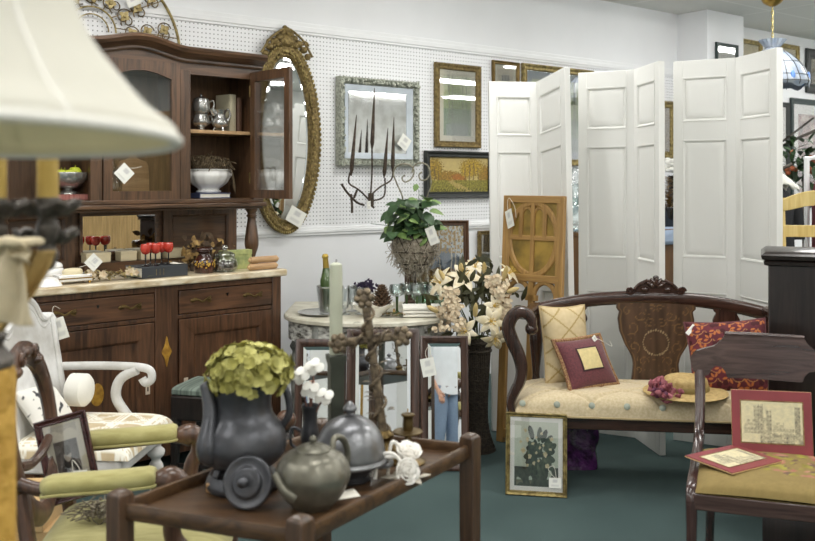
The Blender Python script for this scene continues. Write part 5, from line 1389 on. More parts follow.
# dried leaf arrangement, jars, floral box
t = thing('dried_arrangement', 'dried brown and gold leaves standing behind the amber jar', 'dried plant', on_sb(200, .2), SBR)
mb = MB(); m2 = MB()
for i in range(150):
    p = Vector((rnd.gauss(0, .055), rnd.gauss(0, .025), .02+abs(rnd.gauss(.06, .04))))
    (mb if i % 3 else m2).leaf(p, (rnd.uniform(-1, 1), rnd.uniform(-1, .5), rnd.uniform(-.1, 1)), (0, -1, .2), .05, .03, .6, 3)
part('dark_leaves', mb, plain('darkdry', '57432c', .85, col2='32261a', scale=40), t); part('gold_leaves', m2, M['dryleaf'], t)
part('pot', MB().lathe([(.05, 0), (.055, .04), (.05, .042)], 20), M['darkpot'], t)
p = on_sb(204, .09)
t = pot('jar', 'dark amber glass jar with painted yellow flowers on sideboard', p, [(.045, 0), (.052, .02), (.052, .06), (.03, .09), (.028, .1), (.04, .108), (.04, .112)], M['amber'], [(.042, .112), (.042, .122), (.03, .13), (.001, .133)], rz=SBR, cat='jar')
mb = MB()
for i in range(34):
    a_ = rnd.uniform(PI, 2*PI); z = .045+rnd.gauss(0, .009); mb.ell((.0525*cos(a_), .0525*sin(a_), z), (.006, .003, .006), 6, 4)
part('painted_flowers', mb, M['yellowflower'], t)
p = on_sb(225, .075)
t = pot('glass_jar', 'round clear glass jar of dark potpourri with glass lid', p, [(.04, 0), (.06, .012), (.066, .035), (.058, .065), (.05, .075), (.052, .08)], M['clear'], [(.054, .08), (.045, .095), (.02, .104), (.01, .11), (.017, .12), (.012, .132), (.001, .136)], rz=SBR, cat='jar')
mb = MB()
for i in range(90):
    a_ = rnd.uniform(0, 6.28); r_ = .05*rnd.random()**.5; mb.ell((r_*cos(a_), r_*sin(a_), .012+rnd.random()*.035), (.011, .009, .007), 6, 4, Euler((rnd.random()*3, rnd.random()*3, 0)))
part('potpourri', mb, M['darkpot'], t)
t = thing('gift_box', 'pale green floral patterned box behind the glass jar', 'box', on_sb(236, .15), SBR)
part('base', MB().bx(-.085, .085, -.02, .03, 0, .075), M['floralpaper'], t, bevel=.002); o = part('lid', MB().bx(-.087, .087, -.022, .032, .075, .1), M['floralpaper'], t, bevel=.002)
for i, (zz, yy) in enumerate(((.018, .015), (.053, .022))):
    t = thing('wooden_roll', ['tan wooden roll lying at sideboard edge under another roll', 'tan wooden roll lying on top of the lower roll, before turned post'][i], 'roll', sb(-.105+.01*i, yy, ST+zz), SBR)
    mb = MB(); mb.sweep([(-.085, 0, 0), (-.08, 0, 0), (.08, 0, 0), (.085, 0, 0)], [.012, .0175, .0175, .012], n=16); part('body', mb, M['tanwood'], t)
    mb = MB()
    for s in (-1, 1): mb.lathe([(.011, 0), (.008, .006), (.001, .007)], 10, (s*.085, 0, 0), Euler((0, s*PI/2, 0)))
    part('end_knob', mb, M['card'], t)
# ================================================================== half-round table with glassware
TC = Vector((-.205, 4.88, 0)); TZ = .71
t = thing('console_table', 'distressed white half round console table holding glassware', 'table', TC)
def demi(a, d, back, n=28): return [(a*cos(PI+PI*i/n), d*sin(PI+PI*i/n)) for i in range(n+1)] + [(a, back), (-a, back)]
mb = MB()
mb.loft([[(x, y, z) for x, y in demi(.47+q, .36+q, .44)] for q, z in ((-.01, TZ-.028), (0, TZ-.022), (0, TZ-.006), (-.006, TZ))]); part('tabletop', mb, M['table_top'], t, label='worn cream table top')
mb = MB(); a, d = .445, .335; pts = [(a*cos(PI+PI*i/40), d*sin(PI+PI*i/40)) for i in range(41)]
mb.loft([[(x, y, TZ-.13), (x*.94, y*.94, TZ-.13), (x*.94, y*.94, TZ-.026), (x, y, TZ-.026)] for x, y in pts]); mb.bx(-.42, .42, .4, .42, TZ-.13, TZ-.026)
for s in (-1, 1): mb.bx(s*.42, s*.44, 0, .42, TZ-.13, TZ-.026)
part('apron', mb, M['distress'], t)
for x, y in ((-.405, -.02), (.405, -.02), (-.26, -.24), (.26, -.24), (-.405, .38), (.405, .38)):
    mb = MB(); mb.lathe(prof([(.018, 0), (.022, .03), (.014, .06), (.02, .15), (.026, .35), (.03, .45), (.018, .5), (.032, .53), (.02, .56), (.034, .6), (.034, TZ-.03)], 4), 16, (x, y, 0)); part('leg', mb, M['greypaint'], t)
def tt(px, Y, z=None):
    Y += .2; z = TZ if z is None else z; p = P(px, 300, Y); return Vector((p.x, p.y, z+.001))
t = thing('tray', 'round silver tray under the glass ice bucket', 'tray', tt(322, 4.62))
part('plate', MB().lathe(prof([(.10, 0), (.11, .003), (.13, .012), (.128, .014), (.105, .006), (.001, .005)], 3), 32), M['silver'], t)
ib = tt(330, 4.62, TZ+.006)
t = thing('ice_bucket', 'clear glass ice bucket holding a champagne bottle', 'bucket', ib)
part('bowl', MB().lathe(prof([(.052, 0), (.058, .01), (.066, .08), (.074, .14), (.07, .14), (.062, .08), (.052, .012), (.001, .01)], 4), 24, lobes=12, la=.04), M['frosted'], t)
t = thing('champagne_bottle', 'dark green champagne bottle with gold foil neck in the glass bucket', 'bottle', ib+Vector((-.004, 0, .012)), 0, None, R(3), R(-4))
part('glass_body', MB().lathe(prof([(.036, 0), (.039, .01), (.039, .15), (.03, .19), (.017, .235), (.015, .25)], 4), 20), M['darkgreenglass'], t)
part('foil', MB().lathe(prof([(.018, .225), (.0155, .26), (.015, .285), (.018, .29), (.017, .3), (.012, .308), (.001, .31)], 3), 16), M['bottlefoil'], t, label='gold foil')
part('label', MB().lathe([(.0395, .06), (.0395, .13)], 20), M['mattboard'], t)
for i, (px, Y) in enumerate(((345, 4.6), (352, 4.72), (360, 4.62))):
    if i == 0:
        fl = thing('flute_glass', 'tall clear straight glass just right of the green candle', 'glass', tt(px, Y), 0, 'clear glasses on the console table')
        part('glass_body', MB().lathe(prof([(.028, 0), (.027, .004), (.005, .012), (.006, .03), (.02, .045), (.026, .13), (.0245, .13), (.018, .05), (.001, .04)], 4), 18), M['clear'], fl)
    else: dup(fl, tt(px, Y), 0, ['', 'tall clear straight glass behind the others, under purple flowers', 'tall clear straight glass next to the white bowl'][i])
t = thing('flower_cup', 'white cup of dried purple flowers behind the scalloped bowl', 'flowers', tt(367, 4.86))
part('cup', MB().lathe(prof([(.03, 0), (.035, .05), (.045, .085), (.042, .085), (.03, .05), (.001, .04)], 4), 20), M['porcelain'], t)
mb = MB()
for i in range(60):
    c = Vector((rnd.gauss(-.01, .035), rnd.gauss(0, .02), .12+rnd.gauss(0, .012)))
    for k in range(3): mb.leaf(c, (rnd.uniform(-1, 1), rnd.uniform(-1, .3), rnd.uniform(-.3, 1)), (0, -1, 0), .022, .014, .5, 2)
for i in range(10): mb.sweep([(0, 0, .06), (rnd.gauss(-.01, .03), 0, .12)], .0015, n=4, ref=(0, 1, 0))
part('flowers', mb, M['purpleflower'], t, label='dried purple flowers')
t = thing('scalloped_bowl', 'white square scalloped bowl at the front of console table', 'bowl', tt(373, 4.56))
mb = MB(); n = 40
def sqr(r, k, sc): 
    a_ = 2*PI*k/n; c, s_ = cos(a_), sin(a_); q = (abs(c)**4+abs(s_)**4)**-.25
    return r*q*c, r*q*s_
mb.loft([[(*sqr(r, k, 0), z+(w_*cos(8*2*PI*k/n))) for k in range(n)] for r, z, w_ in ((.05, 0, 0), (.053, .006, 0), (.078, .035, .002), (.108, .066, .006), (.103, .066, .006), (.066, .03, 0), (.045, .012, 0))]); part('bowl', mb, M['porcelain_matt'], t)
t = thing('pine_cone', 'large brown pine cone standing in the white scalloped bowl', 'pine cone', tt(382, 4.60, TZ+.018))
mb = MB()
for r_ in range(9):
    z = .015+r_*.0145; rr = .05*(1-(r_/9.5)**1.6)+.006
    for k in range(10):
        a_ = 2*PI*(k+.5*(r_ % 2))/10; mb.leaf((.3*rr*cos(a_), .3*rr*sin(a_), z), (cos(a_), sin(a_), .55), (0, 0, 1), rr, .026, -.3, 3)
mb.lathe(prof([(.012, 0), (.018, .04), (.01, .1), (.002, .145)], 3), 10); part('scales', mb, M['pinecone'], t, solid=.002)
t = thing('leaf_wreath', 'low wreath of dried green and brown leaves on console table', 'dried plant', tt(396, 4.52))
mb = MB(); m2 = MB()
for i in range(70):
    a_ = rnd.uniform(0, 6.28); (mb if i % 2 else m2).leaf((.07*cos(a_)*rnd.uniform(.6, 1), .035*sin(a_), .006+rnd.random()*.014), (rnd.uniform(-1, 1), rnd.uniform(-1, 1), .2), (0, 0, 1), .035, .016, .5, 3)
part('green_leaves', mb, M['stem'], t); part('brown_leaves', m2, M['dryleaf'], t)
t = thing('folded_towel', 'folded white towel at the right end of the console table', 'cloth', tt(421, 4.56), R(4))
mb = MB()
for i in range(3): mb.sweep([(-.095, y, .011+.019*i) for y in ()] or [(-.1, 0, .010+.0185*i), (.1, 0, .010+.0185*i)], .075, .0095, n=16, sq=.5)
part('layers', mb, M['white_fab'], t)
rg = ['left end', 'second from the left', 'third from the left', 'second from the right', 'right end']
for i, (px, Y) in enumerate(((397, 4.66), (406.5, 4.72), (417, 4.67), (423, 4.74), (433, 4.68))):
    if i == 0:
        g1 = thing('wine_glass', 'x', 'wine glass', tt(px, Y), 0, 'pale wine glasses with green stems')
        part('stem', MB().lathe(prof([(.03, 0), (.028, .003), (.008, .01), (.007, .06), (.009, .09)], 4), 16), M['darkgreenglass'], g1, label='dark green stem')
        part('bowl', MB().lathe(prof([(.008, .088), (.034, .1), (.043, .125), (.04, .15), (.0385, .15), (.04, .125), (.03, .104), (.001, .096)], 4), 20), M['aqua'], g1)
        g1['label'] = 'pale wine glass with green stem, ' + rg[0] + ' of its cluster'
    else: dup(g1, tt(px, Y), 0, 'pale wine glass with green stem, ' + rg[i] + ' of its cluster')
t = thing('glass_bowl', 'dark aqua glass bowl behind the green stemmed wine glasses', 'bowl', tt(430, 4.86))
part('bowl', MB().lathe(prof([(.05, 0), (.06, .01), (.1, .05), (.12, .11), (.115, .11), (.09, .05), (.05, .016), (.001, .014)], 4), 28), M['greenglass'], t)
# brown framed birch picture on the table
c = P(437, 300, 5.26); t = picture('framed_picture', 'brown wood framed picture of birches and blue mountain behind the basket', 'picture', .383, .487, .032, .025, 'walnut_v', art_birch, (c.x, 5.25, TZ+.001), R(4), -R(5), nu=100)
# hanging style basket planter on iron stand
bk = tt(414.5, 4.86); t = thing('basket_planter', 'moss lined basket of ivy on scrolled iron stand', 'planter', bk)
mb = MB(); mb.lathe(prof([(.02, .215), (.05, .235), (.08, .26), (.112, .3), (.122, .35), (.12, .395), (.1, .395), (.001, .38)], 5), 30)
for v in mb.bm.verts:
    k = .012*N2(v.co.x*30, v.co.y*30, 1.0, v.co.z*30); v.co += Vector((v.co.x, v.co.y, 0)).normalized()*k if v.co.xy.length > .01 else Vector((0, 0, 0))
for i in range(420):
    z = rnd.uniform(.2, .385); r_ = .124*min(1, (z-.17)/.14)**.7; a_ = rnd.uniform(0, 6.28); p = Vector((r_*cos(a_), r_*sin(a_), z))
    mb.sweep(cr([p, p+Vector((rnd.gauss(0, .012)+.012*cos(a_), rnd.gauss(0, .012)+.012*sin(a_), rnd.gauss(-.01, .02))), p+Vector((rnd.gauss(0, .02), rnd.gauss(0, .02), rnd.gauss(-.015, .025)))], 2), .0017, n=4)
part('moss', mb, M['moss'], t)
mb = MB()
for z, r_ in ((.41, .13), (.32, .126), (.25, .085)): mb.sweep([(r_*cos(2*PI*k/28), r_*sin(2*PI*k/28), z) for k in range(28)], .003, n=5, closed=True)
for k in range(8):
    a_ = 2*PI*k/8
    for s in (-.4, .4): mb.sweep([(.13*cos(a_), .13*sin(a_), .41), (.127*cos(a_+s), .127*sin(a_+s), .32)], .002, n=5, ref=(0, 1, 0))
    mb.sweep([(.127*cos(a_), .127*sin(a_), .32), (.03*cos(a_), .03*sin(a_), .2)], .0025, n=5, ref=(0, 1, 0))
for k in range(3):
    a_ = 2*PI*k/3+.5; mb.sweep(cr([(0.0, 0, .215), (.02*cos(a_), .02*sin(a_), .08), (.07*cos(a_), .07*sin(a_), .02), (.08*cos(a_), .08*sin(a_), .003)], 4), .004, n=6, ref=(0, 0, 1))
part('wire_frame', mb, M['rustiron'], t)
def bpnt(px, py, Y=5.08): return P(px, py, Y)-bk
mb = MB()
mb.sweep(cr([bpnt(404, 232), bpnt(403, 200), bpnt(397, 184), bpnt(393.5, 174), bpnt(396, 167), bpnt(403, 164), bpnt(411, 166), bpnt(414, 172), bpnt(411, 179), bpnt(405, 182), bpnt(402, 178), bpnt(405, 175)], 5), .005, n=6, ref=(0, 1, 0))
mb.sweep(cr([bpnt(412, 173), bpnt(414, 166), bpnt(420, 163), bpnt(427, 165), bpnt(430, 172), bpnt(427, 179), bpnt(421, 180), bpnt(419, 175), bpnt(422, 172)], 5), .005, n=6, ref=(0, 1, 0))
mb.sweep(cr([bpnt(429, 170), bpnt(431, 185), bpnt(424, 205), bpnt(420, 232)], 5), .004, n=6, ref=(0, 1, 0))
part('iron_scroll', mb, M['paintediron'], t, label='pale scrolled iron handle')
mb = MB(); m2 = MB()
for i in range(150):
    px, py = rnd.gauss(414, 12), rnd.gauss(219, 10); q = bpnt(max(393, min(435, px)), max(201, min(240, py)), 5.04+rnd.uniform(-.12, .1))
    dr = (rnd.uniform(-1, 1), rnd.uniform(-1, .2), rnd.uniform(-.7, .5)); L_ = rnd.uniform(.06, .1)
    (m2 if i % 4 == 0 else mb).leaf(q, dr, (0, -.5, 1), L_, L_*.75, .7, 4)
for i in range(22): mb.sweep(cr([(rnd.gauss(0, .03), rnd.gauss(0, .03), .37), (rnd.gauss(0, .05), rnd.gauss(-.02, .05), .45), (rnd.gauss(0, .08), rnd.gauss(-.03, .06), .48)], 3), .0025, n=4)
for px, py in ((388, 226), (391, 219), (417, 184), (389, 213)): m2.leaf(bpnt(px, py, 5.02), (-.3, -.6, -.8), (0, -1, .2), .05, .035, .4, 4)
mb.sweep(cr([bpnt(417, 186, 5.02), bpnt(419, 195, 5.02), bpnt(415, 208, 5.03)], 4), .002, n=4, ref=(0, 1, 0))
part('ivy_leaves', mb, M['leafgreen'], t); part('pale_leaves', m2, M['leaflight'], t)
price_tag(t, tuple(bpnt(429, 227, 4.90)), R(-30), .06, .1, roll=-.4, string=[(-.005, .02, .03), (-.01, .04, .05)])

# ------------------------------------------------------------------ three-part mirror leaning on the floor
t = thing('folding_mirror', 'three part mirror in dark wood frames standing before console table', 'mirror', (-.123, 4.405, 0), 0, None, -R(9.5))
def wing(name, w, h, x, rz, f, pivot):
    r_ = part(name, MB().mitre(w, h, [(0, 0), (0, -.022), (f*.25, -.026), (f*.8, -.02), (f, -.012), (f, 0)]), M['mirrorframe'], t, bevel=.001)
    r_.location = (x, 0, 0); r_.rotation_euler = (0, 0, rz)
    part('backing', MB().bx(-w/2+.005, w/2-.005, -.004, .004, .005, h-.005), M['backing'], r_)
    part('mirror_glass', MB().bx(-w/2+f, w/2-f, -.010, -.006, f, h-f), M['mirror'], r_, smooth=False)
    mb = MB(); mb.mitre(w-2*f, h-2*f, [(0, -.0155), (.016, -.0102), (.016, -.0098), (0, -.0098)], f); part('bevelled_edge', mb, M['mirror'], r_, smooth=False)
    return r_
c_ = wing('centre_panel', .365, .69, 0, 0, .045, 0); l_ = wing('left_panel', .255, .64, -.315, R(9), .04, 0); r_ = wing('right_panel', .24, .655, .308, R(0), .038, 0)
price_tag(r_, (-.09, -.034, .545), R(-5), .07, .09, roll=-.2, string=[(.0, .01, .03), (.02, .018, .05), (.026, .018, .0)])

# ------------------------------------------------------------------ padded stool and newel post
t = thing('stool', 'small dark stool with striped padded seat before the sideboard', 'stool', (-.855, 4.08, 0), R(-14))
part('seat_pad', MB().sweep([(-.175, 0, .485), (-.17, 0, .485), (.17, 0, .485), (.175, 0, .485)], .135, .02, n=24, sq=.4), M['stripe_fab'], t)
part('seat_frame', MB().bx(-.18, .18, -.14, .14, .36, .47), M['ebony'], t, bevel=.008)
for a_ in (-1, 1):
    for b_ in (-1, 1): mb = MB(); mb.sweep([(a_*.16, b_*.12, .37), (a_*.165, b_*.122, .18), (a_*.17, b_*.125, 0)], [.022, .018, .014], n=8, sq=.6, ref=(0, 1, 0)); part('leg', mb, M['ebony'], t)
for y_ in (-.123, .123): part('stretcher', MB().bx(-.155, .155, y_-.005, y_+.005, .15, .165), M['ebony'], t)
t = thing('newel_post', 'turned dark wooden post with ball finial between stool and mirrors', 'post', (-.464, 3.4, 0))
part('base', MB().lathe([(.12, 0), (.12, .02), (.1, .035), (.035, .05)], 24), M['walnut_v'], t)
part('shaft', MB().lathe(prof([(.035, .05), (.025, .08), (.03, .2), (.034, .32), (.02, .4), (.032, .43), (.03, .455), (.016, .47), (.016, .485)], 4), 18), M['ebony'], t)
mb = MB(); mb.ell((0, 0, .517), .039, 20, 14); part('ball_finial', mb, M['brown_v'], t)

# ================================================================== white painted armchair
WR = R(86); WC = Vector((-1.235, 3.45, 0)); t = thing('armchair', 'white painted carved armchair with woven strap cushion', 'chair', WC, WR)
def out_back(q=0): return [(-.22+q, .47+q), (.22-q, .47+q), (.215-q, .7), (.225-q, .86-q), (.2-q, .89-q), (.16, .88-q), (.12, .9-q), (.08, .955-q), (.0, .985-q), (-.08, .955-q), (-.12, .9-q), (-.16, .88-q), (-.2+q, .89-q), (-.225+q, .86-q), (-.215+q, .7)]
def yback(z): return .2+(z-.45)*.16
ob = smooth2(out_back(), 4); mb = MB()
a = [mb.v((x, yback(z)-.018, z)) for x, z in ob]; b = [mb.v((x, yback(z)+.018, z)) for x, z in ob]
L_ = len(ob); mb.f(a); mb.f(b[::-1])
for i in range(L_): mb.f([a[(i+1) % L_], a[i], b[i], b[(i+1) % L_]])
part('back_panel', mb, M['chair_white'], t, bevel=.004)
for q, rr in ((.012, .013), (.045, .008), (.065, .006)):
    part('carved_band', MB().sweep([(x*(1-q*2.5), yback(z)-.02, z-q*.9) for x, z in ob if z > .84], rr, n=8, ref=(0, 1, 0)), M['chair_white'], t)
for s in (-1, 1): part('back_stile', MB().sweep([(s*.205, yback(z)-.018, z) for z in (.42, .6, .75, .87)], [.02, .017, .016, .015], n=8, ref=(0, 1, 0)), M['chair_white'], t)
mb = MB()
for i in range(4): mb.leaf((0, yback(.76)-.02, .76), (cos(i*1.7), -.3, sin(i*1.7)), (0, -1, 0), .045, .02, .4, 3)
part('carved_rosette', mb, M['chair_white'], t)
for s in (1,):
    mb = MB(); mb.sweep(cr([(s*.215, .22, .665), (s*.235, .12, .665), (s*.245, .0, .664), (s*.245, -.11, .66), (s*.245, -.155, .645), (s*.245, -.16, .61), (s*.245, -.135, .595), (s*.245, -.12, .615)], 5), .017, .014, n=10, ref=(1, 0, 0) if False else (0, 0, 1) if False else (1, 0, 0)); part('arm', mb, M['chair_white'], t)
    mb = MB(); mb.sweep(cr([(s*.243, -.1, .65), (s*.243, -.03, .61), (s*.243, -.01, .54), (s*.243, -.05, .47), (s*.243, -.1, .42)], 5), .021, .018, n=10, ref=(1, 0, 0)); part('arm_support', mb, M['chair_white'], t)
for s in (-1, 1):
    mb = MB(); mb.lathe(prof([(.015, 0), (.022, .04), (.017, .07), (.026, .18), (.03, .26), (.018, .29), (.034, .31), (.034, .33), (.02, .345), (.032, .365), (.032, .395), (.022, .41), (.032, .43), (.032, .42)], 4), 16, (s*.215, -.19, 0), lobes=12, la=.06); part('leg', mb, M['chair_white'], t)
    mb = MB(); mb.sweep(cr([(s*.2, .2, .45), (s*.2, .22, .2), (s*.2, .28, 0)], 5), .022, n=8, sq=.7, ref=(0, 1, 0)); part('leg', mb, M['chair_white'], t)
part('seat_frame', MB().bx(-.245, .245, -.225, .22, .37, .425), M['chair_white'], t, bevel=.008)
mb = MB(); mb.grid(lambda u, v: (.25*math.copysign(abs(2*u-1)**.8, 2*u-1), -.02+.235*math.copysign(abs(2*v-1)**.8, 2*v-1), .428+.06*max(0, 1-abs(2*u-1)**6)**.5*max(0, 1-abs(2*v-1)**6)**.5), 70, 80); mb.grid(lambda u, v: (.245*(2*u-1), -.02+.23*(2*v-1), .426), 2, 2)
o = part('seat_cushion', mb, M['weave'], t, angle=80, label='beige cushion with white woven straps')
def fn(c):
    x, y = c.x, c.y
    for d_, oth in ((x, y), (y, x)):
        f = (d_+.5) % .13
        if f < .042 and (f % .014) < .0095: return (.93, .92, .87)
    for d_ in ((x+y), (x-y)):
        f = (d_+.5) % .19
        if f < .03 and (f % .012) < .008: return (.92, .91, .86)
    return mixc((.8, .73, .6), (.74, .67, .54), .5+N2(x, y, 40))
paint(o, fn)
t = thing('bolster', 'white round bolster cushion lying on the white armchair', 'cushion', (-1.29, 3.60, .585), R(172))
part('cover', MB().sweep([(-.012, 0, 0), (0, 0, 0), (.012, 0, 0), (.07, 0, 0), (.08, 0, 0)], [.03, .055, .066, .066, .05], n=24), M['white_fab'], t)
t = thing('cushion', 'small white cushion with dark toile print on the white armchair', 'cushion', (-1.32, 3.38, .49), R(75), None, -R(40))
o = part('cover', pillow_mesh(.22, .2, .08, 40), M['pattern'], t, angle=80); paint(o, lambda c: (.25, .25, .26) if N2(c.x, c.z, 38, 3) > .3 else (.9, .89, .86))
t0 = [q for q in bpy.data.objects if q.get('label', '').startswith('white painted carved')][0]
price_tag(t0, (.235, .24, .86), R(-80), .055, .09, roll=-.3, string=[(-.01, .01, .03), (0.0, .02, .05), (.01, .05, .03)])

# ================================================================== green upholstered armchair
GR = R(97); GC = Vector((-.815, 2.565, 0)); t = thing('armchair', 'carved walnut open armchair with padded green arms and seat', 'chair', GC, GR)
def yb2(z): return .215+(z-.43)*.14
mb = MB(); ring = [(.19*cos(2*PI*k/48)*(1+.06*sin(2*PI*k/48)), yb2(.715+.225*sin(2*PI*k/48)), .715+.225*sin(2*PI*k/48)) for k in range(48)]
mb.sweep(ring, [.031+.004*abs(sin(2*PI*k/48)) for k in range(48)], .02, n=10, closed=True, ref=(0, 1, 0)); part('back_frame', mb, M['brown_v'], t)
mb = MB()
mb.ell((0, yb2(.94)-.008, .945), (.05, .024, .02))
for s in (-1, 1):
    mb.sweep(spiral(s*.06, .935, .018, .006, 0, s*520, 24, yb2(.935)-.022), .008, n=7)
    mb.ell((s*.1, yb2(.9)-.012, .905), (.03, .018, .016))
part('carved_crest', mb, M['brown_v'], t)
mb = MB(); mb.sweep(ring[:0] or cr([(-.14, yb2(.66), .66), (-.05, yb2(.64), .64), (.05, yb2(.64), .64), (.14, yb2(.66), .66)], 4), .014, n=8, ref=(0, 1, 0)); part('back_rail', mb, M['brown_v'], t)
for s in (-1, 1):
    mb = MB(); mb.sweep(cr([(s*.17, yb2(.56), .6), (s*.185, .215, .5), (s*.2, .2, .42), (s*.205, .21, .25), (s*.21, .26, .0)], 5), .024, .02, n=10, ref=(0, 1, 0), sq=.8); part('leg', mb, M['brown_v'], t)
    mb = MB(); mb.sweep(cr([(s*.19, -.26, .4), (s*.2, -.28, .3), (s*.195, -.25, .12), (s*.2, -.28, .0)], 5), [.03, .032, .034, .034, .032, .028, .025, .022, .02, .018, .018, .018, .019, .02, .022, .022][:16], n=10, ref=(0, 1, 0)); part('leg', mb, M['brown_v'], t)
    a_ = MB(); a_.sweep(cr([(s*.185, yb2(.64), .635), (s*.20, .16, .615), (s*.21, .02, .62), (s*.21, -.1, .63), (s*.21, -.155, .635), (s*.21, -.185, .62), (s*.21, -.185, .58), (s*.208, -.165, .54), (s*.205, -.165, .48), (s*.2, -.2, .43), (s*.195, -.24, .40)], 5), [.018]*16+[.022, .026, .03, .033, .035, .035, .033, .031, .029, .028, .027, .026, .025, .025, .025, .024, .024, .024, .024, .024, .024, .024, .024, .024, .024, .024, .024, .024, .024, .024, .024, .024, .024, .024, .024], n=10, ref=(1, 0, 0)); part('arm', a_, M['brown_v'], t)
    p_ = MB(); pts = cr([(s*.205, .172, .626), (s*.206, .16, .628), (s*.208, .12, .632), (s*.21, 0, .637), (s*.21, -.09, .642), (s*.21, -.118, .646), (s*.21, -.124, .647)], 4)
    nn = len(pts); p_.sweep(pts, [.008+.028*min(1, 4*min(i, nn-1-i)/nn)**.5 for i in range(nn)], [.006+.022*min(1, 4*min(i, nn-1-i)/nn)**.5 for i in range(nn)], n=14, ref=(0, 0, 1)); part('arm_pad', p_, M['green_fab'], t, label='padded green arm')
    p_ = MB(); p_.sweep([(q.x-.033*(1 if abs(i-nn/2) < nn/2-2 else .4), q.y, q.z-.018) for i, q in enumerate(pts)], .004, n=6); p_.sweep([(q.x+.033*(1 if abs(i-nn/2) < nn/2-2 else .4), q.y, q.z-.018) for i, q in enumerate(pts)], .004, n=6); part('piping', p_, M['green_fab'], t)
mb = MB(); mb.prism([(-.23, .345), (.23, .345), (.23, .4), (-.23, .4)], -.3, .22); part('seat_rail', mb, M['brown_v'], t, bevel=.015)
mb = MB(); mb.grid(lambda u, v: (.235*math.copysign(abs(2*u-1)**.85, 2*u-1), -.045+.265*math.copysign(abs(2*v-1)**.85, 2*v-1), .395+.06*max(0, 1-abs(2*u-1)**6)**.5*max(0, 1-abs(2*v-1)**6)**.5+.006*(1-(2*u-1)**2)), 40, 40); part('seat_cushion', mb, M['green_fab'], t, angle=80)
def gc(px, py, Y): return P(px, py, Y)
t = picture('framed_photo', 'dark red framed antique portrait photograph leaning in the green armchair', 'photograph', .15, .25, .021, .018, 'redframe', art_portrait, (-.985, 2.655, .482), R(14), -R(12), matt='mattboard', mw=.006, nu=50, roll=-R(13))
price_tag(t, (.03, -.03, .08), 0, .04, .045, roll=.2, string=[(-.01, -.004, .02), (-.022, 0, .03), (-.02, 0, 0)])
t = thing('twig_wreath', 'small twiggy silver grey sprig lying on the green seat', 'dried plant', (-.86, 2.54, .466))
mb = MB()
for i in range(70):
    a_ = rnd.uniform(0, 6.28); p = Vector((.045*rnd.gauss(0, .7), .03*rnd.gauss(0, .7), .008+rnd.random()*.03)); mb.sweep(cr([p, p+Vector((rnd.gauss(0, .02), rnd.gauss(0, .02), rnd.gauss(0, .01))), p+Vector((rnd.gauss(0, .03), rnd.gauss(0, .03), abs(rnd.gauss(0, .015))))], 2), .002, n=4)
for i in range(12): mb.ell((.04*rnd.gauss(0, .8), .03*rnd.gauss(0, .8), .02+rnd.random()*.02), .006, 6, 4)
part('twigs', mb, plain('greytwig', '8d8470', .7, col2='443c30', scale=60), t)
for i, (x, y, w, d, h, z, a) in enumerate(((-1.27, 2.98, .22, .3, .2, 0, 5), (-1.275, 2.99, .2, .28, .1, .201, 12), (-1.265, 2.985, .18, .26, .09, .302, 2))):
    t = thing('cardboard_box', ['large tan box on the carpet at the bottom of the stack', 'flat tan box in the middle of the stack by green armchair', 'flat tan box on top of the stack by green armchair'][i], 'box', (x, y, z), R(a), 'tan boxes stacked behind the green armchair')
    part('base', MB().bx(-w/2, w/2, -d/2, d/2, 0, h*.72), M['card'], t, bevel=.002); part('lid', MB().bx(-w/2-.003, w/2+.003, -d/2-.003, d/2+.003, h*.6, h), M['card'], t, bevel=.002)

# ================================================================== tea cart
F, L4, R4, B4 = Vector((-.218, 1.81, 0)), Vector((-.632, 1.96, 0)), Vector((.168, 2.395, 0)), Vector((-.246, 2.545, 0))
G = (F+L4+R4+B4)/4; TF = .70
t = thing('tea_cart', 'brown wooden tea cart with railed tray holding pewter', 'cart', G)
def up(v, z): return Vector((v.x-G.x, v.y-G.y, z))
for q in (F, L4, R4, B4):
    mb = MB(); a_ = Euler((0, 0, R(56)))
    mb.loft([[Vector((s*w_, c_*w_, 0)).xyz @ a_.to_matrix().transposed() + up(q, z) for s, c_ in ((-1, -1), (1, -1), (1, 1), (-1, 1))] for w_, z in ((.016, .05), (.021, .25), (.022, .735), (.02, .745), (.012, .751))]); part('leg', mb, M['cart_v'], t, bevel=.003)
    mb = MB(); mb.lathe([(.001, -.008), (.02, -.008), (.024, -.004), (.024, .004), (.02, .008), (.001, .008)], 18, up(q, .0245), Euler((0, PI/2, .6))); mb.sweep([up(q, .03), up(q, .06)], .006, n=8, ref=(0, 1, 0)); part('caster', mb, M['darkbrass'], t)
for lv_, z0_, z1_ in (('tray', .688, .724), ('shelf', .27, .30)):
    mb = MB(); zz = TF if lv_ == 'tray' else .285
    mb.loft([[up(q, z) for q in (F, R4, B4, L4)] for z in (zz-.012, zz)]); part(lv_, mb, M['cart'], t)
    for p, q in ((F, L4), (F, R4), (L4, B4), (R4, B4)):
        mb = MB(); mb.sweep([up(p, (z0_+z1_)/2), up(q, (z0_+z1_)/2)], .009, (z1_-z0_)/2, n=8, sq=.45); part('rail', mb, M['cart'], t, angle=60)
def ct(px, Y, z=TF+.001): p = P(px, 400, Y); return Vector((p.x, Y, z))

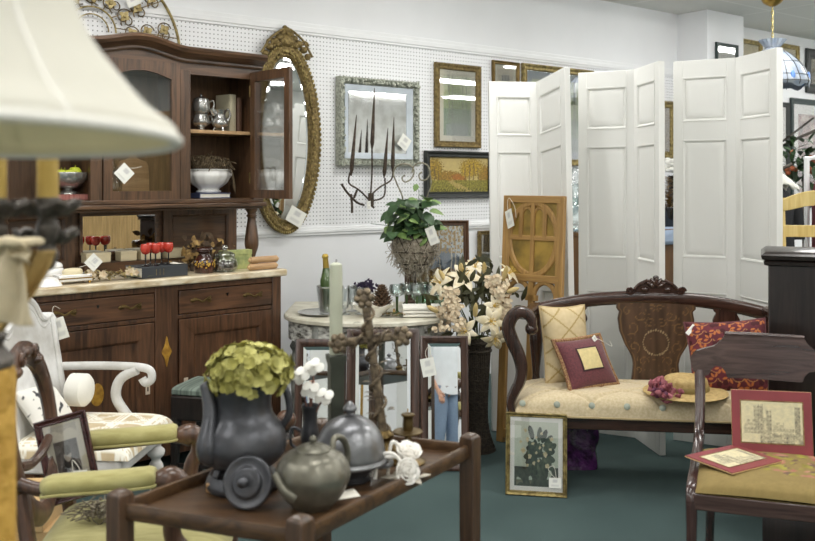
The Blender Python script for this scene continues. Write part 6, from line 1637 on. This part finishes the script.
# pewter pieces
pl_ = solo('pewter_dish', MB().lathe(prof([(.085, 0), (.09, .012), (.08, .03), (.07, .036), (.001, .037)], 3), 28), M['pewter_dark'], 'upturned grey pewter dish under the hydrangea pitcher', 'dish', ct(243, 2.13))
pc = ct(243, 2.13, TF+.039)
t = thing('pitcher', 'large dark pewter pitcher filled with yellow green hydrangea', 'pitcher', pc)
part('body', MB().lathe(prof([(.04, .012), (.078, .02), (.1, .048), (.103, .075), (.094, .105), (.072, .135), (.066, .165), (.072, .212), (.068, .212), (.06, .165), (.064, .135), (.001, .13)], 4), 36), M['pewter_dark'], t)
mb = MB(); mb.loft([[(-.066-.0*k, -.028, .13), (-.07, 0, .1), (-.066, .028, .13), (-.062, 0, .135)], [(-.07, -.03, .18), (-.09, 0, .165), (-.07, .03, .18), (-.06, 0, .18)], [(-.068, -.03, .215), (-.112, 0, .226), (-.068, .03, .215), (-.055, 0, .21)]]) if False else mb.sweep(cr([(-.062, -.062, .04), (-.07, -.07, .085), (-.068, -.045, .14), (-.078, -.03, .195), (-.088, -.03, .215)], 5), [.018, .023, .027, .028, .027, .025, .022, .02, .019, .018, .017, .017, .016, .016, .016, .015, .015, .015, .014, .012, .009], n=12, ref=(0, 1, 0)); part('spout', mb, M['pewter_dark'], t)
mb = MB(); mb.sweep(cr([(.07, .02, .19), (.088, .02, .2), (.104, .02, .175), (.108, .02, .13), (.09, .02, .1)], 6), .009, n=10, ref=(0, 1, 0)); part('handle', mb, M['pewter_dark'], t)
for k in range(4):
    a_ = PI/4+k*PI/2; mb = MB(); mb.sweep(cr([(.055*cos(a_), .055*sin(a_), .02), (.07*cos(a_), .07*sin(a_), .01), (.075*cos(a_), .075*sin(a_), 0)], 3), .009, n=8); part('foot', mb, M['pewter_dark'], t)
HB = pc+Vector((.012, 0, .17)); t = thing('hydrangea', 'dense dried yellow green hydrangea head in pewter pitcher', 'flowers', HB)
fl1, fl2 = MB(), MB()
for i in range(300):
    a_ = rnd.uniform(0, 6.283); ph = math.asin(rnd.uniform(-.55, 1)); rr = rnd.uniform(.8, 1.1)
    n_ = Vector((cos(a_)*cos(ph), sin(a_)*cos(ph), sin(ph))); c = Vector((.004+n_.x*.092*rr, n_.y*.082*rr, .064+n_.z*.06*rr))
    u = n_.orthogonal().normalized(); v = n_.cross(u); off = rnd.random()*2
    for k in range(4):
        o = u*cos(off+k*PI/2)+v*sin(off+k*PI/2); (fl2 if i % 4 == 0 else fl1).disc(c+o*.008+n_*rnd.uniform(0, .006), n_-o*.35+u*rnd.uniform(-.3, .3), .0092, .22, 9)
part('florets', fl1, M['hydra'], t, angle=80); part('olive_florets', fl2, M['hydra2'], t, angle=80)
mb = MB()
for i in range(6): mb.sweep([(rnd.gauss(0, .01), rnd.gauss(0, .01), -.02), (rnd.gauss(0, .04), rnd.gauss(0, .03), .09)], .003, n=5, ref=(0, 1, 0))
mb.ell((0, 0, .066), (.08, .066, .042), 16, 10); part('stems', mb, M['hydra2'], t)
lc = ct(247.5, 1.985, TF+.058)
t = thing('pewter_cover', 'round pewter lid with knob leaning upright beside the teapot', 'lid', lc, R(-12), None, R(72))
part('disc', MB().lathe(prof([(.001, -.014), (.05, -.013), (.057, -.006), (.058, 0), (.054, .004), (.044, .002), (.036, .003), (.032, .01), (.022, .012), (.016, .013), (.001, .014)], 4), 36), M['pewter_dark'], t)
part('knob', MB().lathe(prof([(.008, .012), (.006, .02), (.012, .027), (.012, .034), (.006, .04), (.001, .042)], 4), 18), M['pewter_dark'], t)
t = thing('teapot', 'rounded melon shaped pewter teapot at the front of tea cart', 'teapot', ct(313, 2.0), R(8))
part('body', MB().lathe(prof([(.045, 0), (.05, .006), (.066, .025), (.083, .06), (.083, .085), (.068, .112), (.045, .124), (.036, .127)], 5), 60, lobes=8, la=.06), M['pewter_warm'], t)
part('lid', MB().lathe(prof([(.04, .126), (.038, .13), (.022, .138), (.006, .141), (.009, .148), (.006, .156), (.001, .158)], 4), 24), M['pewter_warm'], t)
mb = MB(); mb.sweep(cr([(-.045, -.055, .04), (-.062, -.06, .055), (-.076, -.055, .075), (-.086, -.05, .092)], 6), [.016, .016, .015, .014, .013, .012, .011, .0105, .01, .0095, .009, .009, .0085, .0085, .008, .008, .008, .008, .008][:19], n=12, ref=(0, 1, 0)); part('spout', mb, M['pewter_warm'], t)
mb = MB(); mb.sweep(cr([(.045, .03, .112), (.05, .04, .138), (.07, .055, .132), (.082, .065, .1), (.078, .06, .065), (.06, .05, .045)], 5), .0075, n=10, ref=(0, 1, 0)); part('handle', mb, M['pewter_warm'], t)
t = thing('bud_vase', 'slender dark pewter vase with white blossoms behind the teapot', 'vase', ct(310, 2.27))
part('body', MB().lathe(prof([(.032, 0), (.034, .006), (.014, .02), (.02, .05), (.024, .08), (.018, .12), (.022, .155), (.02, .155), (.014, .12), (.001, .1)], 4), 24), M['pewter_dark'], t)
mb = MB(); mb.sweep(cr([(-.02, 0, .09), (-.045, 0, .1), (-.048, 0, .06), (-.02, 0, .04)], 5), .004, n=8, ref=(0, 1, 0)); part('handle', mb, M['pewter_dark'], t)
vb = ct(310, 2.27); t = thing('white_blossoms', 'spray of white silk blossoms standing in the dark pewter vase', 'flowers', vb+Vector((0, 0, .11)))
mb = MB(); m2 = MB()
for px, py in ((300, 375), (314, 366), (310, 389), (324, 396)):
    c = P(px, py, 2.25)-(vb+Vector((0, 0, .11)))
    m2.sweep(cr([(0, 0, .0), c*.6, c], 4), .0025, n=5, ref=(0, 1, 0))
    for k in range(4): mb.disc(c+Vector((cos(k*1.57+px)*.016, -.004, sin(k*1.57+px)*.013)), (cos(k*1.57+px)*.5, -1, sin(k*1.57+px)*.5+.45), .014, -.25, 10, .8)
part('petals', mb, M['whitepetal'], t, angle=80); part('twigs', m2, plain('pinktwig', '7a5850', .7), t)
t = thing('domed_dish', 'pewter covered dish with high domed lid and finial', 'dish', ct(350, 2.18))
part('base', MB().lathe(prof([(.05, 0), (.052, .006), (.045, .012), (.062, .03), (.072, .045), (.07, .047), (.001, .04)], 4), 32), M['pewter_dark'], t)
part('lid', MB().lathe(prof([(.086, .043), (.093, .046), (.093, .052), (.086, .056), (.087, .065), (.08, .1), (.06, .133), (.03, .152), (.012, .157)], 5), 36), M['pewter'], t)
part('finial', MB().lathe(prof([(.016, .155), (.008, .161), (.017, .17), (.013, .18), (.004, .19), (.001, .191)], 4), 18), M['pewter'], t)
for s in (-1, 1): part('handle', MB().sweep(cr([(s*.07, -.02, .035), (s*.098, -.02, .04), (s*.098, .02, .04), (s*.07, .02, .035)], 5), .006, n=8), M['pewter'], t)
# green candle in its stick
cs = ct(336, 2.37); t = thing('candlestick', 'dark olive square candlestick standing behind the domed dish', 'candlestick', cs, R(20))
mb = MB(); mb.bx(-.045, .045, -.045, .045, 0, .018).bx(-.034, .034, -.034, .034, .018, .03); part('base', mb, M['tealgreen'], t, bevel=.003)
mb = MB(); mb.loft([[(s*w_, c_*w_, z) for s, c_ in ((-1, -1), (1, -1), (1, 1), (-1, 1))] for w_, z in ((.022, .03), (.018, .05), (.019, .24), (.023, .255), (.023, .268))]); part('column', mb, M['tealgreen'], t, bevel=.002)
t = thing('candle', 'tall pale green taper candle in the olive candlestick', 'candle', cs+Vector((0, 0, .269)))
part('wax', MB().lathe([(.0178, 0), (.0172, .22), (.016, .238), (.008, .243), (.001, .244)], 20), M['candle_green'], t); mb = MB(); mb.sweep([(0, 0, .24), (.001, 0, .252)], .0012, n=5, ref=(0, 1, 0)); part('wick', mb, M['blackgloss'], t)
# ornate cross
xc = ct(387, 2.34); t = thing('altar_cross', 'ornate bronze cross wound with vines standing on the tea cart', 'cross', xc, R(-8), None, 0, -R(8))
part('base', MB().lathe(prof([(.05, 0), (.05, .012), (.03, .03), (.022, .05), (.028, .06), (.016, .075)], 4), 20), M['darkbrass'], t)
mb = MB(); mb.sweep([(0, 0, .06), (0, 0, .4)], .011, .01, n=8, sq=.7, ref=(0, 1, 0)); mb.sweep([(-.075, 0, .315), (.075, 0, .315)], .01, .011, n=8, sq=.7)
for x, z in ((0, .425), (-.085, .315), (.085, .315)):
    mb.ell((x, 0, z), (.02, .018, .02), 10, 8)
    for k in range(6):
        a_ = k*PI/3; mb.ell((x+.018*cos(a_), -.006, z+.018*sin(a_)), (.011, .012, .011), 8, 6)
part('shaft', mb, M['agedbronze'], t)
mb = MB(); mb.sweep([(.018*cos(k*.5), .018*sin(k*.5), .07+k*.0062) for k in range(54)], .0045, n=6); mb.sweep([(-.08+k*.005, .017*sin(k*.5), .315+.017*cos(k*.5)) for k in range(33)], .004, n=6)
for i in range(26):
    z = rnd.uniform(.1, .4); a_ = rnd.uniform(0, 6.28); mb.leaf((.016*cos(a_), .016*sin(a_), z), (cos(a_), sin(a_), .4), (0, 0, 1), .026, .016, .6, 3)
    mb.leaf((rnd.uniform(-.08, .08), .014*sin(a_), .315+.014*cos(a_)), (.2, sin(a_), cos(a_)), (1, 0, 0), .022, .014, .6, 3)
part('vine', mb, M['agedbronze'], t)
t = thing('chamber_candlestick', 'short aged brass candlestick with wide drip pan beside the cross', 'candlestick', ct(408, 2.31))
part('base', MB().lathe(prof([(.045, 0), (.045, .005), (.02, .012), (.008, .02), (.012, .045), (.007, .075)], 4), 24), M['darkbrass'], t)
part('drip_pan', MB().lathe(prof([(.008, .074), (.035, .076), (.038, .081), (.03, .081), (.014, .083)], 3), 24), M['darkbrass'], t)
part('socket', MB().lathe(prof([(.012, .082), (.014, .095), (.013, .115), (.018, .122), (.015, .126), (.001, .124)], 4), 18), M['darkbrass'], t)
# porcelain roses
rc = ct(400, 2.15); t = thing('porcelain_rose', 'white porcelain rose ornament with looping stems on tea cart', 'ornament', rc)
def rose(c, d, r_):
    mb = MB(); d = Vector(d).normalized(); u = d.orthogonal().normalized(); v = d.cross(u); c = Vector(c)
    for l in range(4):
        rr = r_*(.3+.26*l)
        for k in range(3+l):
            a_ = 2*PI*k/(3+l)+l*.7; o = u*cos(a_)+v*sin(a_)
            mb.disc(c+o*rr*.75+d*r_*(.55-.2*l), (d*(.25+.28*l)-o).normalized(), r_*(.42+.16*l), .2, 10, 1.0)
    mb.ell(c, (r_*.62, r_*.62, r_*.62), 12, 8); return mb
part('rose', rose((.014, -.012, .032), (.45, -1, .35), .023), M['porcelain_matt'], t, solid=.0015, angle=80); part('rose', rose((.02, .035, .06), (.2, -.4, 1), .024), M['porcelain_matt'], t, solid=.0015, angle=80)
mb = MB()
for a_, b_, c_ in (((-.06, .0, .01), (-.05, .01, .06), (-.015, .0, .07)), ((-.07, .02, .01), (-.06, .02, .05), (0, .02, .055)), ((-.03, .03, .01), (-.02, .03, .09), (.01, .035, .06))): mb.sweep(cr([a_, b_, c_, (.012, 0, .035)], 6), .0045, n=8, ref=(0, 1, 0))
part('stem', mb, M['porcelain_matt'], t)
mb = MB()
for i in range(6): mb.leaf((-.02+.01*i, .01, .008), (cos(i*1.4), sin(i*1.4)-.3, .15), (0, 0, 1), .05, .026, .3, 4)
part('leaves', mb, plain('porcgrey', 'b8b1a2', .4, var=.03), t, solid=.003)
mb = MB(); mb.grid(lambda u, v: ((u-.5)*.07, (v-.5)*.045, .002+.004*u*v), 6, 4); solo('card', mb, M['paper'], 'small white card lying on tray behind the teapot', 'card', ct(343, 2.06), R(25), solid=.0012)
mb = MB(); mb.bx(-.022, .022, -.01, .01, 0, .022); solo('wood_block', mb, M['tanwood'], 'small tan wooden block on the tray left of the pewter lid', 'block', ct(215, 2.08), R(-40), bevel=.002)

# ================================================================== floor lamp, pedestal and candelabra at the left
LC = Vector((-.411, .80, 0)); t = thing('floor_lamp', 'floor lamp with large cream bell shade at the top left', 'lamp', LC)
SZ = 1.462
sp = [(.199, .008), (.195, .018), (.183, .028), (.1675, .04), (.143, .068), (.121, .096), (.1055, .13), (.094, .175), (.086, .225), (.082, .27)]
mb = MB(); mb.lathe(prof(sp, 4)[:-1] + [(.082, .27)], 64)
bmesh.ops.delete(mb.bm, geom=[f for f in mb.bm.faces if len(f.verts) > 4], context='FACES_ONLY')
sh = part('lamp_shade', mb, M['shade_fab'], t, solid=.0025, label='cream fabric bell shade'); sh.location = (0, 0, SZ); sh.rotation_euler = (-R(3), 0, 0)
mb = MB(); mb.lathe([(r-.006, z) for r, z in prof(sp, 4)], 48)
bmesh.ops.delete(mb.bm, geom=[f for f in mb.bm.faces if len(f.verts) > 4], context='FACES_ONLY'); part('lining', mb, M['lining'], sh)
mb = MB()
mb.sweep([(.1985*cos(2*PI*k/64), .1985*sin(2*PI*k/64), .008) for k in range(64)], .005, n=8, closed=True)
for k in range(8):
    a_ = 2*PI*k/8+.1; mb.sweep([((r+.001)*cos(a_), (r+.001)*sin(a_), z) for r, z in prof(sp, 3)], .0022, n=5)
part('trim', mb, M['white_fab'], sh)
mb = MB()
for k in range(3): a_ = 2*PI*k/3; mb.sweep([(0, 0, .25), (.082*cos(a_), .082*sin(a_), .268)], .002, n=5)
part('spider', mb, M['brass'], sh)
part('pole', MB().lathe([(.012, .03), (.012, 1.5), (.018, 1.5), (.018, 1.55), (.006, 1.56), (.006, 1.72)], 16), M['brass'], t)
part('base', MB().lathe(prof([(.14, 0), (.14, .015), (.08, .03), (.03, .045), (.014, .07)], 4), 32), M['brass'], t)
part('bulb', MB().lathe(prof([(.013, 1.552), (.02, 1.57), (.032, 1.6), (.028, 1.63), (.001, 1.645)], 4), 18), M['porcelain'], t)
PC = Vector((-.622, 1.30, 0)); t = thing('pedestal', 'mustard yellow rough textured column at the lower left edge', 'pedestal', PC)
part('column', MB().lathe([(.047, .04), (.0475, .3), (.047, 1.15), (.044, 1.158)], 36), M['mustard'], t); part('base', MB().lathe([(.12, 0), (.12, .02), (.08, .03), (.047, .045)], 32), M['mustard'], t)
t = thing('candelabra', 'dark iron three branch candelabra standing on the mustard column', 'candelabra', PC+Vector((0, 0, 1.159)))
part('base', MB().lathe(prof([(.044, 0), (.044, .012), (.03, .03), (.034, .045), (.018, .06)], 4), 24), M['iron'], t)
part('stem', MB().lathe(prof([(.016, .055), (.01, .09), (.016, .12), (.01, .15), (.012, .18)], 4), 16), M['iron'], t)
cups = [(-.588, 1.27, 1.392), (-.533, 1.32, 1.392), (-.566, 1.40, 1.345)]
for i, (x, y, z) in enumerate(cups):
    c = Vector((x, y, z))-(PC+Vector((0, 0, 1.159)))
    mb = MB(); mb.sweep(cr([(0, 0, .15), (c.x*.4, c.y*.4, .12), (c.x*.9, c.y*.9, .13), (c.x, c.y, c.z-.05)], 5), .006, n=8, ref=(0, 1, 0)); part('branch', mb, M['iron'], t)
    mb = MB(); n = 40
    mb.loft([[(c.x+r*(1+(.1*cos(9*2*PI*k/n) if r > .02 else 0))*cos(2*PI*k/n), c.y+r*(1+(.1*cos(9*2*PI*k/n) if r > .02 else 0))*sin(2*PI*k/n), c.z+zz+(.004*cos(7*2*PI*k/n) if r > .02 else 0)) for k in range(n)] for r, zz in ((.012, -.012), (.03, -.01), (.046, .002), (.046, .008), (.03, .003), (.016, -.002))]); part('drip_pan', mb, M['iron'], t)
    part('cup', MB().lathe(prof([(.006, -.055), (.012, -.048), (.017, -.03), (.012, -.018), (.018, -.008), (.0175, .012), (.015, .012), (.001, 0)], 4), 18, c), M['iron'], t)
    cd = thing('candle', ['yellow pillar candle in candelabra cup at left picture edge', 'yellow candle in the candelabra cup under the shade rim', 'thin leaning yellow candle between the two others'][i], 'candle', (x, y, z+.002), 0, 'yellow candles in the iron candelabra', 0, R(5) if i == 2 else 0)
    h = .085 if i != 2 else .1; r = .0155 if i != 2 else .0085
    part('wax', MB().lathe([(r, 0), (r*.98, h), (r*.8, h+.003), (.001, h+.001)], 20), M['candle_yellow'], cd); mb = MB(); mb.sweep([(0, 0, h), (.001, 0, h+.01)], .001, n=5, ref=(0, 1, 0)); part('wick', mb, M['blackgloss'], cd)
# burlap bow on the candelabra
CB = P(18, 250, 1.235); t = thing('burlap_bow', 'beige cloth bow with hanging tails tied to the candelabra', 'ribbon', CB)
def tail(pts, name, m, dy):
    mb = MB(); n_ = 14
    Ls = cr([(P(a, b, 1.235+dy)-CB) for a, b, c, d in pts], 5); Rs = cr([(P(c, d, 1.235+dy*.6)-CB) for a, b, c, d in pts], 5)
    rows = [[l.lerp(r, q/6)+Vector((0, .008*sin(q*1.3+i*.25), 0)) for q in range(7)] for i, (l, r) in enumerate(zip(Ls, Rs))]
    vs = [[mb.v(p) for p in r] for r in rows]
    for a_, b_ in zip(vs, vs[1:]):
        for q in range(6): mb.f([a_[q], a_[q+1], b_[q+1], b_[q]])
    part(name, mb, m, t, solid=.002)
tail([(6, 242, 16, 240), (-4, 258, 20, 256), (-10, 285, 27, 280), (-12, 312, 31, 308), (-14, 322, 34, 326)], 'tail', M['burlap'], -.02)
tail([(26, 250, 54, 251), (20, 268, 48, 268), (12, 290, 37, 292), (-6, 312, 20, 312), (-20, 330, 2, 332)], 'tail', M['burlap_dark'], .02)
tail([(-8, 240, -6, 262), (2, 237, 2, 254), (12, 240, 12, 256), (20, 240, 22, 258), (28, 246, 30, 264)], 'loop', M['burlap'], -.025)
mb = MB(); mb.sweep(cr([(-.02, .02, .012), (-.005, -.02, .014), (.01, -.02, .012), (.014, .03, .01)], 4), .012, .007, n=8); part('knot', mb, M['burlap'], t)
# ================================================================== customer seen in the mirror
def person():
    base = Vector((.40, -.75, 0)); t = thing('person', 'person in white rolled sleeve shirt and pale jeans, mirrored in dark framed mirror', 'person', base, R(150))
    def skin(name, nodes, edges, m, parent, lv=2):
        me = bpy.data.meshes.new(name); me.from_pydata([n[0] for n in nodes], edges, []); me.materials.append(m)
        o = bpy.data.objects.new(name, me); C.objects.link(o); o.parent = parent
        sk = o.modifiers.new('k', 'SKIN'); sk.use_smooth_shade = True
        for i, n in enumerate(nodes):
            v = me.skin_vertices[0].data[i]; v.radius = n[1]; v.use_root = (i == 0)
        ss = o.modifiers.new('s', 'SUBSURF'); ss.levels = lv; ss.render_levels = lv; return o
    N = [((0, 0, .98), (.15, .1)), ((0, 0, 1.1), (.135, .09)), ((0, 0, 1.3), (.16, .105)), ((0, .0, 1.43), (.13, .08)), ((0, .0, 1.5), (.055, .055)), ((0, -.01, 1.57), (.05, .055)), ((0, -.02, 1.65), (.075, .09)), ((0, -.015, 1.72), (.06, .075))]
    E = [(0, 1), (1, 2), (2, 3), (3, 4), (4, 5), (5, 6), (6, 7)]
    for s in (-1, 1):
        b = len(N)
        N += [((s*.17, 0, 1.42), (.06, .06)), ((s*.21, .01, 1.3), (.048, .048)), ((s*.25, .02, 1.15), (.04, .04)), ((s*.22, -.1, 1.0), (.033, .03)), ((s*.2, -.17, .9), (.024, .02)), ((s*.195, -.2, .86), (.036, .018)), ((s*.19, -.225, .815), (.03, .014))]
        E += [(3, b), (b, b+1), (b+1, b+2), (b+2, b+3), (b+3, b+4), (b+4, b+5), (b+5, b+6)]
        b2 = len(N)
        N += [((s*.09, 0, .88), (.095, .095)), ((s*.1, -.01, .5), (.062, .065)), ((s*.1, .02, .3), (.055, .055)), ((s*.1, .03, .09), (.038, .042)), ((s*.1, -.02, .04), (.04, .035)), ((s*.11, -.13, .03), (.035, .025))]
        E += [(0, b2), (b2, b2+1), (b2+1, b2+2), (b2+2, b2+3), (b2+3, b2+4), (b2+4, b2+5)]
        for k in range(4):   # fingers
            f = len(N); x = s*(.19+.018*(k-1.5)); L_ = (.05, .058, .054, .044)[k]
            N += [((x, -.235, .80), (.009, .009)), ((x, -.24-.2*L_, .80-.5*L_), (.0085, .0085)), ((x, -.235, .80-L_), (.007, .007))]
            E += [(b+6, f), (f, f+1), (f+1, f+2)]
        f = len(N); N += [((s*.155, -.215, .85), (.011, .011)), ((s*.148, -.235, .815), (.009, .009))]; E += [(b+5, f), (f, f+1)]
    skin('body', N, E, M['skin'], t)
    mb = MB()
    for s in (-1, 1): mb.ell((s*.03, -.1, 1.665), (.012, .008, .008), 10, 6); mb.ell((s*.082, -.005, 1.655), (.014, .02, .03), 8, 6)
    mb.ell((0, -.118, 1.635), (.013, .02, .022), 10, 8); mb.ell((0, -.1, 1.6), (.025, .01, .008), 10, 6); part('face_features', mb, M['skin'], t)
    mb = MB(); mb.ell((0, .012, 1.705), (.088, .1, .085), 20, 14); mb.ell((0, .05, 1.64), (.08, .06, .09), 16, 10); part('hair', mb, M['hairbrown'], t)
    # shirt, sleeves, jeans follow the body
    mb = MB(); rings = []
    for z, a_, b_ in ((.86, .2, .145), (.95, .19, .135), (1.1, .175, .125), (1.3, .2, .14), (1.4, .2, .125), (1.46, .13, .095), (1.5, .075, .075), (1.53, .072, .072)):
        rings.append([(a_*cos(2*PI*k/40), b_*sin(2*PI*k/40)*(1+.03*sin(11*2*PI*k/40)), z+.008*sin(5*2*PI*k/40)) for k in range(40)])
    mb.loft(rings); part('shirt', mb, M['shirt'], t)
    for s in (-1, 1):
        mb = MB(); mb.sweep(cr([(s*.14, 0, 1.42), (s*.19, .0, 1.37), (s*.225, .015, 1.25), (s*.255, .02, 1.14), (s*.25, -.02, 1.09)], 5), [.075, .075, .073, .072, .07, .068, .066, .064, .062, .06, .059, .058, .057, .057, .057, .057, .058, .06, .062, .062, .06], n=16, ref=(0, 1, 0)); part('sleeve', mb, M['shirt'], t)
        mb = MB(); mb.sweep(cr([(s*.08, 0, .94), (s*.09, 0, .85), (s*.1, -.01, .5), (s*.1, .02, .3), (s*.1, .03, .07)], 5), [.118, .118, .117, .116, .115, .114, .112, .108, .1, .092, .086, .082, .08, .078, .076, .075, .074, .072, .07, .068, .066], .1, n=18, ref=(0, 1, 0)) if False else mb.sweep(cr([(s*.08, 0, .94), (s*.09, 0, .85), (s*.1, -.01, .5), (s*.1, .02, .3), (s*.1, .03, .07)], 5), [.118, .118, .117, .116, .115, .114, .112, .108, .1, .092, .086, .082, .08, .078, .076, .075, .074, .072, .07, .068, .066], n=18, ref=(0, 1, 0)); part('trouser_leg', mb, M['denim'], t)
        mb = MB(); mb.sweep(cr([(s*.1, .07, .035), (s*.1, 0, .045), (s*.11, -.1, .035), (s*.112, -.17, .025)], 4), [.035, .042, .046, .047, .047, .047, .046, .045, .043, .041, .038, .033, .025], .03, n=14); part('shoe', mb, M['blackgloss'], t)
    mb = MB(); mb.lathe([(.19, .9), (.192, .94)], 40, sy=.7); part('belt', mb, M['bookbrown'], t)
person()
t = thing('bamboo_screen', 'tan bamboo slat screen reflected in the small hutch mirror', 'screen', (3.6, 2.35, 0), R(-66))
part('slats', MB().loft([[(-.9+1.8*i/90, -.012-.008*abs(sin(PI*i/2.0)), z) for i in range(91)] + [(.9-1.8*i/90, .012, z) for i in range(91)] for z in (.03, 2.1)]), plain('bamboo', 'c2a06a', .6, col2='8f7446', scale=9, stretch=(9, 9, .3)), t)
part('frame', MB().mitre(1.9, 2.16, [(0, .02), (0, -.03), (.05, -.03), (.05, .02)]), M['tanwood'], t)
mb = MB()
for s in (-1, 1): mb.box((s*.7, 0, .015), (.06, .5, .03))
part('foot', mb, M['tanwood'], t)
# ================================================================== camera and colour
cam = bpy.data.cameras.new('camera'); co = bpy.data.objects.new('camera', cam); C.objects.link(co)
co.location = (0, 0, EYE); co.rotation_euler = (PI/2, 0, 0)
cam.sensor_fit = 'HORIZONTAL'; cam.sensor_width = 36; cam.lens = 36*FPX/815
cam.shift_y = -(270.5-HY)/815; cam.clip_start = .05
cam.dof.use_dof = True; cam.dof.focus_distance = 4.4; cam.dof.aperture_fstop = 4.0
S.camera = co
w = bpy.data.worlds.new('world'); S.world = w; w.use_nodes = True
w.node_tree.nodes['Background'].inputs[0].default_value = (.8, .85, .9, 1); w.node_tree.nodes['Background'].inputs[1].default_value = .3
S.view_settings.view_transform = 'Standard'; S.view_settings.look = 'None'; S.view_settings.gamma = 1
S.view_settings.exposure = -0.08
S.cycles.use_denoising = True; S.cycles.max_bounces = 9; S.cycles.diffuse_bounces = 5; S.cycles.glossy_bounces = 5; S.cycles.transparent_max_bounces = 16
S.cycles.sample_clamp_indirect = 6
